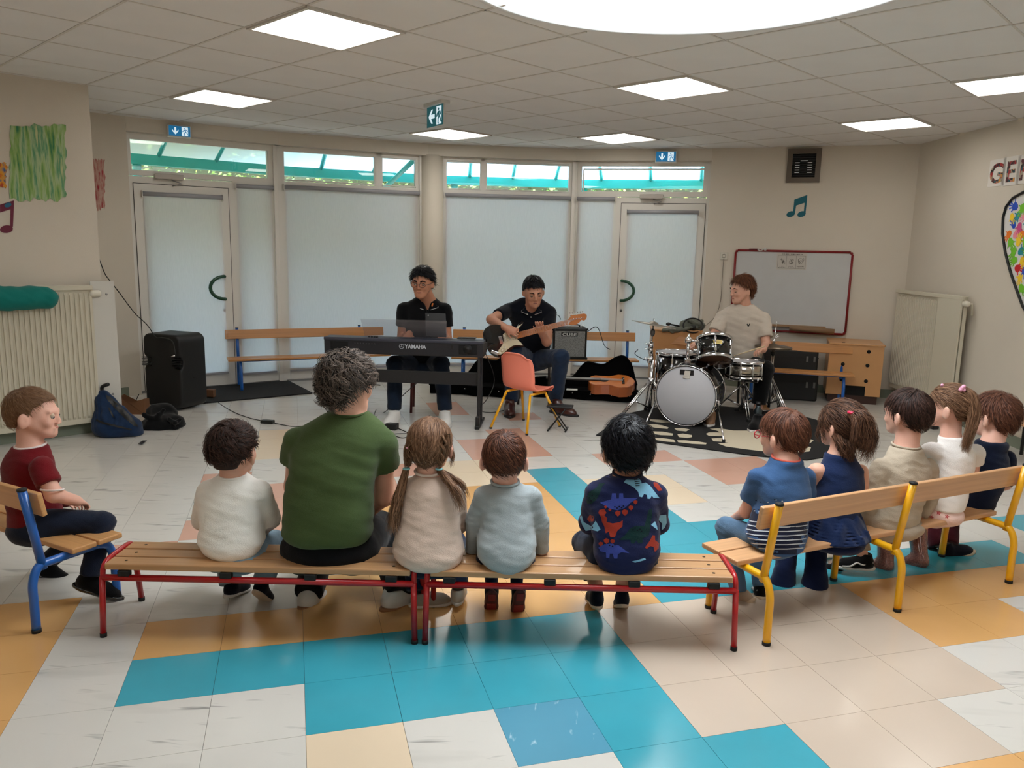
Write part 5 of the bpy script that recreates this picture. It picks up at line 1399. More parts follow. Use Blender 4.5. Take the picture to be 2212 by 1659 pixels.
# --- woman in green
H2 = Head(P(754, 833, 3.02), .98, deg(48), -.12, .05)
gr = cloth('knit_green', (.27, .335, .19), .06, bscale=420, bump=.5)
blkt = cloth('trousers_black', (.03, .032, .045), .1)
t, body, sh = person('adult with short greying curly hair in a green short-sleeved knit top', (-.66, 3.0), SK['light'], H2, P(757, 893, 3.03),
    [st(1166, 622, 792, 2.93, .11), st(1150, 611, 806, 2.93, .13), st(1115, 611, 808, 2.94, .135), st(1070, 617, 806, 2.955, .13), st(1020, 624, 812, 2.97, .125), st(975, 628, 826, 2.99, .115), st(940, 640, 838, 3.01, .105), st(915, 664, 826, 3.02, .085), st(897, 696, 806, 3.03, .065), st(886, 722, 788, 3.035, .05)], (1, 0),
    [[P(645, 957, 3.02), P(636, 1050, 3.07), P(668, 1100, 3.27)], [P(826, 962, 3.03), P(830, 1072, 3.09), P(795, 1105, 3.30)]],
    [leg(660, 1190, 2.98, 700, 1155, 3.42, 672, 1262, 3.14), leg(765, 1190, 2.98, 822, 1140, 3.36, 858, 1262, 3.13)],
    gr, blkt, hh=.0065, sleeve=.42, ar=(.047, .042, .033), lr=(.098, .070, .050), S=1, pelvis=P(712, 1185, 2.95), pk=.095, fold=.0022, seed=5, neck_r=.052, collar=gr, loose=.010,
    hands=[(hdir(P(668, 1100, 3.27), P(700, 1110, 3.36)), (0, 0, -1)), (hdir(P(795, 1105, 3.30), P(760, 1112, 3.38)), (0, 0, -1))])
make_hair(H2, HC['grey'], body, t=.020, N=3600, L=.048, whorl=(0, -.03, .10), swirl=.9, nape=-.078, side=-.005, width=.0036, lift=.50, noise=.006, fy=.045, front=.07, base=.12, seed=3)
gl_ = MB().tube([Vector(H2.p(.081, -.01, .012)), Vector(H2.p(.079, .05, .012)), Vector(H2.p(.070, .10, .008))], .0028, 6).build('glasses', blk, body)
sh1 = shoe(P(668, 1278, 3.125), (.25, 1, 0), .92, t, white_sh, gum, pitch=.28); sh1 = shoe(P(850, 1278, 3.10), (.62, .78, 0), .92, t, white_sh, gum, pitch=.10)

# --- girl in beige with bunches
H3 = Head(P(931, 967, 2.98), .96, deg(78), -.08, .06, True)
bg_ = cloth('sweater_pinkish_beige', (.83, .74, .68), .03)
t, body, sh = person('little girl with light brown braided bunches in a pinkish beige sweater, seen from behind', (-.31, 2.93), SK['fair'], H3, P(926, 1020, 2.95),
    [st(1226, 888, 975, 2.86, .07), st(1212, 860, 998, 2.875, .09), st(1190, 849, 1003, 2.89, .105), st(1160, 852, 999, 2.91, .105), st(1125, 862, 994, 2.925, .10), st(1085, 866, 994, 2.94, .09), st(1055, 872, 985, 2.945, .08), st(1034, 886, 970, 2.95, .066), st(1022, 903, 950, 2.95, .05)], (1, 0),
    [[P(880, 1060, 2.96), P(872, 1125, 3.02), P(905, 1150, 3.15)], [P(978, 1060, 2.96), P(990, 1128, 3.02), P(965, 1152, 3.15)]],
    [leg(895, 1212, 2.92, 895, 1175, 3.20, 897, 1262, 3.10), leg(965, 1212, 2.92, 982, 1172, 3.20, 990, 1252, 3.12)],
    bg_, jean_d, ar=(.042, .037, .029), lr=(.062, .048, .033), fold=.0016, seed=8, pelvis=P(930, 1215, 2.93), pk=.06, neck_r=.045, collar=bg_)
ht = HC['light']
loose_ = []
for sx, pth, r0 in ((-1, [(893, 950), (883, 975), (882, 1000), (878, 1012)], .018), (1, [(960, 940), (963, 965), (955, 990), (948, 1013)], .018)):
    loose_.append(lock([P(x, y, 2.92) for x, y in pth], .024, .010, 160, .0032, wave=.004))
    # braid on top of the bunch
    for k in range(2):
        ph = k * math.pi; pts = [P(pth[0][0] + (pth[-1][0] - pth[0][0]) * u + 0, pth[0][1] + (pth[-1][1] - pth[0][1]) * u, 2.895) + V(.009 * math.cos(ph + u * 14), -.004 + .006 * math.sin(ph + u * 14), 0) for u in np.linspace(0, 1, 9)]
        loose_.append(lock(pts, .007, .005, 26, .0026))
loose_.append(lock([P(878, 1012, 2.92), P(868, 1050, 2.90), P(857, 1090, 2.88), P(850, 1130, 2.87), P(855, 1160, 2.87)], .012, .026, 240, .0032, wave=.012, wf=5))
loose_.append(lock([P(948, 1013, 2.92), P(965, 1035, 2.89), P(985, 1065, 2.86), P(998, 1110, 2.86)], .011, .021, 220, .003, wave=.011, wf=5))
loose_.append(lock([P(948, 1015, 2.92), P(975, 1030, 2.9), P(1000, 1050, 2.88), P(1011, 1085, 2.9)], .008, .012, 80, .003, wave=.007, wf=4))
loose_.append(lock([P(972, 950, 2.95), P(978, 985, 2.94), P(972, 1015, 2.94)], .006, .012, 50, .002, wave=.006))
make_hair(H3, ht, body, t=.013, N=1700, L=.07, whorl=(0, .02, .12), swirl=.0, nape=-.045, side=-.01, width=.0026, lift=.03, extra_parts=loose_, base=.35, fy=.04)
pink = mat('pink_hair_tie', (.90, .66, .70), rough=.5); mint = mat('mint_hair_tie', (.55, .80, .82), rough=.5)
for (x, y, m_, r_) in ((948, 1013, mint, .011), (878, 1012, mint, .011), (943, 979, pink, .010), (884, 967, pink, .010)):
    ring(P(x, y, 2.905), r_, r_, .0035, (1, 0), m_, 'hair_tie', body)
shoe(P(907, 1283, 3.10), (1, .25, 0), .66, t, mat('grey_canvas_shoe', (.62, .58, .54), rough=.8, bump=.2), white_sole, laces=white_sole); shoe(P(989, 1276, 3.10), (.05, 1, 0), .62, t, mat('white_sneaker', (.80, .75, .69), rough=.6), white_sole)

# --- boy in grey T-shirt
H4 = Head(P(1089, 995, 2.98), .955, deg(90), -.03, 0, True)
gy = cloth('marl_grey', (.63, .665, .675), .05, bscale=420)
t, body, sh = person('little boy with short brown hair and visible ears in a marled grey long-sleeved shirt', (.0, 2.93), SK['fair'], H4, P(1091, 1042, 2.96),
    [st(1233, 1072, 1118, 2.85, .05), st(1222, 1050, 1140, 2.86, .075), st(1200, 1032, 1157, 2.88, .095), st(1170, 1028, 1160, 2.90, .10), st(1140, 1038, 1153, 2.92, .095), st(1105, 1040, 1152, 2.94, .088), st(1078, 1038, 1154, 2.95, .08), st(1058, 1046, 1148, 2.955, .07), st(1043, 1064, 1122, 2.96, .05)], (1, 0),
    [[P(1047, 1072, 2.955), P(1026, 1125, 2.97), P(1022, 1192, 2.99)], [P(1146, 1072, 2.955), P(1166, 1130, 2.97), P(1170, 1192, 2.99)]],
    [leg(1058, 1215, 2.92, 1056, 1180, 3.18, 1060, 1258, 3.08), leg(1125, 1215, 2.92, 1128, 1180, 3.18, 1117, 1258, 3.08)],
    gy, cloth('leggings_navy', (.07, .09, .17), .1), ar=(.037, .031, .024), lr=(.058, .044, .030), fold=.0016, seed=12, pelvis=P(1093, 1217, 2.92), pk=.055, neck_r=.046, collar=gy, tr_cut=.62,
    hands=[(hdir(P(1022, 1192, 2.99), P(1025, 1205, 3.04)), (0, 0, -1), .6, .6), (hdir(P(1170, 1192, 2.99), P(1168, 1205, 3.04)), (0, 0, -1), .6, .6, -1)])
make_hair(H4, HC['chest'], body, t=.014, N=1900, L=.045, whorl=(-.005, -.045, .105), swirl=.8, nape=-.03, side=.026, width=.0026, lift=.10, base=.15)
for x in (1062, 1116): MB().tube([P(x, 1240, 3.08), P(x, 1272, 3.08)], .027, 14).build('sock', cloth('sock_navy_yellow', (.08, .10, .18)), t)
redt = mat('red_tread', (.55, .16, .15), rough=.6)
shoe(P(1062, 1268, 3.08), (-.05, 1, 0), .60, t, black_sh, mat('dark_red_sole', (.36, .16, .15), rough=.6), pitch=1.0, tread=redt, high=True); shoe(P(1119, 1270, 3.08), (-.18, 1, 0), .60, t, black_sh, MATS['dark_red_sole'], pitch=1.15, tread=redt, high=True)

# --- boy in dinosaur sweatshirt
H5 = Head(P(1355, 975, 2.98), 1.01, deg(96), -.10, 0, True)
dn = cloth('sweatshirt_navy', (.10, .125, .27), .06)
t5, body, sh5 = person('little boy with black hair in a navy sweatshirt printed with colourful dinosaurs', (.47, 2.93), SK['tan'], H5, P(1355, 1024, 2.95),
    [st(1236, 1310, 1385, 2.87, .055), st(1222, 1290, 1408, 2.875, .08), st(1195, 1282, 1424, 2.89, .10), st(1165, 1280, 1426, 2.905, .105), st(1130, 1276, 1424, 2.92, .10), st(1090, 1272, 1424, 2.935, .095), st(1060, 1278, 1422, 2.94, .088), st(1040, 1292, 1408, 2.945, .075), st(1026, 1318, 1388, 2.95, .055)], (1, 0),
    [[P(1290, 1068, 2.95), P(1275, 1128, 3.02), P(1305, 1150, 3.15)], [P(1412, 1068, 2.95), P(1420, 1130, 3.02), P(1395, 1152, 3.15)]],
    [leg(1305, 1212, 2.94, 1262, 1172, 3.18, 1287, 1262, 3.08), leg(1385, 1212, 2.94, 1372, 1180, 3.20, 1345, 1262, 3.08)],
    dn, navy_jean, ar=(.046, .040, .030), lr=(.066, .050, .038), fold=.0020, seed=15, pelvis=P(1350, 1218, 2.93), pk=.062, neck_r=.047, collar=cloth('collar_navy', (.06, .075, .16)), tr_cut=.86)
make_hair(H5, HC['black'], body, t=.019, N=2600, L=.055, whorl=(.01, -.06, .10), swirl=.9, nape=-.052, side=-.02, width=.003, lift=.26, base=.05, top=.004, noise=.003)
shoe(P(1289, 1285, 3.08), (-.12, 1, 0), .62, t5, navy_sh, cream, pitch=.12, high=True, laces=mat('pink_laces', (.75, .25, .35), rough=.6)); shoe(P(1344, 1285, 3.08), (.05, 1, 0), .62, t5, navy_sh, cream, pitch=.45, high=True)
for k, x in ((0, 1289), (1, 1344)):
    pass
# printed figures laid on the cloth
from mathutils.bvhtree import BVHTree
def decal(sh, poly, col, name='print', Yd=2.0, off=.0016, grid=.006):
    """poly in image pixels -> thin print lying on the garment surface"""
    bt = BVHTree.FromObject(sh, bpy.context.evaluated_depsgraph_get()); b = base(sh)
    bm = bmesh.new(); vs = [bm.verts.new((x, y, 0)) for x, y in poly]; f = bm.faces.new(vs); f.normal_update(); bmesh.ops.triangulate(bm, faces=[f], ngon_method='EAR_CLIP')
    for _ in range(3):
        long = [e for e in bm.edges if e.calc_length() > 7]
        if long: bmesh.ops.subdivide_edges(bm, edges=long, cuts=1); bmesh.ops.triangulate(bm, faces=bm.faces[:])
    bad = []
    for v in bm.verts:
        d = ray(v.co.x, v.co.y).normalized(); loc, n, i, dist = bt.ray_cast(CAM - b, d)
        if loc is None: bad.append(v)
        else: v.co = loc - d * off + b
    bmesh.ops.delete(bm, geom=bad, context='VERTS')
    if not bm.faces: bm.free(); return
    me = bpy.data.meshes.new(name); bm.to_mesh(me); bm.free()
    return link(name, me, col, sh, smooth=True)
pr_b = cloth('print_sky_blue', (.50, .72, .84), .03); pr_r = cloth('print_rust', (.60, .20, .14), .05); pr_g = cloth('print_dark_green', (.07, .19, .19), .05); pr_v = cloth('print_violet_blue', (.22, .27, .56), .05); pr_k = cloth('print_ink', (.05, .06, .12), .02)
def q4(pts): return [(1180 + x / 3.071, 880 + y / 3.071) for x, y in pts]
D_ = [(pr_b, [(515, 497), (528, 478), (575, 472), (610, 466), (630, 490), (632, 505), (660, 498), (690, 520), (720, 560), (752, 602), (712, 600), (700, 585), (690, 606), (672, 606), (668, 580), (648, 575), (636, 596), (618, 592), (610, 560), (580, 530), (548, 512)]),
      (pr_v, [(356, 632), (430, 610), (436, 570), (462, 570), (466, 604), (482, 604), (484, 570), (510, 570), (512, 602), (610, 600), (560, 632), (520, 668), (470, 682), (420, 672), (385, 650)]),
      (pr_r, [(345, 700), (352, 680), (385, 672), (400, 700), (385, 715), (405, 735), (400, 760), (440, 770), (490, 760), (508, 748), (505, 790), (470, 820), (455, 862), (425, 862), (415, 825), (395, 835), (385, 790), (370, 760), (362, 725)]),
      (pr_g, [(480, 880), (520, 850), (560, 800), (600, 785), (650, 790), (665, 740), (680, 680), (705, 668), (700, 720), (690, 800), (680, 850), (640, 870), (638, 900), (610, 902), (600, 880), (580, 905), (562, 900), (558, 878)]),
      (pr_v, [(345, 930), (385, 908), (430, 903), (480, 915), (552, 968), (500, 960), (475, 975), (472, 1003), (450, 1003), (440, 970), (422, 970), (418, 998), (398, 998), (396, 962), (360, 955)]),
      (pr_r, [(655, 930), (690, 880), (705, 848), (722, 850), (722, 880), (748, 900), (745, 935), (720, 960), (712, 925), (690, 920), (668, 938)]),
      (pr_g, [(262, 610), (285, 560), (330, 535), (350, 505), (395, 500), (370, 525), (355, 570), (330, 615), (300, 640), (272, 640)]),
      (pr_r, [(690, 455), (712, 475), (745, 510), (770, 550), (745, 555), (715, 520), (705, 480)]),
      (pr_r, [(270, 740), (290, 712), (318, 725), (312, 755), (288, 762)]),
      (pr_b, [(216, 712), (236, 718), (248, 760), (300, 790), (328, 752), (360, 810), (340, 822), (300, 812), (262, 820), (238, 780)]),
      (pr_b, [(735, 718), (796, 712), (800, 765), (785, 800), (765, 815), (768, 770), (742, 745)]),
      (pr_b, [(695, 780), (722, 755), (735, 790), (740, 815), (722, 800)]),
      (pr_b, [(566, 1022), (610, 1012), (655, 998), (662, 1010), (630, 1020), (590, 1030)]),
      (pr_v, [(352, 470), (362, 450), (425, 448), (425, 468), (395, 462), (380, 478)])]
for i, (m_, pl) in enumerate(D_): decal(sh5, q4(pl), m_)
for cx, cy, s_ in ((475, 702, 20), (522, 695, 22), (562, 665, 17), (592, 628, 15), (422, 678, 11), (394, 660, 10), (362, 905, 16), (400, 885, 20), (440, 888, 16)):
    decal(sh5, q4([(cx - s_, cy - s_ * .3), (cx - s_ * .2, cy - s_ * .9), (cx + s_ * .9, cy - s_ * .5), (cx + s_ * .8, cy + s_ * .4), (cx, cy + s_ * 1.1), (cx - s_ * .8, cy + s_ * .4)]), pr_r)
for cx, cy in ((455, 660), (470, 668), (485, 658), (500, 665), (512, 655), (575, 812), (590, 800), (605, 815), (622, 808), (632, 822), (285, 600), (305, 585), (318, 602), (298, 620), (420, 915), (440, 922), (455, 912)):
    decal(sh5, q4([(cx + 6 * math.cos(a), cy + 5 * math.sin(a)) for a in np.linspace(0, 5.4, 7)]), pr_k, off=.0026)
for i in range(4): decal(sh5, q4([(583 + i * 3, 478 + i * 13), (620, 474 + i * 14), (620, 478 + i * 14), (583 + i * 3, 483 + i * 13)]), pr_k, off=.0026)
# --- children on the yellow bench (their backs along A1, facing N1)
R1 = (A1.x, A1.y)
def bpos(s, d=.25): return (1.012 + A1.x * s + N1.x * d, 2.835 + A1.y * s + N1.y * d)
def rows(R, rt=R1): return [st(y, a, b, Y, hd, rt) for (y, a, b, Y, hd) in R]
# boy in blue T-shirt with striped lower half
Yb = 3.17
H6 = Head(P(1689, 943, 3.24), .955, deg(128), -.08, 0, True)
tee = cloth('tee_blue', (.22, .34, .50), .06)
t6, body, sh6 = person('boy with straight chestnut hair, red glasses and a blue T-shirt with striped hem', bpos(.27), SK['fair'], H6, P(1697, 996, 3.19),
    rows([(1192, 1650, 1735, 3.08, .06), (1175, 1620, 1742, 3.10, .085), (1150, 1608, 1744, 3.12, .10), (1120, 1622, 1745, 3.14, .10), (1085, 1636, 1750, 3.155, .095), (1050, 1632, 1752, 3.17, .088), (1022, 1638, 1747, 3.18, .075), (1003, 1656, 1736, 3.19, .058), (994, 1672, 1725, 3.19, .045)]), R1,
    [[P(1638, 1032, 3.17), P(1612, 1105, 3.24), P(1592, 1118, 3.36)], [P(1740, 1032, 3.25), P(1738, 1105, 3.30), P(1690, 1125, 3.38)]],
    [leg(1640, 1165, 3.15, 1568, 1138, 3.33, 1592, 1260, 3.23), leg(1700, 1160, 3.22, 1632, 1150, 3.40, 1643, 1250, 3.30)],
    tee, jean, sleeve=.62, ar=(.034, .029, .023), lr=(.056, .044, .030), fold=.0014, seed=21, pelvis=P(1678, 1178, 3.13), pk=.055, neck_r=.047,
    cup=.010, hands=[(hdir(P(1592, 1118, 3.36), P(1580, 1120, 3.42)), (0, 0, -1)), None], collar=cloth('collar_coral', (.83, .40, .34)))
make_hair(H6, HC['chest'], body, t=.014, N=2300, L=.055, whorl=(.005, -.055, .10), swirl=.6, nape=-.05, side=.014, width=.0026, lift=.10, base=.45)
rg = mat('red_glasses', (.70, .06, .14), rough=.3)
for sg in (-1, 1):
    ring(Vector(H6.p(sg * .031, .102, .002)), .001, .001, .0006, (1, 0), rg, 'glasses_hinge', body) if False else None
    c = H6.p(sg * .032, .105, .002); MB().tube([Vector(c + H6.r * .021 * math.cos(a) + H6.u * .017 * math.sin(a)) for a in np.linspace(0, 5.9, 16)], .0022, 6, closed=True).build('glasses', rg, body, recalc=False)
MB().tube([Vector(H6.p(-.055, .10, .004)), Vector(H6.p(-.078, .06, .006)), Vector(H6.p(-.083, .0, .008))], .0018, 6).build('glasses_arm', rg, body, recalc=False)
shoe(P(1602, 1282, 3.25), (-.75, .65, 0), .62, t6, mat('beige_sneaker', (.66, .58, .50), rough=.7), cream, pitch=.75, high=True, tread=gum); shoe(P(1643, 1268, 3.29), (.2, .98, 0), .60, t6, black_sh, cream, pitch=.25, stripe=white_sole)
str_m = cloth('stripe_white', (.74, .76, .78), .02); nv_m = cloth('tee_lower_navy', (.085, .11, .20), .06)
def band(sh, rows_, m, off=.0018, n=14):
    """closed polygon between an upper and a lower pixel curve"""
    up = [(x, y) for x, y, _ in rows_]; lo_ = [(x, y) for x, _, y in rows_][::-1]; decal(sh, up + lo_, m, off=off)
band(sh6, [(1600, 1100, 1190), (1630, 1100, 1192), (1660, 1098, 1196), (1690, 1098, 1198), (1720, 1098, 1198), (1752, 1096, 1196)], nv_m)
for i in range(7):
    y = 1124 + i * 9.5; band(sh6, [(1600, y - 4, y - 2), (1630, y + 2, y + 4.2), (1665, y + 4, y + 6.2), (1700, y + 4, y + 6.2), (1730, y + 2, y + 4.2), (1750, y - 1, y + 1)], str_m, off=.003)
for k in range(40):
    x, y = npr.uniform(1625, 1750), npr.uniform(1078, 1114); s_ = 1.6; decal(sh6, [(x - s_, y - s_ * .6), (x + s_, y - s_ * .6), (x + s_, y + s_ * .6), (x - s_, y + s_ * .6)], str_m if k % 2 else nv_m, off=.003)

# girl with curly ponytail, navy sleeveless top
H7 = Head(P(1815, 922, 3.42), .95, deg(125), -.05, 0, True)
nv = cloth('top_navy', (.075, .135, .27), .06)
t7, body, sh7 = person('little girl with a curly brown ponytail, navy sleeveless peplum top and flared trousers', bpos(.63), SK['light'], H7, P(1812, 988, 3.37),
    rows([(1168, 1752, 1850, 3.28, .10), (1140, 1756, 1850, 3.29, .10), (1110, 1756, 1850, 3.31, .095), (1080, 1760, 1858, 3.32, .09), (1045, 1766, 1866, 3.335, .085), (1015, 1766, 1866, 3.35, .075), (993, 1778, 1850, 3.36, .055), (982, 1790, 1838, 3.365, .042)]), R1,
    [[P(1766, 1018, 3.33), P(1745, 1075, 3.42), P(1730, 1090, 3.52)], [P(1860, 1018, 3.40), P(1864, 1080, 3.42), P(1850, 1110, 3.5)]],
    [leg(1780, 1160, 3.32, 1705, 1160, 3.50, 1690, 1272, 3.42), leg(1830, 1155, 3.36, 1765, 1165, 3.50, 1758, 1275, 3.40)],
    nv, cloth('flared_navy', (.06, .10, .22), .08), sleeve='none', ar=(.034, .028, .022), lr=(.056, .046, .040), fold=.0014, seed=27, pelvis=P(1805, 1168, 3.31), pk=.05, neck_r=.045, tr_cut=1.06,
    cup=.008, hands=[(hdir(P(1730, 1090, 3.52), P(1715, 1095, 3.58)), (0, 0, -1)), None],
    body_extra=lambda g: g.ell(npv(P(1764, 1020, 3.34)), (.040, .036, .038), .02))
def flare(g):
    for (a, b) in ((P(1703, 1190, 3.47), P(1688, 1275, 3.42)), (P(1763, 1190, 3.47), P(1760, 1276, 3.40))): g.cone(npv(a), npv(b), .036, .064, .01, cut=1.0)
    g.noise(.002, 50, 4)
garment('trouser_flare', [P(1700, 1180, 3.5), P(1688, 1280, 3.4), P(1765, 1280, 3.4)], .1, .006, flare, MATS['flared_navy'], t7)
def peplum(g):
    c = P(1802, 1105, 3.31); 
    for k in range(9):
        z = c.z - .012 * k; r = .10 + .0065 * k
        g.ell(npv(c) + np.array((0, -.004 * k, z - c.z)), (r * 1.05, r * .92, .014), .008, (np.array((R1[0], R1[1], 0)), np.array((-R1[1], R1[0], 0)), np.array((0, 0, 1.))))
    g.noise(.003, 60, 6, zf=.1)
garment('peplum', [P(1802, 1100, 3.31), P(1802, 1175, 3.28)], .18, .006, peplum, nv, sh7)
cl_ = []
for k in range(11):
    a = k / 11 * 6.28; ox_, oy_ = math.cos(a) * .030, math.sin(a) * .026
    cl_.append(lock([P(1842, 893, 3.31) + V(ox_ * .3, 0, oy_ * .3), P(1864, 912, 3.25) + V(ox_, 0, oy_), P(1868, 955, 3.24) + V(ox_ * 1.3, 0, oy_ * .6), P(1858 + 12 * math.cos(a * 2), 985 + 28 * math.sin(a + 1), 3.25)], .016, .016, 90, .0028, wave=.014, wf=7))
for k in range(7): cl_.append(lock([P(1800 + k * 8, 940, 3.34), P(1815 + k * 5, 970, 3.31), P(1830 + k * 2, 1005, 3.30)], .010, .010, 50, .0026, wave=.011, wf=7))
for x0 in (1776, 1788): cl_.append(lock([P(x0, 905, 3.43), P(x0 - 10, 935, 3.42), P(x0 - 6, 962, 3.40)], .010, .006, 40, .002, wave=.010, wf=6))
make_hair(H7, HC['wavy'], body, t=.017, N=2300, L=.06, whorl=(-.02, .08, .10), swirl=.0, nape=-.07, side=-.01, width=.0024, lift=.2, base=.15, extra_parts=cl_, fy=.05)
ring(P(1843, 891, 3.29), .018, .016, .006, (1, 0), mat('hot_pink_tie', (.90, .12, .30), rough=.5), 'hair_tie', body)
for x, y, Y in ((1688, 1272, 3.44), (1760, 1274, 3.42)): shoe(P(x, y, Y), (-.4, .9, 0), .56, t7, navy_sh, navy_sh)

# boy in beige sweatshirt
H8 = Head(P(1957, 897, 3.54), .975, deg(122), -.05, 0, True)
bs = cloth('sweatshirt_beige', (.68, .625, .55), .04)
t8, body, sh8 = person('boy with smooth dark brown hair in a beige tracksuit holding the bench edge', bpos(1.0), SK['fair'], H8, P(1956, 972, 3.50),
    rows([(1140, 1862, 1985, 3.43, .085), (1110, 1868, 1990, 3.44, .095), (1080, 1880, 1998, 3.455, .095), (1040, 1895, 2010, 3.47, .09), (1005, 1900, 2012, 3.485, .082), (985, 1912, 2000, 3.49, .068), (972, 1930, 1986, 3.50, .048)]), R1,
    [[P(1902, 1010, 3.46), P(1880, 1080, 3.42), P(1868, 1135, 3.42)], [P(2004, 1010, 3.54), P(2008, 1075, 3.54), P(1986, 1118, 3.52)]],
    [leg(1910, 1140, 3.45, 1848, 1130, 3.62, 1862, 1195, 3.55), leg(1950, 1135, 3.50, 1800, 1140, 3.72, 1800, 1215, 3.62)],
    bs, cloth('joggers_beige', (.66, .60, .53), .05), ar=(.040, .036, .028), lr=(.058, .046, .034), fold=.0022, seed=31, pelvis=P(1930, 1140, 3.44), pk=.055, neck_r=.050, collar=bs, tr_cut=.95,
    cup=.018, hands=[(hdir(P(1868, 1135, 3.42), P(1872, 1160, 3.44)), hdir((0, 0, 0), (.2, 1, 0)), .62, .5, -1), (hdir(P(1986, 1118, 3.52), P(1990, 1140, 3.52)), hdir((0, 0, 0), (-.2, 1, 0)), .62, .5)])
make_hair(H8, HC['dark'], body, t=.015, N=2300, L=.055, whorl=(.0, -.05, .10), swirl=.5, nape=-.05, side=.012, width=.0026, lift=.08, base=.25)
shoe(P(1870, 1206, 3.54), (-1, .12, 0), .66, t8, black_sh, white_sole, stripe=white_sole, high=True); shoe(P(1806, 1225, 3.60), (-.9, .45, 0), .62, t8, black_sh, white_sole, stripe=white_sole, high=True)

# girl in white top
H9 = Head(P(2047, 882, 3.66), .95, deg(140), -.05, 0, True)
wh = cloth('top_white', (.93, .91, .89), .02)
t9, body, sh9 = person('little girl with long ponytail, white frilled top, flowered shorts and glitter boots', bpos(1.25), SK['fair'], H9, P(2052, 950, 3.62),
    rows([(1098, 2002, 2076, 3.55, .085), (1075, 2000, 2082, 3.56, .09), (1045, 2004, 2092, 3.575, .085), (1010, 2014, 2104, 3.59, .08), (980, 2018, 2108, 3.605, .075), (962, 2026, 2098, 3.61, .06), (949, 2036, 2080, 3.62, .042)]), R1,
    [[P(2016, 975, 3.60), P(2012, 1035, 3.68), P(2000, 1060, 3.76)], [P(2106, 980, 3.66), P(2100, 1035, 3.70), P(2080, 1060, 3.78)]],
    [leg(2015, 1115, 3.58, 1925, 1105, 3.74, 1915, 1215, 3.64), leg(2045, 1110, 3.62, 1990, 1105, 3.80, 1990, 1205, 3.68)],
    wh, cloth('shorts_cream', (.93, .80, .76), .03), sleeve=.36, ar=(.033, .027, .021), lr=(.058, .042, .030), fold=.0012, seed=35, pelvis=P(2030, 1108, 3.57), pk=.06, neck_r=.043, tr_cut=.02,
    shirt_extra=lambda g: (g.ell(npv(P(2008, 972, 3.60)), (.045, .035, .032), .02), g.ell(npv(P(2110, 975, 3.66)), (.035, .035, .030), .02)),
    cup=.018, hands=[(hdir(P(2000, 1060, 3.76), P(1990, 1065, 3.80)), (0, 0, -1)), None])
sh9t = [c for c in t9.children if c.name.startswith('trousers')][0]
fl_r = cloth('flower_red', (.72, .18, .22)); fl_g = cloth('flower_green', (.18, .42, .30))
for (x, y, m_) in ((2028, 1108, fl_r), (2046, 1116, fl_r), (2058, 1104, fl_r), (2012, 1118, fl_r), (1998, 1110, fl_g), (2040, 1100, fl_r)):
    for k in range(5):
        a = k * 1.257; decal(sh9t, [(x, y), (x + 3 * math.cos(a - .4), y + 3 * math.sin(a - .4)), (x + 6 * math.cos(a), y + 5 * math.sin(a)), (x + 3 * math.cos(a + .4), y + 3 * math.sin(a + .4))], m_, off=.002)
glit = mat('glitter_boot', (.50, .32, .29), rough=.25, metal=.25, var=.5, vscale=160, bump=.3, bscale=500, coat=.6)
def boot(g, k, an, d):
    k, an = npv(k), npv(an); d = np.array(d, float); d /= np.linalg.norm(d)
    g.cone(k, an, .044, .036, .012, cuta=0.0); g.cone(an, an + d * .035, .036, .034, .02); g.cone(an + d * .03 + np.array((0, 0, -.012)), an + d * .10 + np.array((0, 0, -.018)), .034, .028, .02)
    g.ell(k + (k - an) / np.linalg.norm(k - an) * .012, (.036, .036, .03), .006, sub=True)
for (kx, ky, kY, ax_, ay_, aY) in ((1915, 1158, 3.68, 1912, 1222, 3.63), (1980, 1142, 3.74, 1988, 1212, 3.67)):
    garment('boot', [P(kx, ky, kY), P(ax_, ay_, aY)], .16, .0055, lambda g: boot(g, P(kx, ky, kY), P(ax_, ay_, aY), (-.65, .6, -.25)), glit, t9)
pl_ = []
for k in range(9):
    a = k / 9 * 6.28; ox_, oy_ = math.cos(a) * .016, math.sin(a) * .016
    pl_.append(lock([P(2076, 838, 3.62), P(2098, 858, 3.58) + V(ox_, 0, oy_), P(2104, 900, 3.56) + V(ox_, 0, oy_), P(2090, 950, 3.55) + V(ox_ * .8, 0, 0), P(2078 + 8 * math.cos(a), 985 + 10 * math.sin(a), 3.55)], .012, .008, 75, .0026, wave=.010, wf=5))
make_hair(H9, HC['light'], body, t=.011, N=2000, L=.07, whorl=(-.01, .09, .09), swirl=.0, nape=-.05, side=.016, width=.0024, lift=.04, base=.1, extra_parts=pl_, fy=.03)
pk_m = mat('pink_flower_clip', (.88, .62, .72), rough=.5)
for dx, dy in ((0, 0), (4, -3), (-3, 4), (4, 4)): MB().ball(P(2078 + dx, 838 + dy, 3.585), .010, 8).build('hair_clip', pk_m, body)
MB().ball(P(2035, 832, 3.60), .008, 8).build('hair_clip', pk_m, body)

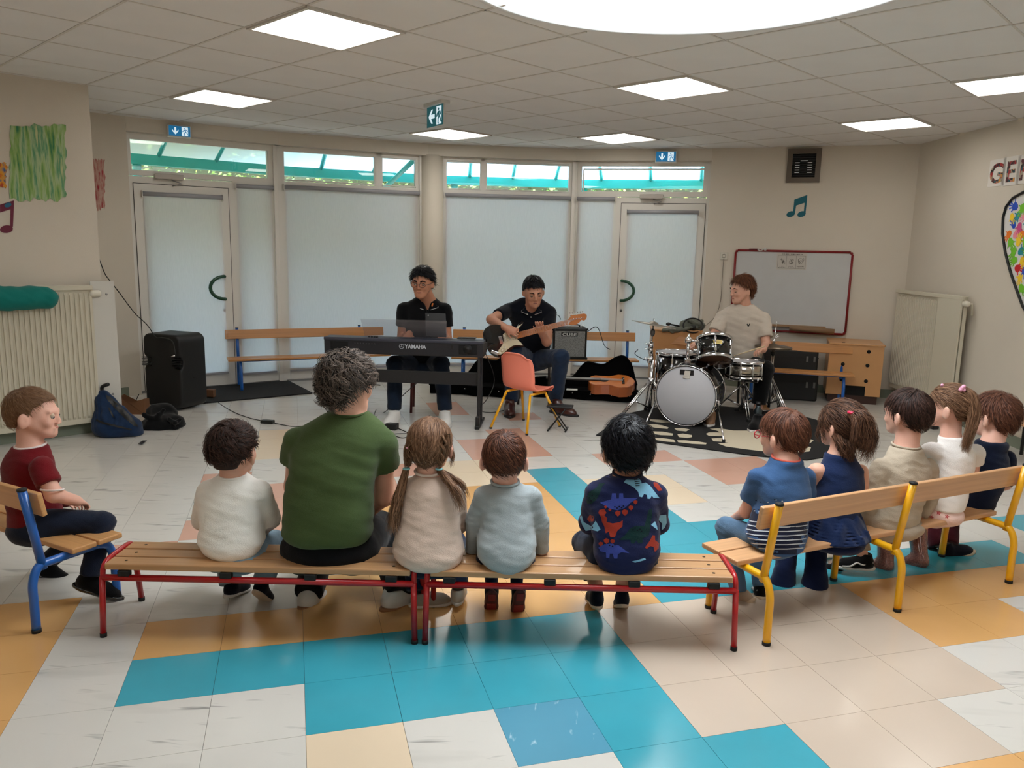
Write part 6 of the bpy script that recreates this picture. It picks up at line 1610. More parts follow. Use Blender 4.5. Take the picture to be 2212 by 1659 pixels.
# boy in navy T-shirt at the far end
H10 = Head(P(2146, 902, 3.84), 1.0, deg(118), -.10, 0, True)
nt_ = cloth('tee_navy', (.06, .095, .18), .06)
t10, body, sh10 = person('boy with short brown hair in a navy T-shirt and maroon trousers', bpos(1.52), SK['fair'], H10, P(2142, 960, 3.79),
    rows([(1108, 2078, 2130, 3.72, .07), (1090, 2070, 2138, 3.73, .09), (1060, 2078, 2152, 3.74, .095), (1030, 2092, 2168, 3.75, .09), (1000, 2100, 2176, 3.765, .085), (975, 2110, 2170, 3.775, .07), (960, 2122, 2162, 3.78, .05)]), R1,
    [[P(2106, 985, 3.76), P(2085, 1035, 3.82), P(2070, 1065, 3.92)], [P(2174, 990, 3.82), P(2172, 1045, 3.88), P(2140, 1065, 3.95)]],
    [leg(2100, 1095, 3.75, 2052, 1108, 3.92, 2050, 1165, 3.84), leg(2120, 1090, 3.78, 2000, 1105, 3.98, 2022, 1170, 3.88)],
    nt_, cloth('trousers_maroon', (.24, .05, .09), .1), sleeve=.9, ar=(.034, .030, .023), lr=(.056, .046, .036), fold=.0016, seed=39, pelvis=P(2104, 1095, 3.74), pk=.055, neck_r=.050, cup=.018)
make_hair(H10, HC['chest'], body, t=.016, N=2400, L=.05, whorl=(.0, -.05, .10), swirl=.6, nape=-.058, side=.01, width=.0024, lift=.35, base=.4)
shoe(P(2044, 1182, 3.82), (.75, .1, 0), .72, t10, navy_sh, cream, pitch=-.15, high=True); shoe(P(2015, 1190, 3.88), (-.3, .9, 0), .62, t10, navy_sh, cream)

# --- boy in red T-shirt on the blue bench (profile)
R2 = (-A2.x, -A2.y)
H0 = Head(P(74, 898, 3.16), .965, deg(12), -.03, .04, True)
rd = cloth('tee_dark_red', (.40, .055, .085), .08)
def rw0(R): return [st(y, a, b, Y, hd, R2) for (y, a, b, Y, hd) in R]
t0_, body0, sh0 = person('boy in profile with dark red T-shirt and navy jeans on the blue bench', (-1.93, 3.13), SK['fair'], H0, P(66, 968, 3.14),
    [(npv(P(84, 1150, 3.13)), .105, .10), (npv(P(80, 1130, 3.13)), .105, .105), (npv(P(74, 1095, 3.13)), .095, .098), (npv(P(66, 1050, 3.13)), .10, .090), (npv(P(60, 1010, 3.13)), .115, .088), (npv(P(62, 985, 3.13)), .10, .075), (npv(P(65, 965, 3.14)), .055, .050)], R2,
    [[P(90, 1010, 3.04), P(116, 1068, 3.00), P(165, 1082, 3.12)], [P(38, 1005, 3.24), P(70, 1070, 3.30), P(140, 1085, 3.26)]],
    [leg(95, 1130, 3.08, 222, 1130, 3.14, 198, 1228, 3.08), leg(90, 1125, 3.20, 205, 1130, 3.32, 112, 1205, 3.34)],
    rd, navy_jean, sleeve=.62, ar=(.037, .032, .024), lr=(.064, .048, .033), fold=.0014, seed=41, pelvis=P(88, 1140, 3.13), pk=.07, neck_r=.047, collar=mat('white_trim', (.85, .80, .78), rough=.8),
    cup=.008, hands=[(hdir(P(165, 1082, 3.12), P(182, 1088, 3.16)), (0, 0, -1), .62, .7), (hdir(P(140, 1085, 3.26), P(165, 1090, 3.24)), (0, 0, -1), .62, .6)])
H0.face(body0, iris=(.2, .25, .3), brow=None, closed=.3, lip=(.74, .47, .43))
make_hair(H0, HC['fairb'], body0, t=.009, N=2400, L=.025, whorl=(.0, -.05, .10), swirl=.3, nape=-.045, side=.012, width=.0016, lift=.12, base=.3, front=.068, fy=.02)
ring(P(113, 1057, 3.0), .044, .038, .004, R2, MATS['white_trim'], 'sleeve_trim', sh0, tilt=(-.006, .004))
lace_r = mat('dark_red_laces', (.45, .06, .10), rough=.6); glossy = mat('glossy_black_toe', (.02, .02, .025), rough=.12, coat=.8)
shoe(P(192, 1246, 3.09), (1, .12, 0), .72, t0_, black_sh, glossy, pitch=.35, high=True, laces=lace_r); shoe(P(104, 1222, 3.33), (1, .05, 0), .68, t0_, black_sh, glossy, pitch=.45, high=True, laces=lace_r)
# ================================================================ DRUM KIT
drum_blk = mat('black_lacquer', (.02, .02, .022), rough=.15, coat=.8)
head_w = mat('drum_head_white', (.74, .74, .76), rough=.45, var=.03, vscale=3)
head_clr = mat('drum_head_clear_brown', (.36, .27, .22), rough=.15, coat=.5)
brass = mat('cymbal_bronze', (.62, .56, .46), rough=.3, metal=.9)
def drum(name, label, c, ax, r, depth, shell, heads, lugs=6, hoopm=chrome, group='drum kit pieces', grp=True):
    """c = centre of the front head, ax = unit vector from front head into the shell"""
    c = Vector(c); ax = Vector(ax).normalized()
    t = thing(name, label, 'drum', (c.x, c.y, 0), group)
    MB().lathe([(r, 0), (r, depth)], c, ax, 40).build('shell', shell, t)
    for k, (o, hm) in enumerate(((0, heads[0]), (depth, heads[1]))):
        q = c + ax * o; sg = -1 if k == 0 else 1
        MB().lathe([(r + .004, -.014), (r + .012, -.014), (r + .012, .014), (r + .004, .014)], q, ax, 40, closed=True).build('hoop', hoopm, t)
        MB().lathe([(r + .002, 0), (r - .004, sg * .006), (0, sg * .007)], q, ax, 40).build('drum_head', hm, t)
    u = ax.orthogonal().normalized(); w = ax.cross(u)
    for k in range(lugs):
        a = 2 * math.pi * (k + .5) / lugs; rd_ = u * math.cos(a) + w * math.sin(a); q = c + rd_ * (r + .012)
        l = MB().obox(c + rd_ * (r + .006) + ax * min(.055, depth * .35), ax, rd_, ax.cross(rd_), .05, .016, .02, .004)
        l.obox(c + rd_ * (r + .006) + ax * (depth - min(.055, depth * .35)), ax, rd_, ax.cross(rd_), .05, .016, .02, .004)
        l.tube([q - ax * .012, q + ax * (depth + .012)], .0035, 6).ball(q - ax * .014, .007, 8)
        l.build('lug', chrome, t)
    return t, u, w
# bass drum
bc = PZ(1481, 855, .272); bax = Vector((.42, .90, 0)).normalized()
tb, _, _ = drum('bass_drum', 'black bass drum with plain white front head', bc, bax, .255, .40, drum_blk, (head_w, head_w), 8)
for k in range(1):
    n_ = V(0, 0, 1); s_ = bax.cross(V(0, 0, 1)).normalized(); s_ = -s_ if s_.x < 0 else s_
    MB().obox(bc - bax * .009 + V(0, 0, .205) + s_ * .0, s_, bax, (0, 0, 1), .12, .003, .045, .001).build('dark_patch', blk, tb)
    MB().obox(bc - bax * .012 + V(0, 0, .195) + s_ * .005, s_, bax, (.1, 0, 1), .05, .003, .05, .003).obox(bc - bax * .012 + V(0, 0, .165) + s_ * .0, s_, bax, (0, 0, 1), .06, .003, .022, .003).build('paper_label', mat('paper_tag', (.78, .76, .72), rough=.8), tb)
    for sg, foot in ((-1, PZ(1392, 925)), (1, PZ(1563, 957))):
        st_ = bc + bax * .07 + s_ * sg * .262 + V(0, 0, -.05)
        sp = MB().tube([st_, foot + V(0, 0, .02)], .008, 8).build('spur', chrome, tb)
        MB().tube([st_ * .55 + (foot + V(0, 0, .02)) * .45, foot + V(0, 0, .02)], .0055, 8).tube([foot + V(0, 0, .03), foot], .013, 10).build('rubber_foot', blk_rub, sp)
        MB().obox(st_, s_, bax, (0, 0, 1), .04, .05, .06, .008).build('spur_bracket', chrome, tb)
mb = bc + bax * .16 + V(0, 0, .262)
pm = P(1487, 742, mb.y); mb = V(pm.x, mb.y, mb.z)
MB().obox(mb + V(0, 0, .02), (1, 0, 0), (0, 1, 0), (0, 0, 1), .05, .05, .05, .008).tube([mb, mb + V(0, 0, .20)], .013, 12).tube([mb + V(0, 0, .17), mb + V(0, 0, .26)], .010, 10).ball(mb + V(0, 0, .205), .032, 12).tube([mb + V(0, 0, .205), mb + V(.10, 0, .195)], .011, 10).tube([mb + V(-.03, 0, .185), mb + V(.03, 0, .215)], .008, 8).build('tom_holder', chrome, tb)
# mounted tom, tilted towards the player
tc_ = P(1543, 780, 6.84); tax = Vector((.05, .52, .85)).normalized()
t, u, w = drum('mounted_tom', 'small black tom drum mounted tilted above the bass drum', tc_, tax, .150, .195, drum_blk, (head_clr, head_w), 6)
gold = mat('gold_badge', (.86, .78, .50), rough=.35, metal=.3)
fr_n = Vector((-.05, -1, 0)); fr_n = (fr_n - tax * fr_n.dot(tax)).normalized(); sx_ = tax.cross(fr_n).normalized(); sx_ = -sx_ if sx_.x < 0 else sx_
bq = tc_ + tax * .115 + fr_n * .153
badge = [(-.038, -.014), (-.034, -.017), (.034, -.017), (.038, -.014), (.036, 0), (.041, .012), (.030, .017), (.012, .0175), (0, .021), (-.012, .0175), (-.030, .017), (-.041, .012), (-.036, 0)]
bd = MB().prism(badge, bq - sx_ * 0, sx_, tax, fr_n, .004).build('badge', gold, t)
text_obj('YAMAHA', bq + fr_n * .0048 - sx_ * .026 - tax * .006, sx_, tax, .0125, mat('badge_print', (.35, .28, .12), rough=.5), 'badge_lettering', bd, .0004)
MB().tube([P(1498, 757, 7.05), P(1515, 762, 7.02), P(1522, 770, 7.0)], .02, 10).build('mount_bracket', chrome, t)
# floor tom
ft = P(1458, 830, 7.30); ft.z = .20
drum('floor_tom', 'tall black floor tom behind the bass drum at the cymbal stand', ft, (0, 0, 1), .185, .36, drum_blk, (head_w, head_w), 8)
for k in range(3):
    a = 2.1 * k + .4; q = ft + V(math.cos(a) * .205, math.sin(a) * .205, 0); MB().tube([q + V(0, 0, .2), V(q.x, q.y, .0)], .007, 8).build('leg', chrome, [o for o in COL.objects if o.name.startswith('floor_tom')][0])
# snare
sn = P(1607, 813, 7.12); ts, _, _ = drum('snare_drum', 'chrome snare drum on a low tripod stand', sn, (.0, .02, 1), .165, .135, mat('snare_steel', (.74, .71, .66), rough=.22, metal=1), (head_w, head_w), 10)
MB().obox(sn + V(.17, -.03, .07), (0, 1, 0), (1, 0, 0), (0, 0, 1), .05, .03, .11, .008).build('strainer', chrome, ts)
def tripod(t, c, z1, spread, zj, m, a0=0.0, r=.008, doubled=True, n=3):
    """tripod base around c (floor point) with legs leaving at zj"""
    c = Vector(c)
    for k in range(n):
        a = a0 + 2 * math.pi * k / n; d = V(math.cos(a), math.sin(a), 0); w_ = V(-d.y, d.x, 0) * .011
        for sg in ((-1, 1) if doubled else (0,)):
            lg = MB().tube([c + V(0, 0, zj) + d * .015 + w_ * sg, c + d * spread + V(0, 0, .02) + w_ * sg], r * .8, 8)
            lg.tube([c + V(0, 0, .10) + d * .012 + w_ * sg, c + d * spread * .5 + V(0, 0, zj * .5) + w_ * sg], r * .6, 6); lg.build('leg', m, t)
        MB().obox(c + d * spread + V(0, 0, .018), d, V(-d.y, d.x, 0), (0, 0, 1), .05, .035, .036, .01).build('rubber_foot', blk_rub, t)
    MB().tube([c + V(0, 0, .06), c + V(0, 0, z1)], r * 1.4, 10).build('pole', m, t)
    MB().tube([c + V(0, 0, zj - .03), c + V(0, 0, zj + .03)], r * 2.2, 12).build('collar', m, t)
def stand_thing(name, label, c): return thing(name, label, 'stand', c, 'chrome drum stands')
c = V(sn.x, sn.y, 0); t = stand_thing('snare_stand', 'folding chrome tripod stand under the snare drum', c); tripod(t, c, .34, .26, .30, chrome, .5)
for k in range(3):
    a = 1.0 + 2.1 * k; d = V(math.cos(a), math.sin(a), 0); MB().tube([c + V(0, 0, .33), c + d * .175 + V(0, 0, sn.z - .03), c + d * .178 + V(0, 0, sn.z + .01)], .007, 8).build('basket_arm', chrome, t)
# hi-hat
hc_ = PZ(1662, 893); hp = P(1668, 750, hc_.y); hc_ = V((hp.x + hc_.x) / 2, hc_.y, 0)
t = stand_thing('hi_hat_stand', 'chrome hi-hat stand with a pair of cymbals beside the drummer', hc_)
tripod(t, hc_, hp.z - .01, .29, .33, chrome, .9, .010)
MB().tube([V(hc_.x, hc_.y, hp.z - .02), V(hc_.x + .012, hc_.y, hp.z + .24)], .0035, 8).build('rod', chrome, t)
for dz, fl in ((0, 1), (.022, -1)):
    q = V(hc_.x, hc_.y, hp.z + dz - .01); MB().lathe([(.012, fl * -.022), (.04, fl * -.014), (.055, fl * -.006), (.168, fl * .006), (.168, fl * .0075), (.05, fl * -.004), (.012, fl * -.020)], q, (.02, -.03, 1), 40).build('cymbal', mat('cymbal_dark', (.46, .41, .35), rough=.38, metal=.85), t)
MB().lathe([(.02, 0), (.02, .03), (.012, .035), (.012, .06)], V(hc_.x, hc_.y, hp.z - .075), n=16).build('cymbal_seat', blk, t)
MB().lathe([(.014, 0), (.014, .03), (.02, .035), (.01, .06)], V(hc_.x, hc_.y, hp.z + .02), n=14).tube([V(hc_.x, hc_.y, hp.z + .085), V(hc_.x + .05, hc_.y, hp.z + .105)], .006, 8).tube([V(hc_.x, hc_.y, hp.z + .085), V(hc_.x + .035, hc_.y, hp.z + .125)], .005, 8).build('clutch', chrome, t)
MB().obox(V(hc_.x - .01, hc_.y + .15, .045), (0, 1, .18), (1, 0, 0), (0, -.18, 1), .27, .085, .012, .004).build('pedal', chrome, t)
# bass pedal
pc = bc + bax * .50; t = thing('bass_pedal', 'chrome bass drum pedal on the rug behind the bass drum', 'pedal', (pc.x, pc.y, 0))
MB().obox(V(pc.x, pc.y, .04) + bax * .05, bax, bax.cross(V(0, 0, 1)), (0, 0, 1), .26, .08, .012, .004).build('footboard', chrome, t)
for sg in (-1, 1): MB().tube([V(pc.x, pc.y, 0) + bax.cross(V(0, 0, 1)) * sg * .05 - bax * .06, V(pc.x, pc.y, .20) + bax.cross(V(0, 0, 1)) * sg * .05 - bax * .06], .008, 8).build('post', chrome, t)
MB().tube([V(pc.x, pc.y, .2) + bax.cross(V(0, 0, 1)) * .05 - bax * .06, V(pc.x, pc.y, .2) - bax.cross(V(0, 0, 1)) * .05 - bax * .06], .006, 8).tube([V(pc.x, pc.y, .2) - bax * .06, V(pc.x, pc.y, .30) - bax * .09], .004, 6).ball(V(pc.x, pc.y, .31) - bax * .09, .022, 10).build('beater', chrome, t)
# cymbal stand
cc = PZ(1402, 903); cp_ = P(1412, 700, cc.y); cc = V(P(1405, 850, cc.y).x, cc.y, 0)
t = stand_thing('cymbal_stand', 'tall chrome boom stand with a thin cymbal edge-on beside the floor tom', cc)
tripod(t, cc, cp_.z - .32, .33, .34, chrome, 3.6, .011)
MB().tube([cc + V(0, 0, cp_.z - .33), V(cp_.x - .01, cc.y, cp_.z - .18)], .012, 10).build('pole', chrome, t)
MB().tube([V(cp_.x - .012, cc.y, cp_.z - .20), V(cp_.x, cc.y, cp_.z + .05)], .007, 8).build('tilter_rod', chrome, t)
MB().ball(V(cp_.x - .006, cc.y - .01, cp_.z - .075), .02, 10, (1.1, .8, 1.9)).build('counterweight', mat('stand_grey', (.42, .42, .42), rough=.35, metal=.8), t)
for z_, s_ in ((-.19, .030), (-.32, .034), (-.235, .026)): MB().lathe([(s_ * .7, -.03), (s_ * .8, 0), (s_ * .7, .03)], V(cp_.x - .015, cc.y, cp_.z + z_), n=12).tube([V(cp_.x - .015, cc.y - .01, cp_.z + z_), V(cp_.x - .07, cc.y - .03, cp_.z + z_ + .02)], .006, 8).build('clamp', chrome, t)
MB().lathe([(.008, .022), (.03, .018), (.045, .004), (.20, -.006), (.20, -.0045), (.045, .0065), (.03, .021), (.008, .025)], V(cp_.x, cc.y, cp_.z), (.17, .02, 1), 44).build('cymbal', mat('cymbal_pale', (.66, .64, .60), rough=.35, metal=.8), t)
# drum rug
rug_m = mat('black_rug', (.055, .055, .06), rough=.95, bump=.4, bscale=400); crm = mat('cream_print', (.80, .755, .66), rough=.9)
rug = thing('rug', 'black rug with cream printed shapes under the drum kit', 'rug', (1.6, 6.4, 0))
rp = [PZ(*q, .004) for q in ((1288, 940), (1310, 925), (1360, 893), (1420, 880), (1520, 875), (1700, 890), (1790, 915), (1808, 950), (1800, 985), (1742, 994), (1640, 986), (1500, 967), (1380, 950), (1320, 943))]
o_ = V(0, 0, 0); MB().prism([(p.x, p.y) for p in rp], (0, 0, .0005), (1, 0, 0), (0, 1, 0), (0, 0, 1), .008).build('pile', rug_m, rug)
def rugp(pts):
    w_ = [PZ(1260 + x / 4.096, 880 + y / 4.096, .009) for x, y in pts]; MB().prism([(p.x, p.y) for p in w_], (0, 0, .0086), (1, 0, 0), (0, 1, 0), (0, 0, 1), .0009).build('print', crm, rug)
rugp([(590, 105), (690, 110), (830, 130), (770, 140), (650, 130), (590, 120)])
rugp([(570, 150), (620, 148), (700, 160), (755, 178), (745, 190), (640, 180), (575, 168)])
rugp([(603, 212), (700, 215), (792, 232), (790, 248), (690, 245), (608, 232)])
rugp([(805, 185), (880, 182), (940, 195), (910, 212), (830, 205)])
rugp([(833, 238), (880, 232), (960, 245), (962, 262), (920, 270), (845, 262)])
rugp([(634, 272), (700, 272), (800, 285), (815, 308), (740, 303), (650, 290)])
rugp([(830, 292), (900, 292), (1020, 303), (1092, 315), (1085, 328), (960, 322), (840, 308)])
rugp([(1120, 190), (1200, 185), (1330, 205), (1450, 205), (1560, 225), (1700, 260), (1850, 240), (1960, 262), (2038, 292), (2010, 315), (1950, 330), (2015, 355), (2000, 390), (1870, 400), (1700, 400), (1560, 385), (1400, 365), (1260, 345), (1190, 318), (1290, 315), (1235, 305), (1150, 298), (1135, 275), (1240, 268), (1230, 255), (1110, 250), (1085, 235), (1110, 222), (1210, 222), (1190, 208)])
# bottle beside the drummer's foot
bp_ = PZ(1635, 920); t = thing('bottle', 'small steel drinking bottle standing by the hi-hat stand', 'bottle', (bp_.x, bp_.y, .01))
MB().lathe([(.034, 0), (.036, .01), (.036, .13), (.02, .16), (.02, .175)], (bp_.x, bp_.y, .01), n=20).build('body', mat('steel_dark', (.30, .34, .36), rough=.25, metal=.9), t)
MB().lathe([(.022, 0), (.022, .03)], (bp_.x, bp_.y, .185), n=16).build('cap', blk, t)

# ================================================================ RIGHT-HAND FURNITURE
ply = mat('plywood_box', (.76, .56, .36), rough=.4, var=.07, vscale=3, coat=.15)
dark_hole = mat('hole_dark', (.015, .012, .01), rough=.9)
kick = mat('dark_brown_plinth', (.24, .13, .09), rough=.5)
def wood_box(A, B, depth, z1, label, holes=True, name='storage_box'):
    f = Fr(A, B); t = thing(name, label, 'storage box', f.w(f.L / 2, depth / 2, 0), 'plywood storage boxes')
    z0 = .085
    body = MB(f.M)
    body.box((0, .02, z0), (f.L, depth, z1 - .018)); body.build('body', ply, t)
    fp = MB(f.M); fp.box((.002, 0, z0 + .10), (f.L - .0, .02, z1 - .018)).box((.002, 0, z0), (.16, .02, z0 + .10)).box((f.L - .14, 0, z0), (f.L, .02, z0 + .10)); fp.build('front_panel', ply, t)
    MB(f.M).box((.16, .012, z0), (f.L - .14, .0215, z0 + .10)).build('hand_slot', dark_hole, t)
    MB(f.M).box((-.008, -.008, z1 - .018), (f.L + .008, depth + .004, z1), .003).build('lid', ply, t)
    MB(f.M).box((.02, .03, 0), (f.L - .02, depth - .02, z0)).build('plinth', kick, t)
    if holes:
        for (s_, z_) in ((.14, .40), (.37, .40), (.14, .24), (.37, .24), (.37, .54)): MB(f.M).lathe([(.019, -.0012), (.019, .0012)], (s_, 0, z_), (0, 1, 0), 18).build('hole', dark_hole, t)
        for i in range(4):
            for j in range(3): MB(f.M).lathe([(.007, -.001), (.007, .001)], (f.L, .10 + i * .10, .20 + j * .17), (1, 0, 0), 12).build('hole', dark_hole, t)
    return f
wood_box((3.235, 7.96), (3.72, 7.80), .50, .615, 'plywood storage box with round holes near the right radiator')
wood_box((1.50, 8.42), (2.02, 8.36), .42, .665, 'plywood storage box behind the floor tom carrying a bunched blanket', holes=False)
# black hard cases
def hard_case(A, B, depth, z0, z1, label):
    f = Fr(A, B); t = thing('equipment_case', label, 'case', f.w(f.L / 2, depth / 2, z0), 'stacked black equipment cases')
    MB(f.M).box((0, 0, z0), (f.L, depth, z1), .018).build('shell', mat('case_black', (.022, .022, .025), rough=.6), t)
    MB(f.M).box((-.003, -.003, (z0 + z1) / 2 + .03), (f.L + .003, depth + .003, (z0 + z1) / 2 + .036)).build('seam_or_fold_shade', blk_rub, t)
    for s_ in (f.L - .12, f.L - .05): MB(f.M).box((s_, -.008, (z0 + z1) / 2 - .01), (s_ + .022, .0, (z0 + z1) / 2 + .05), .003).build('latch', MATS['stand_grey'], t)
hard_case((2.60, 8.06), (3.14, 7.93), .40, 0, .30, 'black hard case standing on the floor under the far bench')
hard_case((2.62, 8.10), (3.14, 7.98), .38, .301, .52, 'black case stacked on the lower one behind the far bench')
# bunched blanket and small things on the box
blv = cloth('blanket_khaki', (.40, .41, .37), .15)
bt_ = thing('blanket', 'crumpled grey-green blanket heaped on the plywood box behind the drums', 'blanket', P(1492, 700, 8.5))
def blk_(g):
    c = npv(P(1495, 703, 8.5)); r = np.random.default_rng(3)
    g.ell(c, (.14, .10, .075), .02); g.ell(npv(P(1455, 712, 8.45)), (.12, .09, .035), .02)
    for k in range(16):
        a = r.uniform(0, 6.28); p0 = c + np.array((math.cos(a) * .10, math.sin(a) * .08 - .02, r.uniform(-.03, .055))); a2 = a + r.uniform(.8, 1.8); p1 = c + np.array((math.cos(a2) * .12, math.sin(a2) * .08 - .02, r.uniform(-.03, .06))); g.cone(p0, p1, .018, .015, .006)
    for k in range(10):
        p0 = npv(P(1430 + r.uniform(0, 50), 714 + r.uniform(-4, 3), 8.38)); g.cone(p0, p0 + np.array((r.uniform(.03, .12), r.uniform(-.03, .05), r.uniform(-.01, .03))), .016, .012, .006)
    g.noise(.003, 60, 2)
garment('fabric', [P(1430, 715, 8.45), P(1525, 685, 8.5)], .18, .006, blk_, blv, bt_)
ring(P(1497, 703, 8.38), .105, .02, .008, (1, 0), blk, 'hem_loop', bt_, tilt=(.075, 0))
q = P(1497, 714, 8.38); MB().lathe([(.026, 0), (.026, .05), (.022, .052)], (q.x, q.y, .666), n=20).build('black_cup', blk, tag=('small black cup on the plywood box in front of the blanket', 'cup'))
q = P(1444, 700, 8.45); t = thing('microphone', 'black round microphone head beside the heaped blanket', 'microphone', q); MB().ball(q, .024, 12, (1.2, .9, .8)).build('head', blk, t); MB().tube([q, q + V(.12, 0, -.02)], .009, 8).build('handle', blk, t)

# ================================================================ WALL THINGS
# whiteboard
wf = FEK; t = thing('whiteboard', 'whiteboard in a red frame hanging on the back wall', 'whiteboard', wf.w(.92, -.01, .66))
u0, u1, z0, z1 = .325, 1.515, .655, 1.522
MB(wf.M).box((u0, -.022, z0), (u1, -.006, z1)).build('panel', mat('whiteboard_surface', (.76, .765, .765), rough=.18, coat=.3, var=.02), t)
MB(wf.M).tube([(u0 + .02, -.024, z1), (u1 - .02, -.024, z1)], .012, 8).tube([(u1, -.024, z1 - .02), (u1, -.024, z0 + .02)], .012, 8).tube([(u1 - .02, -.024, z0), (u0 + .02, -.024, z0)], .012, 8).tube([(u0, -.024, z0 + .02), (u0, -.024, z1 - .02)], .012, 8).ball((u0 + .01, -.024, z1 - .01), .016, 8).ball((u1 - .01, -.024, z1 - .01), .016, 8).ball((u1 - .01, -.024, z0 + .01), .016, 8).build('frame', mat('red_frame', (.50, .05, .08), rough=.4), t)
MB(wf.M).box((u0 + .25, -.09, z0 + .055), (u1 - .20, -.02, z0 + .075)).build('pen_tray', mat('tray_wood', (.60, .47, .34), rough=.5), t)
roll = MB(wf.M).tube([(.95, -.20, .71), (1.40, -.19, .695)], .028, 14).build('paper_roll', mat('kraft_roll', (.52, .41, .30), rough=.7), tag=('brown cardboard roll leaning along the bottom of the whiteboard', 'roll'))
sheet = thing('printed_sheet', 'white printed sheet with three line drawings stuck on the whiteboard', 'paper sheet', wf.w(.9, -.023, 1.3))
a_, b_ = wf.px(1679, 546, -.024), wf.px(1741, 584, -.024)
MB(wf.M).box((a_[0], -.0245, b_[1]), (b_[0], -.0225, a_[1])).build('paper', mat('paper_white', (.74, .72, .69), rough=.7), sheet)
ink = mat('ink_grey', (.30, .28, .26), rough=.8)
sw, shh = b_[0] - a_[0], a_[1] - b_[1]; L_ = lambda u, v: (a_[0] + u * sw, -.0252, b_[1] + v * shh)
k_ = MB(wf.M)
for u in (.04, .33, .65, .96): k_.tube([L_(u, .08), L_(u, .84)], .0008, 4)
for v in (.08, .84): k_.tube([L_(.04, v), L_(.96, v)], .0008, 4)
k_.build('ruled_lines', ink, sheet)
k_ = MB(wf.M)
for (c0, c1, c2) in ((.19, .5, 1), (.49, .46, 2), (.80, .52, 3)):
    k_ = MB(wf.M); r_ = random.Random(c2 * 10); pts = [L_(c0 + r_.uniform(-.09, .09), c1 + r_.uniform(-.2, .2)) for _ in range(12)]; k_.tube(spline([V(*p) for p in pts], 3), .0011, 4); k_.build('drawing', ink, sheet)
k_ = MB(wf.M); r_ = random.Random(4)
for (u0_, u1_, v, hgt) in ((.18, .85, .93, .010), (.10, .28, .20, .005), (.07, .30, .13, .005), (.40, .56, .20, .005), (.39, .58, .13, .005), (.68, .93, .20, .006), (.72, .92, .13, .005)):
    u = u0_
    while u < u1_:
        w_ = r_.uniform(.02, .045); k_.obox(L_(u + w_ / 2, v), (1, 0, 0), (0, 1, 0), (0, 0, 1), w_ * sw * .8, .0008, hgt * .8); u += w_ + (.02 if r_.random() < .3 else .004)
k_.build('print_lines', ink, sheet)
t = thing('board_magnet', 'cluster of pens and magnets clipped on the top edge of the whiteboard', 'magnet', wf.w(.5, -.03, 1.53))
a_ = wf.px(1618, 539, -.03); MB(wf.M).tube([(a_[0], -.03, a_[1]), (a_[0] + .09, -.03, a_[1] + .002)], .009, 8).build('marker', mat('dark_red_marker', (.35, .08, .10), rough=.5), t)
MB(wf.M).ball((a_[0] + .17, -.035, a_[1] + .008), .018, 10).tube([(a_[0] + .09, -.035, a_[1]), (a_[0] + .12, -.035, a_[1] - .012), (a_[0] + .155, -.035, a_[1] + .005)], .006, 6).build('clip', mat('clip_white', (.80, .79, .77), rough=.4), t)
# socket
a_ = wf.px(1564, 553, 0); t = thing('wall_socket', 'white wall socket with a thin cable beside the whiteboard', 'socket', wf.w(a_[0], 0, a_[1]))
MB(wf.M).box((a_[0] - .04, -.012, a_[1] - .04), (a_[0] + .04, 0, a_[1] + .04), .004).build('plate', mat('socket_white', (.82, .80, .75), rough=.4), t)
MB(wf.M).lathe([(.018, -.016), (.022, -.016), (.022, -.010), (.018, -.010)], (a_[0], 0, a_[1]), (0, 1, 0), 20, closed=True).build('ring', mat('socket_ring', (.35, .33, .30), rough=.5), t)
MB(wf.M).tube(spline([(a_[0], -.015, a_[1] - .03), (a_[0] - .002, -.012, 1.2), (a_[0] - .004, -.012, .95), (a_[0] - .05, -.03, .78), (a_[0] - .16, -.06, .66)], 6), .003, 6).build('cable', mat('cable_grey', (.42, .38, .33), rough=.6), t)
# air vent
a_, b_ = wf.px(1703, 322, -.01), wf.px(1770, 394, -.01); t = thing('air_vent', 'square dark metal ventilation grille high above the music note', 'vent', wf.w(a_[0], 0, b_[1]))
u0, u1, z1, z0 = a_[0], b_[0], a_[1], b_[1]; vm = mat('vent_bronze', (.40, .36, .32), rough=.45, metal=.4); fr_ = MB(wf.M); rect_frame(fr_, u0, u1, z0, z1, .052, -.03, 0); fr_.build('frame', vm, t)
MB(wf.M).box((u0 + .05, -.006, z0 + .05), (u1 - .05, -.002, z1 - .05)).build('backing', mat('vent_dark', (.05, .05, .055), rough=.6), t)
n_s = 11
for i in range(n_s):
    z = z0 + .058 + (z1 - z0 - .116) * i / (n_s - 1); MB(wf.M).obox(((u0 + u1) / 2, -.014, z), (1, 0, 0), (0, 1, .6), (0, -.6, 1), u1 - u0 - .10, .014, .0025).build('slat', mat('vent_slat', (.16, .16, .17), rough=.3, metal=.6), t)
for i in range(5):
    for sg in (-1, 1): MB(wf.M).box(((u0 + u1) / 2 + sg * .062 - .026, -.030, z0 + .098 + i * .025), ((u0 + u1) / 2 + sg * .062 + .020, -.027, z0 + .106 + i * .025)).build('slat_glint', mat('vent_glint', (.92, .94, .96), rough=.3), t)  # white strips paint the light reflecting off the slats
MB(wf.M).box(((u0 + u1) / 2 - .035, -.030, z0 + .218), ((u0 + u1) / 2 + .035, -.027, z0 + .226)).build('slat_glint', MATS['vent_glint'], t)
